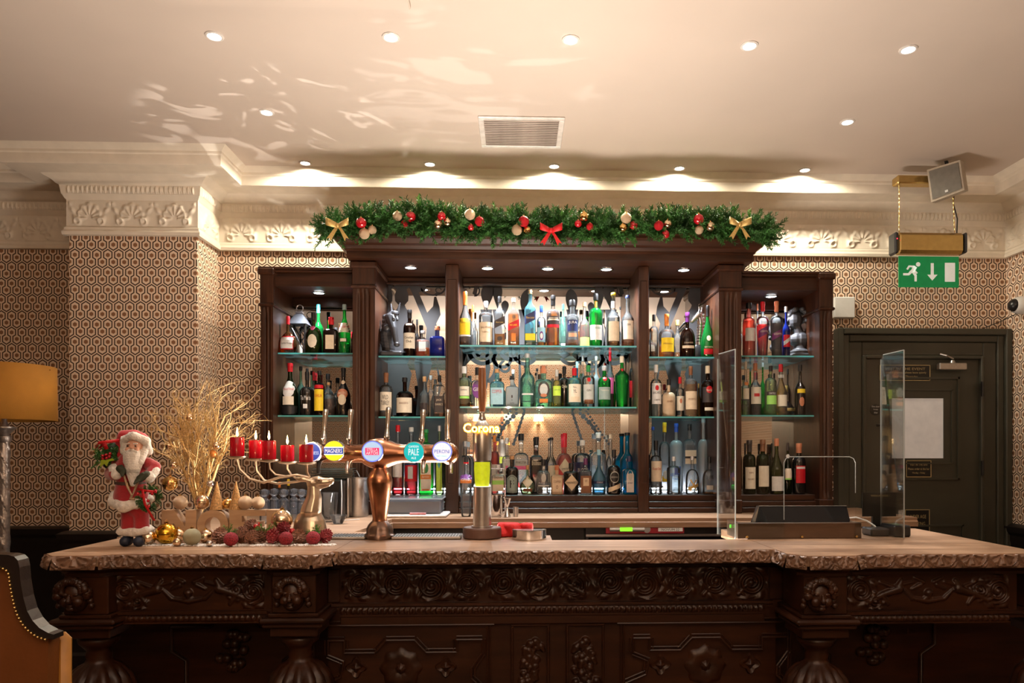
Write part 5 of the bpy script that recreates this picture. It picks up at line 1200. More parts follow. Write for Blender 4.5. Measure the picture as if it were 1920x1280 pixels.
for px, px2 in ((1686, 1686), (1790, 1786)):
    a, c = E(px, 436), E(px2, 345); ch_ = MB()
    n = 22
    for i in range(n):
        q = a.lerp(c, (i+.5)/n); ch_.lathe([(.0014, -.0105), (.003, 0), (.0014, .0105)], tuple(q), 6) if i % 2 else ch_.box(q.x-.003, q.x+.003, q.y-.001, q.y+.001, q.z-.008, q.z+.008)
    ch_.build('chain', M_brass, ex, kind='stuff')
MB().tube([tuple(E(1791, 340)), tuple(E(1789, 380)+Vector((0, .01, 0))), tuple(E(1795, 410)), tuple(E(1794, 437))], .004, 6).build('cable', M_dk, ex)
a, c = E(1679, 346), E(1790, 332)
mt_ = MB().box(a.x, c.x, EY-.03, EY+.05, a.z, c.z, .008).build('mounting_rail', M_brass, ex, smooth=20)
sp = thing('wall_speaker', 'small cream box loudspeaker with grey grille under the ceiling by the right wall', 'speaker', tuple(P(1772, 338, 4.56)), R(-28))
sp.rotation_euler = (R(12), R(-8), R(-46))
s_ = 1/SCL(4.56, 2.7)
b = MB(); hw, hh = 30*s_, 29*s_
b.prism([(-hw, -hh*1.05), (hw*.9, -hh), (hw, hh*.9), (-hw*.85, hh*1.05)], 0, .11)
b.build('cabinet', mat('cream_plastic', (.42, .36, .28), .5), sp, smooth=0)
MB().prism([(-hw*.88, -hh*.9), (hw*.8, -hh*.85), (hw*.88, hh*.78), (-hw*.75, hh*.9)], -.006, -.0005).build('grille', mat('grey_mesh_grille', (.17, .155, .13), .7, bump=.8, bscale=500), sp, smooth=0)
MB().box(-.012, .006, -.0085, -.0062, -hh*.75, -hh*.62).build('badge', M_wh, sp, smooth=0)
MB().box(-.012, .012, .11, .16, -.012, .012).box(-.01, .01, .14, .16, 0, .16).build('bracket', M_dk, sp, smooth=0)
a, c = P(1563, 596, WY-.03), P(1602, 557, WY-.03)
wb = MB().box(a.x, c.x, WY-.045, WY-.0006, a.z, c.z, .006).build('sensor_box', M_wh, smooth=20, label='square white plastic box on the wallpaper above the door', cat='sensor')
MB().tube([(a.x+.02, WY-.004, a.z), (a.x+.04, WY-.004, a.z-.05), (a.x+.10, WY-.004, a.z-.075)], .002, 5).build('cable', M_dk, wb)
kn = MB().ball((0, 0, 0), .018, 12, 8).tube([(0, 0, 0), (0, .062, -.005)], .008, 8).build('hanging_hook', M_dk, loc=tuple(P(1556, 519, WY-.08)), label='small black knob sticking out of the wall right of the cabinet top', cat='hook')
cy_ = 4.98
cc = P(1896, 572, cy_)
cm = MB().lathe([(.001, 0), (.05, 0), (.062, .015), (.064, .05), (.055, .085), (.045, .095)], seg=24, M=Matrix.Translation((XR-.0005, cy_, cc.z)) @ Matrix.Rotation(R(-90), 4, 'Y') @ RX(0)).build('security_camera', M_wh, label='white dome security camera on the right wall beside the door', cat='camera')
MB().ball((XR-.088, cy_, cc.z), .046, 18, 12).build('dome', M_blk, cm)
MB().tube([(XR-.02, cy_+.05, cc.z-.04), (XR-.03, WY-.01, cc.z-.07), (XR-.18, WY-.004, cc.z-.13)], .003, 5).build('cable', M_dk, cm)
# ============================================================ floor lamp and armchair at the left
LY = 3.85; lx = X(8, LY); lk = SCL(LY, lx)
lp = thing('floor_lamp', 'tall floor lamp with mustard drum shade and twisted silver stem', 'lamp', (lx, LY, 0))
zs0, zs1 = Z(788, LY, 0), Z(686, LY, 0); rs = 84/lk
sh_ = MB().lathe([(rs, zs0), (rs*.99, (zs0+zs1)/2), (rs*.985, zs1)], seg=40, cap=False).build('lamp_shade', mat('mustard_fabric', (.40, .17, .015), .85, var=.1, scale=8, bump=.3, bscale=300), lp)
md = sh_.modifiers.new('s', 'SOLIDIFY'); md.thickness = .003
def tw(t, z): return 1+.16*np.cos(t*3+z*55)
M_slv = mat('antique_silver', (.42, .38, .36), .35, .8, var=.25, scale=40, bump=.5)
zt = Z(808, LY)
MB().lathe([(.021, .05), (.024, .9), (.026, zt-.08), (.022, zt-.05)]+[], seg=24).build('foot_stem', M_slv, lp)
MB().lathe([(.024, z_) for z_ in np.linspace(.06, zt-.06, 120)], seg=18, fn=tw).build('twisted_pole', M_slv, lp)
MB().lathe([(.020, zt-.07), (.034, zt-.05), (.034, zt-.03), (.022, zt-.02), (.04, zt), (.055, zt+.012), (.055, zt+.02), (.02, zt+.025), (.012, zt+.05), (.012, zs0+.12)], seg=24).build('collar', M_slv, lp)
MB().lathe([(.16, 0), (.165, .015), (.12, .03), (.03, .06)], seg=32).build('base', M_slv, lp)
MB().tube([(-rs, 0, zs1-.02), (rs, 0, zs1-.02)], .003, 5).tube([(0, -rs, zs1-.02), (0, rs, zs1-.02)], .003, 5).tube([(0, 0, zs1-.02), (0, 0, zs0+.1)], .006, 6).build('shade_carrier', M_brass, lp)
AY = 1.95
def A(px, py): q = P(px, py, AY); return (q.x, q.z)
M_tan = mat('tan_leather', (.17, .055, .014), .42, var=.12, scale=8, bump=.2, bscale=90); M_dlt = mat('dark_leather', (.018, .012, .010), .35, var=.1, bump=.2)
ac = thing('wing_armchair', 'tan leather wing armchair with dark studded edge in the left corner', 'armchair')
out = [(-330, 1036), (0, 1036), (30, 1037), (41, 1040), (48, 1047), (51, 1060), (53, 1085), (58, 1115), (65, 1140), (75, 1158), (88, 1172), (104, 1181), (114, 1184), (114, 1193), (100, 1192), (84, 1187), (70, 1177), (59, 1165), (50, 1150), (44, 1134), (39, 1112), (35, 1090), (33, 1072), (28, 1064), (18, 1060), (0, 1058), (-330, 1058)]
MB().prism([A(*q) for q in out], AY-.03, AY+.012).build('frame_edge', M_dlt, ac, smooth=0)
inn = [(-330, 1059), (0, 1059), (18, 1061), (27, 1065), (32, 1073), (34, 1091), (38, 1113), (43, 1135), (49, 1151), (58, 1166), (69, 1178), (83, 1188), (99, 1193), (96, 1290), (96, 1700), (-330, 1700)]
MB().prism([A(*q) for q in inn], AY-.018, AY+.03).build('backrest', M_tan, ac, smooth=0)
q0, q1 = A(80, 1186), A(126, 1190)
MB().box(A(70, 0)[0], A(112, 0)[0], AY+.032, AY+.07, .38, q0[1]-.01, .02).build('wing', mat('tan_leather_lit', (.42, .19, .03), .42, var=.1, bump=.2), ac, smooth=40)  # brighter tan copy: light falling here is put into the colour
MB().box(A(-330, 0)[0], A(96, 0)[0], AY+.045, AY+.5, .36, .46, .03).build('seat', M_tan, ac, smooth=40)
for lx_ in (A(-300, 0)[0], A(70, 0)[0]):
    for ly_ in (AY+.05, AY+.52): MB().lathe([(.018, 0), (.03, .36)], (lx_, ly_, 0), 12).build('leg', M_dlt, ac)
stud = MB().ball((0, 0, 0), .0042, 8, 6).mesh('stud', M_brass)
crv = [Vector((*A(*q), 0)) for q in inn[1:13]]
tot = [0]
for i in range(len(crv)-1): tot.append(tot[-1]+(crv[i+1]-crv[i]).length)
n = int(tot[-1]/.0098)
for k in range(n+1):
    t = tot[-1]*k/n; i = max(j for j in range(len(tot)-1) if tot[j] <= t+1e-9); u = (t-tot[i])/(tot[i+1]-tot[i]); q = crv[i].lerp(crv[i+1], u)
    link('stud', stud, ac, (q.x, AY-.031, q.y))
# ============================================================ copper beer font
FY = 3.035
f0_ = Loc(712, 1008, FY, BT)
ft = thing('copper_beer_font', 'copper T-shaped beer font with five taps on the bar', 'beer tap', f0_.o)
g = f0_
def lprof(pts): return [(g.r(r), g(0, y).z) for r, y in pts]
MB().lathe(lprof([(14, 976), (13, 970), (16, 950), (20, 925), (23, 905), (23, 896), (19, 886), (13, 879), (12, 873), (16, 870)]), seg=40).build('column', M_cu, ft, smooth=60)
def scal(t, z): return 1+.05*np.cos(t*8)*(z < .075)*(z > .02)
MB().lathe(lprof([(27, 1008), (28, 1001), (24, 998), (24, 990), (21, 983), (15, 976), (13, 974)])+[], seg=48, fn=scal).build('foot', M_cud, ft, smooth=60)
tb = MB(); ax = Matrix.Translation(g(0, 849)*1) 
MT = Matrix.Translation((0, 0, g(0, 849).z)) @ Matrix.Rotation(R(90), 4, 'Y')
xs = [(14, g(585, 0).x), (17, g(588, 0).x), (17, g(680, 0).x), (21, g(684, 0).x), (26, g(694, 0).x), (29, g(706, 0).x), (29, g(718, 0).x), (26, g(728, 0).x), (19, g(745, 0).x), (17, g(755, 0).x), (17, g(832, 0).x), (21, g(838, 0).x), (20, g(848, 0).x), (13, g(856, 0).x), (3, g(860, 0).x)]
tb.lathe([(g.r(r), x) for r, x in xs], seg=32, M=MT); tb.lathe(lprof([(18, 833), (19, 829), (13, 827), (12, 824), (2, 823)]), seg=24)
tb.build('crossbar', M_cu, ft, smooth=50)
def etx(n, s, c, w, h, m, par, bold=0, shear=0): return text(n, s, c, w, h, m, par, bold=bold, shear=shear)
Ew = emis('lit_white', (.9, .93, 1), .8); Eblue = emis('lit_blue_rim', (.12, .18, 1), 1.4); Eyel = emis('lit_yellow', (.85, .72, .02), 1.0); Enav = emis('lit_navy', (.02, .06, .35), .9); Eteal = emis('lit_teal', (.0, .42, .45), 1.0)
Epk = emis('lit_crimson', (.75, .02, .12), 1.0); Elb = emis('lit_pale_blue', (.45, .68, .95), .75); Egb = emis('lit_dark_blue', (.01, .02, .12), .8)
def disc(px, py, r, base, rim, lab):
    c = g(px, py, -g.r(24 if px != 705 else 33)); M0 = Matrix.Translation(c) @ RX(90)
    d = MB().lathe([(g.r(r+1.5), -.03), (g.r(r+1.5), -.002), (g.r(r+1), 0)], seg=32, M=M0).build('badge_housing', M_chr, ft, label=lab)
    MB().lathe([(g.r(r), -.001), (g.r(r), .0025), (.0005, .0025)], seg=32, M=M0).build('badge_rim', rim, d, smooth=0)
    MB().lathe([(g.r(r-1.6), .001), (g.r(r-1.6), .004), (.0005, .004)], seg=32, M=M0).build('badge_face', base, d, smooth=0)
    return d, c+Vector((0, -.0045, 0))
def band(d, c, w, h, m, dz=0, dy=0): MB().box(c.x-w/2, c.x+w/2, c.y-.0008-dy, c.y-dy, c.z+dz-h/2, c.z+dz+h/2).build('band', m, d, smooth=0)
q = g.r(1)
d, c = disc(592, 846, 18, Enav, Ew, 'dark blue round badge half hidden by a candle'); etx('lettering', 'GUINNESS', c+Vector((0, -.001, -2*q)), 28*q, 6*q, Elb, d)
d, c = disc(633, 844, 18, Eyel, Eyel, 'yellow round badge with a dark blue band'); band(d, c, 35*q, 15*q, Ew); band(d, c, 35.5*q, 11*q, Enav, dy=.001); etx('lettering', 'MAGNERS', c+Vector((0, -.0025, 0)), 31*q, 7.5*q, Ew, d)
d, c = disc(705, 845, 19, Elb, Eblue, 'pale blue round badge with a crimson emblem'); band(d, c, 25*q, 13*q, Epk); etx('lettering', 'STELLA', c+Vector((0, -.0015, 3*q)), 20*q, 5*q, Ew, d); etx('lettering', 'ARTOIS', c+Vector((0, -.0015, -3*q)), 22*q, 5*q, Ew, d)
d, c = disc(779, 846, 18, Eteal, Eteal, 'teal round badge with white lettering'); etx('lettering', 'PALE', c+Vector((0, -.001, 0)), 19*q, 12*q, Ew, d); etx('lettering', 'CAMDEN', c+Vector((0, -.001, 10*q)), 18*q, 4*q, Ew, d); etx('lettering', 'ALE', c+Vector((0, -.001, -11*q)), 9*q, 4*q, Ew, d)
d, c = disc(831, 845, 18, Ew, Eblue, 'white round badge with a blue rim'); etx('lettering', 'PERONI', c+Vector((0, -.001, 0)), 28*q, 7*q, Enav, d); etx('lettering', 'Nastro Azzurro', c+Vector((0, -.001, -8*q)), 20*q, 3.5*q, Eteal, d)
MB().lathe([(.8*4*q, 0), (.0075, 0), (.0075, .001), (.8*4*q, .001)], seg=16, M=Matrix.Translation(c+Vector((0, -.001, 9.5*q))) @ RX(90), cap=False).build('emblem', Enav, d, smooth=0)
hp = [(3.4, 0), (3.6, 5), (5.6, 7), (5.8, 12), (4.6, 14), (4.4, 20), (3.4, 25), (3.2, 28), (4.0, 40), (5.2, 55), (5.6, 62), (4.5, 66), (1, 67)]
for px, py in ((608, 832), (655, 832), (725, 828), (790, 832), (839, 832)):
    b = MB().lathe([(r*q, h_*q) for r, h_ in hp], seg=20); o = b.build('tap_handle', M_chr, ft, smooth=50, loc=g(px, py, -.005)); o.rotation_euler = (R(-4), R(3 if px != 839 else 0), 0)
for px in (602, 655, 795, 846, 706):
    if px == 706: continue
    MB().tube([tuple(g(px, 862, -.01)), tuple(g(px, 872, -.03)), tuple(g(px, 886, -.032))], [5*q, 4*q, 3.2*q], 12).build('spout', M_chr if px != 602 else M_dk, ft)
# drip trays
for a, c, lab in ((622, 690, 'left'), (738, 866, 'right')):
    x0, x1 = X(a, 3.05), X(c, 3.05)
    t_ = MB().box(x0, x1, 2.99, 3.11, BT+.0005, BT+.012, .003).build('drip_tray', M_steel, smooth=0, label='low steel drip tray on the bar to the %s of the copper font foot' % lab, cat='tray', group='drip trays under the taps')
    sl = MB().box(-.0015, .0015, -.05, .05, 0, .002).mesh('slot', M_dk, 0)
    n = int((x1-x0)/.012)
    for i in range(n): link('slot', sl, t_, (x0+.006+(x1-x0-.012)*i/(n-1), 3.05, BT+.0122))
# ============================================================ steel column tap with lime window
g = Loc(904, 1003, 3.045, BT); g.k = SCL(3.045, g.o.x); q = g.r(1)
g.o.z = BT+.0002
ct = thing('column_beer_tap', 'brushed steel column beer tap with lime window and glowing amber script', 'beer tap', g.o)
def lp2(pts): return [(r*q, (1008-y)*q) for r, y in pts]
MB().lathe(lp2([(34, 1008), (36, 1006), (36, 990), (34.5, 988), (0.1, 988)]), seg=40).build('base', mat('brown_bakelite', (.12, .065, .05), .4), ct)
MB().lathe(lp2([(20, 988), (20, 985.5), (17, 985), (16.5, 912)]), seg=36, cap=False).build('lower_column', M_steel, ct)
MB().lathe(lp2([(16.5, 866), (16.5, 862), (17.5, 858), (17.5, 808), (16, 800), (9, 791), (6, 788)]), seg=36, cap=False).build('upper_column', M_steel, ct)
MB().lathe(lp2([(12.5, 912), (13.5, 905), (15, 880), (14.5, 866)]), seg=28).build('lime_window', mat('lime_backlit', (.35, .45, .01), .5, emit=.8, ecol=(.80, .78, .01), var=.35, scale=60), ct)
MB().lathe(lp2([(16.8, 913), (16.8, 864)]), seg=36, cap=False).build('glass_tube', M_clear, ct)
MB().lathe(lp2([(16, 914), (16, 911.5), (.1, 911.5)]), seg=28).build('lit_ring', emis('lit_ring', (1, 1, .9), 2.5), ct)
MB().lathe(lp2([(6, 790), (7, 785), (5, 778), (5.5, 773), (4, 771)]), seg=20).build('neck', M_chr, ct)
MB().lathe(lp2([(4.5, 774), (6.5, 765), (7.5, 730), (7, 700), (6.5, 690), (3, 687), (.1, 686.5)]), seg=24).build('tap_handle', wood('handle_wood', (.22, .08, .035), (.34, .14, .06), .35, (30, 30, 3)), ct)
Eo = emis('neon_amber', (1, .34, .02), 4.5); Eyw = emis('neon_core', (1, .86, .40), 5)
text('script_sign', 'Corona', (0, -.052, (1008-803)*q), 68*q, 19*q, Eo, ct, bold=.045); text('script_core', 'Corona', (0, -.0535, (1008-803)*q), 66*q, 16*q, Eyw, ct)
MB().box(-.008, .008, -.05, -.036, (1008-806)*q, (1008-801)*q).build('bracket', M_chr, ct, smooth=0)
# bar cloth and little tray
b = MB(); q = Loc(965, 1010, 3.03, BT)
cl_ = MB().relief((X(935, 3.06), 3.10, BT+.002), (.97, -.22, 0), (0, .3, 1), (0, -1, 0), .145, .05, 30, 10, lambda x, z: .012*np.sin(x*90+z*60)+.012*np.sin(x*40)+.02)
o = cl_.build('bar_cloth', mat('red_towel', (.60, .02, .02), .9, bump=1, bscale=200), smooth=180, label='crumpled red cloth behind the half-round chrome tray', cat='cloth'); md = o.modifiers.new('s', 'SOLIDIFY'); md.thickness = .008
qx, qk = X(992, 2.99), SCL(2.99)
pts = [(qx+33/qk*math.cos(PI+PI*i/20), 3.0+.075*math.sin(PI+PI*i/20)*1.0+.02) for i in range(21)]
tr_ = MB().prism(pts, BT+.0005, BT+.038, 'xy').build('half_round_tray', M_chr, smooth=40, label='small half-round chrome tray on the bar right of the steel column tap', cat='tray')
MB().prism([(qx+(x-qx)*.93, 3.02+(y-3.02)*.9-.003) for x, y in pts], BT+.0381, BT+.040, 'xy').build('mat', mat('tray_glass', (.35, .42, .45), .15, .5, var=.3, scale=60), tr_, smooth=0)
# ============================================================ acrylic screen, till, plinth
SY = 2.962
def S(px, py): return P(px, py, SY)
sc_ = thing('acrylic_screen', 'clear acrylic counter screen with side wings and serving hatch', 'screen')
x0, x1 = S(1378, 0).x, S(1694, 0).x; zt = Z(652, SY)
hx0, hx1, hz = S(1470, 0).x, S(1604, 0).x, Z(856, SY)
MB().box(x0, x1, SY, SY+.004, hz, zt).box(x0, hx0, SY, SY+.004, BT+.001, hz).box(hx1, x1, SY, SY+.004, BT+.001, hz).build('front_sheet', M_acr, sc_, smooth=0)
e = MB(); e.tube([(hx0, SY, BT+.08), (hx0, SY, hz-.025), (hx0+.008, SY, hz-.008), (hx0+.025, SY, hz), (hx1-.025, SY, hz), (hx1-.008, SY, hz-.008), (hx1, SY, hz-.025), (hx1, SY, Z(925, SY))], .0018, 5)
e.build('hatch_edge', M_acre, sc_, smooth=40)
for x, w in ((x0, -1), (x1, 1)):
    yb_ = 3.13
    xo_ = x-.028 if w < 0 else x-.012
    zb2 = zt-.0
    b = MB().add([(x, SY, BT+.001), (xo_, yb_, BT+.001), (xo_, yb_, zt-.02), (xo_+.001*0, yb_-.02, zt), (x, SY, zt), (x+.004, SY, BT+.001), (xo_+.004, yb_, BT+.001), (xo_+.004, yb_, zt-.02), (xo_+.004, yb_-.02, zt), (x+.004, SY, zt)],
        [(0, 1, 2, 3, 4), (9, 8, 7, 6, 5), (0, 5, 6, 1), (1, 6, 7, 2), (2, 7, 8, 3), (3, 8, 9, 4), (4, 9, 5, 0)])
    s2 = b.build('side_sheet', M_acr, sc_, smooth=0)
    MB().tube([(x+.002, SY-.001, BT+.001), (x+.002, SY-.001, zt)], .0028, 5).tube([(xo_+.002, yb_, BT+.001), (xo_+.002, yb_, zt-.02)], .0018, 5).tube([(x+.002, SY, zt), (xo_+.002, yb_-.02, zt)], .0018, 5).build('polished_edge', M_acre, s2, smooth=40)
px0, px1 = S(1384, 0).x, S(1617, 0).x
M_pl = wood('plinth_wood', (.055, .028, .014), (.10, .055, .03), .3, (3, 20, 20), .4)
pz = Z(982, SY)
pl = MB().box(px0, px1, SY+.006, SY+.03, BT+.0005, pz, .002).box(px0, px0+.02, SY+.03, SY+.16, BT+.0005, pz, .002).box(px1-.02, px1, SY+.03, SY+.16, BT+.0005, pz, .002).build('screen_plinth', M_pl, sc_, smooth=0)
for px in (1401, 1504, 1606): MB().lathe([(.006, 0), (.005, .003), (.001, .004)], seg=12, M=Matrix.Translation((S(px, 0).x, SY-.0005, Z(1008, SY))) @ RX(90)).build('screw', M_brass, sc_)
MB().box(x0-.012, x0-.006, SY+.03, SY+.034, Z(992, SY), Z(986, SY)).build('green_sticker', emis('green_sticker', (.1, .9, .05), .6), sc_, smooth=0)
tz0, tz1 = BT+.05, Z(950, 3.06)
till = thing('till_screen', 'black touchscreen till seen from behind over the wooden plinth', 'till')
a, c = X(1412, 3.05), X(1592, 3.05)
MB().add([(a, 3.03, tz0), (c, 3.03, tz0), (c-.0, 3.075, tz1), (a+.035, 3.075, tz1), (a, 3.10, tz0-.01), (c, 3.10, tz0-.01), (c, 3.11, tz1), (a+.035, 3.11, tz1)], [(0, 1, 2, 3), (7, 6, 5, 4), (0, 4, 5, 1), (1, 5, 6, 2), (2, 6, 7, 3), (3, 7, 4, 0)]).build('body', mat('gloss_black', (.006, .006, .007), .12), till, smooth=0)
MB().box((a+c)/2-.08, (a+c)/2+.08, 3.03, 3.12, BT+.0005, tz0+.0).build('stand', M_blk, till, smooth=0)
MB().tube([(a+.034, 3.074, tz1), (c, 3.074, tz1)], .0012, 5).build('top_rim', M_steel, till)
cb = MB().tube([tuple(P(1585, 972, 3.12)), tuple(P(1605, 970, 3.13)), tuple(P(1625, 976, 3.12)), tuple(P(1640, 986, 3.10)), tuple(P(1649, 998, 3.09))], .004, 8).build('power_cable', M_wh, label='white cable curling from the till to the black box', cat='cable')
a, c = X(1623, 3.08), X(1690, 3.08)
MB().box(a, c-.075, 3.03, 3.12, BT+.0005, BT+.035, .006).box(a+.085, c, 3.0, 3.12, BT+.0005, BT+.05, .006).build('card_reader', M_blk, smooth=20, label='low black device on the bar inside the right end of the screen', cat='device')
# menu card on the screen
a, c = P(1617, 968, 3.13), P(1680, 923, 3.13)
mc = MB().box(a.x, c.x, 3.13, 3.134, a.z, c.z).box(a.x+.05, a.x+.09, 3.136, 3.15, BT+.0005, a.z+.03).build('menu_card', M_plate, smooth=0, label='small black card with gold heading standing behind the acrylic screen', cat='sign')
text('lettering', 'MARKS AWARDS', ((a.x+c.x)/2, 3.1293, c.z-.014), .075, .008, M_goldp, mc)
# ============================================================ back counter bits
def stand(px, Y): return (X(px, Y), Y, CTZ+.0006)
k = SCL(4.52)
b = MB().lathe([(.001, 0), (.064, 0), (.066, .01), (.066, .235), (.070, .245), (.062, .245), (.060, .02), (.001, .018)], seg=32, cap=False).build('ice_bucket', M_steel, loc=stand(671, 4.56), label='tall brushed steel cylinder pot behind the copper column', cat='pot')
MB().tube([(-.02, -.02, .24), (-.02, -.04, .285), (.0, -.045, .29), (.02, -.04, .25)], .004, 6).build('handle', M_steel, b)
MB().lathe([(.012, 0), (.012, .24), (.015, .25)], seg=12).build('muddler', M_steel, loc=stand(652, 4.50), label='thin steel tube standing left of the steel cylinder pot', cat='bar tool')
x0, x1 = X(716, 4.5), X(838, 4.5)
MB().box(x0, x1, 4.43, 4.73, CTZ+.0006, CTZ+.018, .006).build('cutting_board', mat('white_board', (.62, .58, .55), .4), smooth=20, label='white plastic chopping board under the grey tub', cat='board')
x0, x1 = X(722, 4.5), X(830, 4.5)
tb = MB().box(x0+.012, x1-.012, 4.50, 4.72, CTZ+.019, CTZ+.105, .01).box(x0, x1, 4.485, 4.735, CTZ+.105, CTZ+.116, .005).build('plastic_tub', glass('frosted_tub', (.8, .85, .9), .8, milk=.7, milkcol=(.55, .58, .62)), smooth=20, label='frosted grey plastic tub with lid on the chopping board', cat='tub')
MB().box(X(768, 4.45), X(799, 4.45), 4.44, 4.455, CTZ+.0185, CTZ+.031, .003).build('pink_marker', mat('pink_plastic', (.65, .22, .24), .5), smooth=0, label='small pink strip lying on the front of the chopping board', cat='marker')
MB().lathe([(.001, 0), (.034, 0), (.036, .01), (.044, .135), (.041, .135), (.033, .012), (.001, .01)], seg=24, cap=False).build('shaker_tin', M_chr, loc=stand(931, 4.50), label='polished flared shaker tin right of the column tap', cat='shaker')
MB().lathe([(.020, 0), (.022, .004), (.007, .055), (.006, .06), (.008, .065), (.026, .118), (.024, .118), (.004, .068), (.001, .066)], seg=20, cap=False).build('jigger', M_chr, loc=stand(951, 4.46), label='tall waisted steel jigger measure', cat='jigger')
MB().lathe([(.001, 0), (.016, 0), (.018, .06), (.016, .06), (.014, .004), (.001, .003)], seg=20, cap=False).build('measure_cup', M_steel, loc=stand(967, 4.50), label='small plain steel measure cup beside the jigger', cat='cup')
rk = MB()
for i in range(3):
    zz_ = (.02, .115, .30)[i]
    rk.tube([(-.045, -.04, zz_), (.045, -.04, zz_), (.045, .04, zz_), (-.045, .04, zz_), (-.045, -.04, zz_)], .0022, 5)
for sx in (-.045, .045):
    for sy in (-.04, .04): rk.tube([(sx, sy, 0), (sx, sy, .335)], .0022, 5)
rk.build('wire_rack', M_chr, loc=stand(934, 4.60), label='thin upright chrome wire rack behind the shaker tin', cat='rack')
bx0, bx1 = X(608, 4.45), X(646, 4.45)
MB().box(bx0, bx1, 4.36, 4.60, CTZ+.0006, 1.30, .01).build('receipt_printer', M_blk, smooth=20, label='upright black box on the back counter beside the steel cylinder', cat='printer')
M_plt = glass('stacked_glass', (.88, .90, .88), .6, milk=.12, milkcol=(.6, .55, .45))
sx = X(612, 4.42)
for i in range(5):
    o = MB().lathe([(.001, 0), (.07, 0), (.135, .008), (.14, .012), (.07, .004), (.001, .004)], seg=32, cap=False).build('glass_plate', M_plt, loc=(sx+.03, 4.48, 1.3005+.0135*i), label=['lowest', 'second lowest', 'middle', 'second highest', 'topmost'][i]+' clear glass plate in the stack on the black box', cat='plate', group='stacked glass plates')
jar = None
for i, (px, Y, zz_) in enumerate(((496, 4.12, 0), (514, 4.20, 0), (532, 4.13, 0), (551, 4.20, 0), (566, 4.13, 0))):
    lab = 'clear round-knobbed glass jar, %s in the row behind the reindeer' % ['leftmost', 'second from left', 'middle', 'second from right', 'rightmost'][i]
    if jar is None:
        jar = MB().lathe([(.001, 0), (.024, 0), (.027, .02), (.027, .115), (.025, .12)], seg=20, cap=False).build('glass_jar', glass('jar_glass', (.82, .88, .95), .5, milk=.12, milkcol=(.7, .75, .85)), loc=stand(px, Y), label=lab, cat='jar', group='glass jars with knob lids')
        MB().lathe([(.027, .12), (.026, .13), (.012, .145), (.012, .15), (.024, .16), (.028, .172), (.024, .188), (.001, .195)], seg=20, cap=False).build('knob_lid', glass('jar_glass', (1, 1, 1)), jar)
    else: dup(jar, stand(px, Y), label=lab)
B('L3', 524, 13, 903, 'std', 'bk', None, 0, 'o', 11, [], [], 'small black bottle with square orange cap behind the glass jars', Y=4.58, zb_=CTZ)
B('L3', 541, 13, 898, 'std', 'bk', None, 0, 'y', 12, [], [], 'small black bottle with yellow cap behind the glass jars', Y=4.58, zb_=CTZ)
jg = MB().lathe([(.001, 0), (.034, 0), (.040, .03), (.052, .17), (.050, .17), (.037, .03), (.001, .012)], seg=24, cap=False, fn=lambda t, z: 1+.03*np.cos(t*12)*(z < .1)).build('cut_glass_beaker', glass('cut_glass', (.86, .88, .88), .35, milk=.1, milkcol=(.7, .7, .7)), loc=stand(617, 4.20), label='flared cut-glass beaker behind the reindeer neck', cat='glass')
MB().lathe([(.001, 0), (.025, 0), (.05, .05), (.048, .05), (.022, .004), (.001, .004)], seg=24, cap=False).build('glass_bowl', glass('cut_glass', (1, 1, 1)), loc=stand(634, 4.08), label='small clear glass bowl beside the cut-glass beaker', cat='bowl')
MB().tube([(*stand(640, 4.30)[:2], 1.30), tuple(Vector(stand(641, 4.25))+Vector((0, 0, .15))), tuple(Vector(stand(640, 4.22))+Vector((0, 0, .005))), tuple(Vector(stand(652, 4.0))+Vector((0, .3, .004)))], .003, 5).build('white_cable', M_wh, label='thin white cable trailing over the edge of the back counter', cat='cable')
# ============================================================ sculptures and lantern on the shelves
M_lead = mat('dark_lead', (.045, .045, .05), .32, .3, var=.2, scale=12)
g = Loc(735, 665, 4.87, ZR['LB1']+.001)
b = MB(); V = g
b.cap2(V(728, 655, .02), V.r(13), V(723, 622, .02), V.r(12)); b.cap2(V(723, 622, .02), V.r(12), V(730, 596, .01), V.r(9)); b.cap2(V(733, 592, -.02), V.r(9.5), V(741, 615, -.06), V.r(7), 9); b.cap2(V(741, 615, -.06), V.r(7), V(747, 642, -.085), V.r(5), 9); b.ball(V(748, 645, -.088), V.r(6), sc=(1, 1, .8)); b.cap2(V(730, 590), V.r(8), V(740, 585, -.02), V.r(7)); b.ball(V(727, 612, -.03), V.r(7)); b.cap2(V(738, 590, -.04), V.r(3), V(741, 596, -.055), V.r(3)); b.cap2(V(744, 590, -.02), V.r(3), V(747, 597, -.035), V.r(2.5))
b.cap2(V(746, 584, -.01), V.r(3.6), V(750, 565, -.01), V.r(1.6)); b.cap2(V(734, 582), V.r(3.6), V(733, 566), V.r(1.6)); b.box(V(715, 0).x, V(757, 0).x, -.06, .06, 0, V.r(10), .01)
for i in range(7): b.ball(V(722-1.0*i*.6, 590+i*8, .01), V.r(6))
o = remesh(b.build('horse_head_sculpture', M_lead, loc=g.o, label='dark lead-grey horse head sculpture with pricked ears', cat='sculpture'), .0035, 4)
g = Loc(1306, 667, 4.97, ZR['RB1']+.001); V = g; b = MB()
b.cap2(V(1311, 632), V.r(7), V(1313, 600), V.r(6.5)); b.cap2(V(1313, 598), V.r(6.5), V(1311, 583), V.r(6)); b.cap2(V(1310, 582, -.004), V.r(6.5), V(1296, 596, -.01), V.r(3.6), 8); b.cap2(V(1311, 578), V.r(2.4), V(1310, 567), V.r(1)); b.cap2(V(1315, 579), V.r(2.2), V(1316, 569), V.r(1))
for i in range(6): b.ball(V(1319, 583+i*7), V.r(3.5))
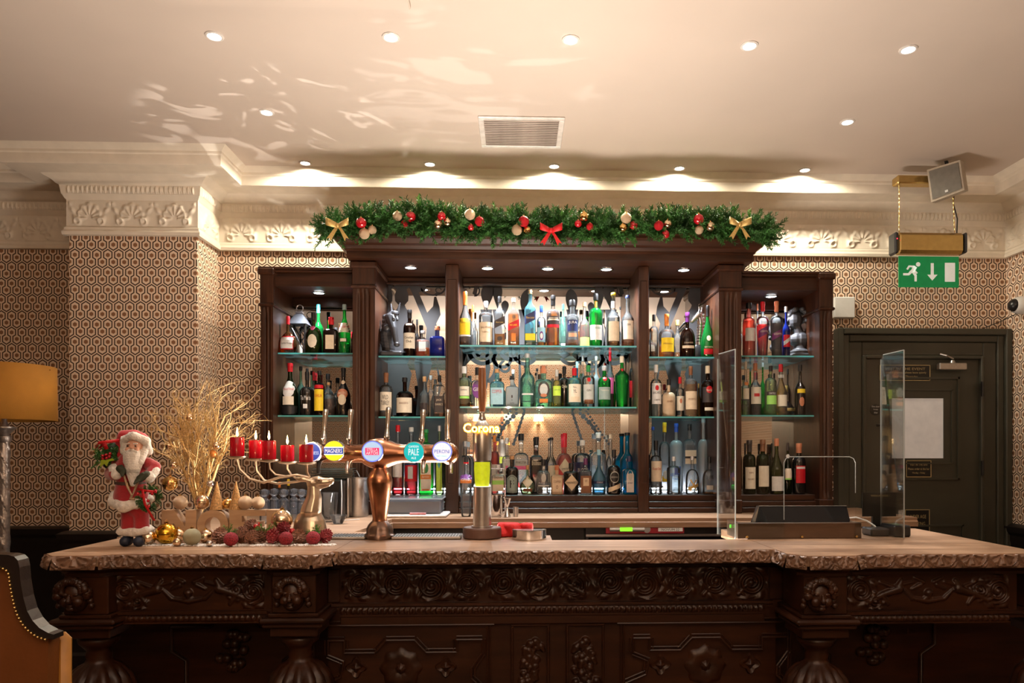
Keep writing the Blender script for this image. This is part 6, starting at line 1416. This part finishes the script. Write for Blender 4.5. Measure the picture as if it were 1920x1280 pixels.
o = remesh(b.build('silver_horse_decanter', mat('polished_silver', (.75, .75, .76), .14, 1, var=.06), loc=g.o, label='decanter with polished silver horse head stopper facing left', cat='decanter'), .003, 3)
MB().lathe([(V.r(8), V(0, 634).z), (V.r(9), V(0, 640).z), (V.r(5), V(0, 628).z)][:2], (V(1311, 0).x, 0, 0), 16).build('stopper_collar', M_chr, o)
MB().lathe([(V.r(11), 0), (V.r(12), .01), (V.r(12), V(0, 648).z), (V.r(8), V(0, 640).z)], (V(1309, 0).x, 0, 0), 24, nexp=5).build('dark_flask', M_blk, o)
M_bust = mat('grey_plaster', (.055, .055, .06), .45, var=.1, scale=12)
g = Loc(1500, 664, 4.98, ZR['R1']+.001); V = g; b = MB()
b.lathe([(V.r(25), 0), (V.r(25), V.r(6)), (V.r(20), V.r(9)), (V.r(21), V.r(13)), (V.r(13), V.r(18)), (V.r(12), V.r(26))], seg=24)
b.cap2(V(1500, 640), V.r(12), V(1502, 628), V.r(16)); b.ball(V(1500, 628), V.r(20), sc=(1.15, .7, .7)); b.cap2(V(1512, 625), V.r(12), V(1520, 640), V.r(6)); b.cap2(V(1500, 622), V.r(10), V(1493, 604), V.r(9))
b.ball(V(1490, 592), V.r(15), sc=(.95, .85, 1.15)); b.cap2(V(1480, 588, -.01), V.r(4), V(1473, 596, -.01), V.r(3)); b.ball(V(1479, 603, -.005), V.r(4)); b.ball(V(1480, 609, 0), V.r(5)); b.ball(V(1479, 583, -.01), V.r(5))
rr = random.Random(5)
for i in range(60):
    t = rr.uniform(-.6, 2.5); ph = rr.uniform(-1, 1); b.ball(V(1494+15*math.cos(t)*1.1, 586-14*math.sin(t), ph*.045), V.r(rr.uniform(3.4, 5)), 8, 6)
o = remesh(b.build('classical_bust', M_bust, loc=g.o, label='grey classical bust with curly hair facing left in the far right bay', cat='sculpture'), .003, 1)
ln = thing('lantern', 'small silver-roofed candle lantern with lattice sides in the far left bay', 'lantern', (X(562, 5.04), 5.04, ZR['L1']+.001)); q = 1/SCL(5.04)
def fr4(z0, r0, z1, r1): return [(r0, z0), (r1, z1)]
R45 = Matrix.Rotation(R(45), 4, 'Z')
MB().lathe([(19*q*1.2, 62*q), (20*q*1.2, 60*q), (8*q*1.3, 78*q), (7*q, 80*q), (9*q, 81*q), (9*q, 84*q), (2*q, 85*q)], seg=4, M=R45).build('roof', mat('zinc', (.35, .37, .42), .35, .8), ln, smooth=0)
MB().tube([(6*q*math.sin(i*PI/8), 0, 91*q-6*q*math.cos(i*PI/8)) for i in range(17)], 1*q, 6).build('ring', M_steel, ln)
b = MB().box(-16*q, 16*q, -16*q, 16*q, 0, 4*q)
for sx in (-1, 1):
    for sy in (-1, 1): b.box(sx*14*q-1.5*q, sx*14*q+1.5*q, sy*14*q-1.5*q, sy*14*q+1.5*q, 4*q, 62*q)
    b.tube([(-14*q, sx*14*q, 5*q), (14*q, sx*14*q, 60*q)], .8*q, 4).tube([(14*q, sx*14*q, 5*q), (-14*q, sx*14*q, 60*q)], .8*q, 4).tube([(sx*14*q, -14*q, 5*q), (sx*14*q, 14*q, 60*q)], .8*q, 4)
b.build('frame', M_blk, ln, smooth=0)
MB().lathe([(5*q, 4*q), (5*q, 22*q), (1*q, 23*q)], seg=12).build('candle', mat('cream_wax', (.7, .62, .5), .5), ln)
# ============================================================ Christmas display on the left end
g = Loc(256, 1020, 2.83, BT+.0005); V = g; q = g.r(1)
santa = thing('santa_figure', 'standing Santa figure in red coat with long white beard and sack', 'figurine', g.o)
def fur(n, pts, par=None, sub=.004, it=1):
    b = MB(); rr = random.Random(len(pts))
    for p0, r0, p1, r1 in pts:
        m_ = 8
        for i in range(m_+1):
            t = i/m_; c = Vector(p0).lerp(Vector(p1), t); r = r0+(r1-r0)*t; b.ball(c, r*.92, 10, 7)
            for j in range(5): b.ball(c+Vector((rr.gauss(0, 1), rr.gauss(0, 1), rr.gauss(0, 1))).normalized()*r*.7, r*.42, 7, 5)
    return remesh(b.build(n, M_fur, par or santa), sub, it)
b = MB(); b.cap2(V(241, 1011), 9*q, V(240, 1011, -.02), 10*q); b.cap2(V(264, 1011), 9*q, V(266, 1011, -.025), 10*q); b.cap2(V(241, 1011), 9*q, V(241, 995), 9*q); b.cap2(V(264, 1011), 9*q, V(264, 995), 9*q)
remesh(b.build('boots', mat('navy_boot', (.012, .02, .045), .5), santa), .004)
b = MB(); b.cap2(V(241, 990), 14*q, V(243, 950), 15*q); b.cap2(V(266, 990), 14*q, V(264, 950), 15*q); b.ball(V(254, 950), 24*q, sc=(1, .8, .7))
remesh(b.build('trousers', M_coat, santa), .005)
fur('cuff', [(V(231, 992, -.01), 9*q, V(252, 994, -.02), 9*q), (V(231, 990, .015), 9*q, V(252, 994, .02), 9*q)]); fur('cuff', [(V(256, 994, -.02), 9*q, V(276, 991, -.01), 9*q), (V(256, 994, .02), 9*q, V(276, 991, .015), 9*q)])
b = MB()
b.lathe([(33*q, V(0, 945).z), (31*q, V(0, 925).z), (27*q, V(0, 905).z), (25*q, V(0, 900).z), (27*q, V(0, 885).z), (28*q, V(0, 868).z), (20*q, V(0, 852).z), (10*q, V(0, 845).z)], (V(246, 0).x, 0, 0), 24, dr=.78)
b.cap2(V(222, 868), 13*q, V(212, 885, -.01), 12*q); b.cap2(V(212, 886, -.01), 12*q, V(228, 886, -.045), 11*q); b.cap2(V(276, 866), 12*q, V(292, 872, -.01), 11*q); b.cap2(V(292, 874, -.01), 11*q, V(290, 888, -.035), 10*q)
remesh(b.build('coat', M_coat, santa), .0045, 4)
hm_ = [(V(218, 938, -.02), 9*q, V(246, 945, -.055), 11*q), (V(246, 945, -.055), 11*q, V(276, 938, -.03), 9*q), (V(214, 925, 0), 8*q, V(218, 938, -.02), 9*q), (V(214, 925, .02), 8*q, V(246, 940, .055), 9*q), (V(246, 940, .055), 9*q, V(278, 932, .01), 8*q)]
fur('hem_trim', hm_)
fur('sleeve_cuff', [(V(222, 874, -.03), 9*q, V(232, 886, -.05), 11*q)]); fur('sleeve_cuff', [(V(296, 878, -.02), 8*q, V(291, 893, -.045), 10*q)])
M_glv = mat('olive_glove', (.035, .04, .02), .7)
for c0, c1, c2 in ((V(240, 875, -.055), V(248, 880, -.065), V(244, 870, -.06)), (V(288, 886, -.055), V(279, 893, -.065), V(284, 884, -.07))):
    b = MB(); b.cap2(c0, 7*q, c1, 7*q)
    for k_ in range(4):
        o_ = Vector((0, -.004*k_, -.0045*k_+.006)); b.cap2(c1+o_, 2.8*q, c1+o_+(c1-c0)*.55+Vector((0, -.004, -.003)), 2.2*q, 3)
    b.cap2(c2, 2.6*q, c2+(c1-c0)*.4, 2*q, 3); remesh(b.build('glove', M_glv, santa), .0022, 1)
MB().lathe([(26.5*q, V(0, 907).z), (26.8*q, V(0, 900).z)], (V(246, 0).x, 0, 0), 24, dr=.8, cap=False).build('belt', mat('grey_belt', (.10, .06, .05), .6), santa)
MB().box(V(250, 0).x, V(266, 0).x, -.052, -.044, V(0, 909).z, V(0, 899).z, .002).build('buckle', M_gold, santa)
MB().tube([V(248, 885, -.062), V(256, 910, -.062), V(263, 925, -.06), V(270, 910, -.062), V(276, 896, -.066)], 2*q, 6).tube([V(263, 925, -.062), V(260, 930, -.062), V(268, 931, -.06)], 2.4*q, 6).build('cord', mat('gold_cord', (.50, .34, .20), .6, var=.3, scale=150), santa)
b = MB(); b.ball(V(260, 836, -.025), 15*q, 18, 12, (1, .95, 1.1)); b.ball(V(260.5, 837, -.025-14.5*q), 2.8*q); b.ball(V(252, 840, -.025-12*q), 4*q); b.ball(V(269, 840, -.025-12*q), 4*q)
hd = remesh(b.build('head', M_skin, santa), .0025, 2)
for ex_ in (253.5, 267.5):
    MB().ball(V(ex_, 833.5, -.025-13.6*q), 1.7*q, 8, 6).build('eye', M_dk, hd); MB().cap2(V(ex_-3, 829.5, -.025-14*q), 1.2*q, V(ex_+3, 829, -.025-14*q), 1.2*q, 3).build('eyebrow', M_fur, hd)
MB().cap2(V(258, 844.5, -.028-14*q), 1*q, V(263, 844.5, -.028-14*q), 1*q, 2).build('mouth', M_red, hd)
# beard: combed strands
b = MB(); rr = random.Random(2)
b.cap2(V(260, 852, -.035), 17*q, V(262, 880, -.05), 12*q); b.cap2(V(262, 880, -.05), 12*q, V(263, 903, -.055), 5*q); b.cap2(V(243, 838, -.02), 7*q, V(250, 862, -.04), 8*q); b.cap2(V(278, 838, -.02), 7*q, V(272, 862, -.04), 8*q)
for i in range(46):
    t = (i/45-.5)*2; xs_ = 261+t*18; b.tube([V(xs_, 843+abs(t)*-4, -.045+.02*t*t), V(261+t*15, 868, -.062+.02*t*t), V(262+t*(7+2*rr.random()), 893+8*rr.random()*(1-abs(t)), -.060+.012*t*t)], [1.8*q, 1.8*q, .7*q], 5)
b.build('beard', M_fur, santa, smooth=60)
MB().cap2(V(261, 841.5, -.03-15*q), 2.6*q, V(251, 844, -.03-13*q), 1.8*q, 4).cap2(V(261, 841.5, -.03-15*q), 2.6*q, V(271, 844, -.03-13*q), 1.8*q, 4).build('moustache', M_fur, santa)
fur('hat_trim', [(V(236, 845, -.01), 7*q, V(240, 822, -.025), 8*q), (V(240, 822, -.025), 8*q, V(261, 814, -.045), 8*q), (V(261, 814, -.045), 8*q, V(280, 824, -.025), 8*q), (V(280, 824, -.025), 8*q, V(283, 845, -.01), 6*q)])
b = MB(); b.ball(V(256, 828, .01), 22*q, 18, 12, (1, .95, 1)); b.cap2(V(250, 816, .005), 14*q, V(230, 814, .01), 11*q); b.cap2(V(230, 814, .01), 11*q, V(220, 830, .015), 8*q); b.cap2(V(220, 830, .015), 8*q, V(226, 852, .0), 7*q)
remesh(b.build('hat', mat('bright_red_felt', (.50, .01, .02), .8, sheen=.4, bump=.3), santa), .0045, 4)
b = MB(); b.cap2(V(208, 862, .02), 19*q, V(212, 845, .02), 20*q); sk = remesh(b.build('sack', mat('dark_green_sack', (.02, .035, .018), .8), santa), .005)
b = MB(); rr = random.Random(9)
for i in range(34): needles(b, V(rr.uniform(188, 226), rr.uniform(835, 868), -.02+rr.uniform(-.01, .01)), (rr.uniform(-1, 1), rr.uniform(-1, 0), rr.uniform(-.7, 1)), .035, 18, .014, .003, rr)
b.build('sack_greenery', M_fir, sk, smooth=0, fixn=False)
for (px, py) in ((208, 852), (214, 850), (220, 853), (215, 856), (208, 857), (221, 848)): MB().ball(V(px, py, -.052), 3*q, 10, 8).build('berry', M_redg, sk)
b = MB(); ribbon(b, [(V(186, 838, -.02), (0, 0, 1)), (V(200, 828, -.05), (0, 0, 1)), (V(215, 826, -.05), (0, .2, 1)), (V(232, 823, -.03), (0, 0, 1))], .012); ribbon(b, [(V(202, 838, -.05), (1, 0, .3)), (V(212, 828, -.058), (1, 0, .3)), (V(216, 840, -.055), (1, 0, .3))], .015)
o = b.build('sack_ribbon', M_rfab, sk, smooth=60); md = o.modifiers.new('s', 'SOLIDIFY'); md.thickness = .001
MB().prism([(V(*p).x, V(*p).z) for p in ((199, 866), (206, 860), (204, 873), (212, 866), (216, 871), (220, 862), (230, 860), (226, 856), (214, 860), (208, 858))], -.056, -.053).build('holly_leaf', mat('holly_lime', (.35, .45, .03), .4), sk, smooth=0)
MB().ball(V(189, 845, -.03), 4*q, 10, 8).build('sack_bauble', M_gold, sk)
wr = MB(); rr = random.Random(4)
for i in range(70):
    t = rr.uniform(0, 2*PI); c = V(292+12*math.cos(t), 930+13*math.sin(t), -.05); needles(wr, c, (math.cos(t)+rr.uniform(-.6, .6), rr.uniform(-1, .2), -math.sin(t)+rr.uniform(-.6, .6)), .025, 16, .012, .0025, rr)
wr = wr.build('wreath', M_fir, santa, smooth=0, fixn=False)
for (px, py) in ((277, 921), (284, 926), (302, 921), (295, 934), (308, 916), (296, 944)): MB().ball(V(px, py, -.072), 3*q, 10, 8).build('berry', M_redg, wr)
b = MB(); ribbon(b, [(V(274, 912, -.065), (0, 0, 1)), (V(290, 915, -.078), (0, 0, 1)), (V(310, 918, -.07), (0, 0, 1))], .009); ribbon(b, [(V(286, 914, -.078), (1, 0, 0)), (V(291, 940, -.08), (1, 0, 0)), (V(303, 971, -.06), (1, 0, 0))], .010)
o = b.build('wreath_ribbon', M_rfab, wr, smooth=60); md = o.modifiers.new('s', 'SOLIDIFY'); md.thickness = .001
# NOEL sign
NY = 3.0; g = Loc(432, 1004, NY, BT+.0004); V = g
ns = thing('wooden_letter_sign', 'pale wooden NOEL letter block sign behind the pine cones', 'sign', g.o)
M_pine = wood('pale_pine', (.46, .28, .15), (.62, .41, .24), .6, (3, 20, 20), 0)
H0 = V(0, 948).z
def let(pts, lab): MB().prism([(V(a, 0).x, H0*b_) for a, b_ in pts], 0, .055).build('letter', M_pine, ns, smooth=0, label=lab)
let([(305, 0), (305, 1), (327, 1), (349, .42), (349, 1), (369, 1), (369, 0), (350, 0), (326, .58), (326, 0)], 'letter N')
b = MB(); oc = V(399, 0).x; n = 28; ro = 29*g.r(1); ri = 14.5*g.r(1); zc = H0*.5
Vv = []
for i in range(n):
    t = 2*PI*i/n; 
    for (r_, y_) in ((ro, 0), (ri, 0), (ri, .055), (ro, .055)): Vv.append((oc+r_*math.cos(t), y_, zc+(zc if r_ == ro else zc*.56)*math.sin(t)))
b.add(Vv, [(4*i+a, 4*((i+1) % n)+a, 4*((i+1) % n)+(a+1) % 4, 4*i+(a+1) % 4) for i in range(n) for a in range(4)])
b.build('letter', M_pine, ns, smooth=40, label='letter O')
let([(430, 0), (430, 1), (496, 1), (496, .80), (453, .80), (453, .60), (487, .60), (487, .42), (453, .42), (453, .2), (496, .2), (496, 0)], 'letter E')
let([(499, 0), (499, 1), (522, 1), (522, .2), (560, .2), (560, 0)], 'letter L')
# ornaments on top of and in front of the sign
GP = 'baubles around the wooden sign'; NZ = BT+H0+.0008
bauble(338, 938, 13, M_champ, 'champagne glitter bauble on top of the letter N', NY+.027, GP, ground=NZ); bauble(379, 938, 14, M_champs, 'striped champagne bauble on top of the letter O', NY+.027, GP, 'stripe', ground=NZ)
bauble(427, 941, 10, M_gold, 'small shiny gold bauble between the two wicker cones', NY+.040, GP, ground=NZ); bauble(460, 937, 13, M_champ, 'pale glitter bauble on top of the letter E', NY+.015, GP, ground=NZ); bauble(484, 938, 12, M_champ, 'beige glitter bauble on top of the sign near the candle deer', NY+.03, GP, ground=NZ)
def wick(t, z): return 1+.05*np.cos(t*10+z*500)*np.cos(z*700)
M_wick = mat('gold_wicker', (.62, .36, .14), .5, .3, var=.4, scale=160, bump=.8, bscale=200)
for px, lab in ((407, 'left'), (443, 'right')):
    k_ = SCL(NY+.03); MB().lathe([((12.5-11.8*t)/k_, t*52/k_) for t in np.linspace(0, 1, 30)], seg=24, fn=wick).build('wicker_cone', M_wick, loc=(X(px, NY+.03), NY+.028, NZ), label='%s one of the two gold wicker cone trees on the sign' % lab, cat='ornament', group='gold wicker cone trees')
# gold twig tree
TY = 3.17; g = Loc(374, 1003, TY, BT+.0004); V = g; q = g.r(1)
M_twig = mat('gold_glitter_twig', (.72, .50, .22), .42, .55, var=.35, scale=150, bump=.6, bscale=300)
tt = MB(); rr = random.Random(21); tips = []
tt.lathe([(16*q, 0), (18*q, 14*q), (15*q, 26*q), (3*q, 30*q)], seg=16)
def br(p, d, L_, r, dep):
    n = 4; pts = [p]; dd = d.copy()
    for i in range(n):
        dd = (dd+Vector((rr.gauss(0, .13), rr.gauss(0, .13), rr.gauss(.02, .08)))).normalized(); pts.append(pts[-1]+dd*L_/n)
    tt.tube(pts, [r*(1-.6*i/n) for i in range(n+1)], 5 if dep > 1 else 3, close=False)
    tips.append(pts[-1])
    if dep == 0: return
    for i in range(3 if dep > 1 else 4):
        t = rr.randint(1, n); q_ = pts[t]; nd = (dd+Vector((rr.gauss(0, .5), rr.gauss(0, .35), rr.gauss(.05, .3)))).normalized(); br(q_, nd, L_*rr.uniform(.45, .7), r*.5, dep-1)
for px, py, px1, py1, r in ((374, 978, 372, 905, 5), (374, 965, 345, 880, 3.4), (374, 965, 408, 870, 3.6), (374, 978, 352, 868, 2.6), (376, 960, 392, 855, 3), (374, 975, 362, 850, 2.8)):
    a, c = V(px, py), V(px1, py1); d = (c-a); tt.tube([a, (a+c)/2+Vector((.004, 0, 0)), c], [r*q, r*.85*q, r*.7*q], 6)
    for k_ in range(7): br(c if k_ < 5 else (a+c)/2, (d.normalized()+Vector((rr.gauss(0, .28), rr.gauss(0, .2), .25))).normalized(), rr.uniform(62, 92)*q*(.9 if px1 < 350 or px1 > 400 else 1.05), r*.6*q, 3)
tt.build('gold_twig_tree', M_twig, smooth=60, loc=g.o, label='bushy gold glitter twig tree behind the wooden sign', cat='ornament', fixn=False)
GT = 'baubles hanging in the gold twig tree'
for px, py, r, m, lab in ((355, 782, 7, CHG, 'pearly bauble high in the twig tree'), (322, 822, 6, CH, 'small gold bauble on the outer left twigs, upper of two'), (317, 835, 7, CHG, 'pale bauble on the outer left twigs, lower of two'), (325, 872, 7, CHG, 'pearly bauble low on the left twigs'),
                          (405, 835, 7, CHG, 'pearly bauble on the right twigs, above the orange one'), (399, 850, 7, mat('orange_glitter', (.65, .25, .06), .4, .5, var=.3, scale=200), 'orange bauble on the right twigs'), (394, 906, 7, M_chr, 'silver bauble dangling low right of the twig trunk'), (319, 906, 14, M_gold, 'ribbed gold bauble dangling by the Santa figure')):
    o = bauble(px, py, r, m, lab, TY-.03, GT, 'stripe' if r == 14 else '')
    rr_ = o.scale[0]; MB().tube([(0, 0, 1.2), (.2, .3, 4.0 if r < 10 else 4.5)], .05, 4).build('hanger', M_twig, o)
# row of baubles in front
for px, r, Y, m, kd, lab in ((278, 14, 2.84, M_champs, '', 'pale gold bauble beside the Santa boots'), (312, 20, 2.86, mat('deep_gold', (.72, .40, .04), .14, 1), '', 'large deep gold bauble at the front of the display'), (335, 13, 2.93, M_champs, '', 'shiny gold bauble behind the large deep gold one'),
                         (332, 8, 2.80, M_champs, '', 'tiny champagne bauble in front, left of the sage glitter one'), (360, 16, 2.83, mat('sage_glitter', (.50, .47, .30), .5, .4, var=.25, scale=250, bump=.8, bscale=400), '', 'sage green glitter bauble at the front of the display'), (386, 13, 2.90, M_champs, '', 'shiny champagne bauble left of the pine cones'), (393, 6, 2.79, M_chr, '', 'tiny silver bauble in front of the pine cones')):
    bauble(px, 0, r, m, lab, Y, GP, kd, ground=BT)
o = bauble(529, 0, 20, M_champs, 'large mirror-gold bauble on a stand in front of the letter L', 2.93, GP, ground=BT+.045)
MB().lathe([(.30, -2.02), (.42, -2.0), (.36, -1.4), (.5, -1.0), (.45, -.85)], seg=20).build('stand', M_gold, o)
# snow
rr = random.Random(8); b = MB()
for i in range(900):
    t = rr.random(); x = X(262+t*365, 2.80)+rr.gauss(0, .004); y = 2.79+.05*rr.random()+(.0 if t > .3 else .02); s = rr.uniform(.0015, .005); b.ball((x, y, BT+s*.5), s, 5, 4, (1.3, 1.3, .8))
b.build('artificial_snow', mat('snow_flakes', (.82, .80, .78), .8), kind='stuff', label='white artificial snow strewn along the front of the display', cat='snow', smooth=180)
# pine cones and frosted balls
def cone_mesh(name, m, tipm=None):
    b = MB(); N_ = 62
    b.ball((0, 0, 0), .55, 10, 8, (1, 1, 1.3))
    for i in range(N_):
        t = (i+.5)/N_; z = -.85+1.75*t; r = .50+.42*math.sin(PI*min(1, (t*.9+.12)))**.8*(1-.55*t); th = i*2.39996
        e = Vector((math.cos(th), math.sin(th), 0)); s_ = Vector((-math.sin(th), math.cos(th), 0)); up = Vector((0, 0, 1))
        base = e*(r*.35)+up*(z-.05); tip = e*(r+.12)+up*(z+.22); w_ = .22*(1-.3*t)
        V_ = [base-s_*w_*.5, base+s_*w_*.5, tip+s_*w_*.8-e*.05, tip+e*.06+up*.03, tip-s_*w_*.8-e*.05]
        V_ += [v-up*.07 for v in V_]
        b.add([tuple(v) for v in V_], [(0, 1, 2, 3, 4), (9, 8, 7, 6, 5), (2, 7, 8, 3), (3, 8, 9, 4), (1, 6, 7, 2), (4, 9, 5, 0)])
    return b.mesh(name, m, 30)
M_pcb = mat('frosted_brown_cone', (.26, .12, .075), .7, var=.75, scale=6); M_pcr = mat('frosted_red_cone', (.30, .035, .045), .6, var=.6, scale=6)
cb_, cr_ = cone_mesh('pine_cone', M_pcb), cone_mesh('pine_cone', M_pcr)
GC = 'pine cones and frosted balls along the display'
Mfb = mat('frosted_crimson', (.42, .03, .05), .75, var=.7, scale=7, bump=1, bscale=50)
fb = MB().ball((0, 0, 0), 1, 20, 14).mesh('frosted_ball', Mfb, 180)
for px, r, Y, me, nm, lab in ((412, 15, 2.85, cb_, 'pine_cone', 'brown pine cone at the left end of the cone row'), (433, 13, 2.80, fb, 'frosted_ball', 'frosted crimson ball between the two leftmost brown cones'), (452, 15, 2.89, cb_, 'pine_cone', 'brown pine cone behind the first crimson ball'),
                         (472, 13, 2.83, cb_, 'pine_cone', 'brown pine cone in the middle of the row, in front'), (492, 14, 2.87, cb_, 'pine_cone', 'snow-dusted brown cone left of the red cones'), (513, 14, 2.83, cr_, 'pine_cone', 'dark red pine cone left of the second crimson ball'),
                         (536, 13, 2.81, fb, 'frosted_ball', 'frosted crimson ball below the mirror-gold bauble'), (560, 14, 2.85, cb_, 'pine_cone', 'brown pine cone in front of the reindeer chest'), (587, 13, 2.82, fb, 'frosted_ball', 'frosted crimson ball near the right end of the row'), (610, 13, 2.87, cr_, 'pine_cone', 'dark red pine cone at the right end of the row')):
    x = X(px, Y); rr_ = r/SCL(Y, x)
    o = link(nm, me, None, (x, Y, BT+.001+rr_*(1.0 if me is fb else 1.05)), label=lab, cat='pine cone' if nm == 'pine_cone' else 'bauble', group=GC); o.scale = (rr_,)*3
    if me is not fb: o.rotation_euler = (R(rr.uniform(35, 70)), 0, rr.uniform(0, 6.28)); o.location.z = BT+.004+rr_*.95
for px, py, Y, lab in ((531, 990, 2.88, 'red pine cone resting above the crimson ball'), (470, 985, 2.94, 'dusty brown cone behind the middle of the row')):
    x = X(px, Y); rr_ = 12/SCL(Y, x); o = link('pine_cone', cr_ if px == 531 else cb_, None, (x, Y, Z(py, Y, px)), label=lab, cat='pine cone', group=GC); o.scale = (rr_,)*3; o.rotation_euler = (R(60), 0, 1)
bs = MB().ball((X(548, 2.86), 2.86, Z(994, 2.86)), 6/SCL(2.86), 14, 10).build('red_berry', M_redg, label='glossy red berry between the cones', cat='berry')
bs = MB().ball((X(480, 2.90), 2.90, Z(985, 2.90)), 5/SCL(2.90), 14, 10).build('red_berry', M_redg, label='glossy red berry by the letter E', cat='berry')
for px, py, lab in ((428, 990, 'first green fir sprig above the left cones'), (497, 988, 'green fir sprig behind the middle cones'), (592, 992, 'green fir sprig at the right end of the cones')):
    b = MB(); c = Vector((X(px, 2.875), 2.875, Z(py, 2.875)-.02))
    for i in range(7): needles(b, c, (rr.uniform(-1, 1), rr.uniform(-.6, .3), rr.uniform(.1, 1)), .04, 26, .016, .0022, rr)
    b.build('fir_sprig', M_fir2, label=lab, cat='sprig', smooth=0, fixn=False)
sm = thing('snowman_ornament', 'tiny white snowman ornament in front of the letter E', 'ornament', (X(484, 2.965), 2.965, BT+.0005)); q = 1/SCL(2.965)
MB().ball((0, 0, 9*q), 9*q).build('body', M_wh, sm); MB().ball((0, 0, 22*q), 6*q).build('head', M_wh, sm); MB().lathe([(6*q, 27*q), (3.6*q, 28*q), (3.4*q, 33*q), (.1*q, 34*q)], seg=12).build('hat', M_red, sm)
# reindeer candelabra
DY = 2.937; g = Loc(582, 1014, DY, BT+.0005); V = g; q = g.r(1)
M_ag = mat('champagne_silver', (.66, .55, .42), .28, .9, var=.25, scale=14, bump=.15, bscale=60)
dr_ = thing('reindeer_candelabra', 'champagne silver reindeer bust whose antlers carry five candle plates', 'candelabra', g.o)
b = MB(); b.lathe([(31*q, 0), (32*q, 8*q), (32*q, 20*q), (28*q, 40*q), (22*q, 52*q)], (V(581, 0).x, 0, 0), 24, dr=.7); b.cap2(V(583, 958), 20*q, V(589, 932), 14.5*q, 9); b.cap2(V(589, 932), 14.5*q, V(588, 910), 11.5*q, 9)
b.cap2(V(587, 905), 12.5*q, V(597, 902), 11.5*q); b.cap2(V(598, 903), 10.5*q, V(617, 902), 7*q, 9); b.ball(V(620, 901), 7*q, sc=(.9, 1, 1)); b.ball(V(623, 898), 3.6*q); b.cap2(V(596, 912), 6*q, V(615, 908), 4*q, 7); b.cap2(V(583, 900, -.018), 5*q, V(558, 894, -.028), 2.2*q); b.ball(V(570, 897, -.026), 5.5*q, sc=(1.6, .5, 1)); b.cap2(V(583, 900, .02), 5*q, V(562, 896, .03), 2.2*q)
b.ball(V(600, 898, -.022), 3.2*q, sc=(1.6, 1, .7))
remesh(b.build('bust', M_ag, dr_), .0035, 3)
for sg in (-1, 1): MB().ball(V(600, 899, sg*9.8*q), 2.6*q, 10, 8, (1.5, 1, .8)).build('eye', M_dk, dr_)
def al(pts, r): MB().tube([V(*p) for p in pts], r*q, 8).build('antler', M_ag, dr_)
al([(582, 894, -.01), (560, 889, -.02), (530, 893, -.03), (500, 903, -.03), (475, 896, -.03), (457, 878, -.03), (452, 860, -.03)], 2.4)
al([(584, 896, .01), (555, 902, .0), (520, 906, .01), (495, 900, .01), (481, 882, .012), (479, 862, .012)], 2.3)
al([(540, 891, -.028), (522, 888, -.03), (512, 878, -.03), (510, 864, -.03)], 2.0); al([(560, 900, .008), (545, 890, .015), (537, 878, .016), (537, 868, .016)], 2.0); al([(582, 894, -.01), (577, 884, -.012), (576, 869, -.012)], 2.2)
M_wax = glass('red_wax_body', (.6, .01, .03), .8, milk=1.0, milkcol=(.62, .012, .035), gl=1)
M_flame = emis('candle_flame', (1, .62, .22), 22); M_flc = emis('candle_flame_core', (1, .9, .75), 30)
for i, (px, yb2, yt, dy) in enumerate(((452, 857, 820, -.03), (479, 861, 825, .012), (510, 863, 826, -.03), (537, 867, 834, .016), (576, 868, 833, -.012))):
    c = V(px, yb2, dy)
    MB().lathe([(2*q, -3*q), (14*q, -1*q), (17*q, 1*q), (17.5*q, 3*q), (16*q, 1.6*q), (.1*q, 1*q)], tuple(c), 24, cap=False).build('candle_plate', M_ag, dr_)
    hgt = (yb2-yt-1)*q; rc = 12.6*q
    o = MB().lathe([(.001, 0), (rc, 0), (rc, hgt-.004), (rc*.93, hgt), (rc*.80, hgt), (rc*.5, hgt-.004), (.001, hgt-.005)], seg=28, cap=False).build('pillar_candle', M_wax, loc=tuple(g.o+c+Vector((0, 0, 1.7*q))),
        label='lit red pillar candle, %s on the antlers' % ['leftmost', 'second from the left', 'middle', 'second from the right', 'rightmost'][i], cat='candle', group='red candles on the antlers')
    MB().tube([(0, 0, hgt-.006), (.0, 0, hgt+.006)], .0011, 5).build('wick', M_dk, o)
    MB().lathe([(.0008, hgt+.003), (.0042, hgt+.010), (.0048, hgt+.015), (.0032, hgt+.026), (.0004, hgt+.040)], seg=12).build('flame', M_flame, o)
    l = bpy.data.lights.new('flame_light', 'POINT'); l.energy = .55; l.color = (1, .6, .28); l.shadow_soft_size = .008; lo = bpy.data.objects.new('flame_light', l); COL.objects.link(lo); lo.parent = o; lo.location = (0, 0, hgt+.045)
# ============================================================ room behind the camera, seen in the mirrors
M_shd = mat('cream_shade', (.80, .62, .38), .8, emit=4.0, ecol=(1, .74, .42))
wlb = ['left', 'middle', 'right']
for i, px in enumerate((-.62, -.12, .36)):
    o = thing('wall_sconce', 'cream-shaded wall sconce reflected in the centre mirror, %s one of three' % wlb[i], 'lamp', (px, RY+.10, 1.98), group='wall sconces behind the camera')
    MB().lathe([(.085, 0), (.060, .13)], seg=28, cap=False).build('lamp_shade', M_shd, o)
    MB().tube([(0, 0, .04), (0, 0, -.05), (0, -.06, -.08), (0, -.095, -.05)], .006, 8).lathe([(.03, -.006), (.03, .006)], (0, -.09, -.05), 16).build('bracket', M_brass, o)
    l = bpy.data.lights.new('bulb', 'POINT'); l.energy = 22; l.color = (1, .74, .5); l.shadow_soft_size = .03; lo = bpy.data.objects.new('bulb', l); COL.objects.link(lo); lo.parent = o; lo.location = (0, 0, .16)

bpy.context.view_layer.update()
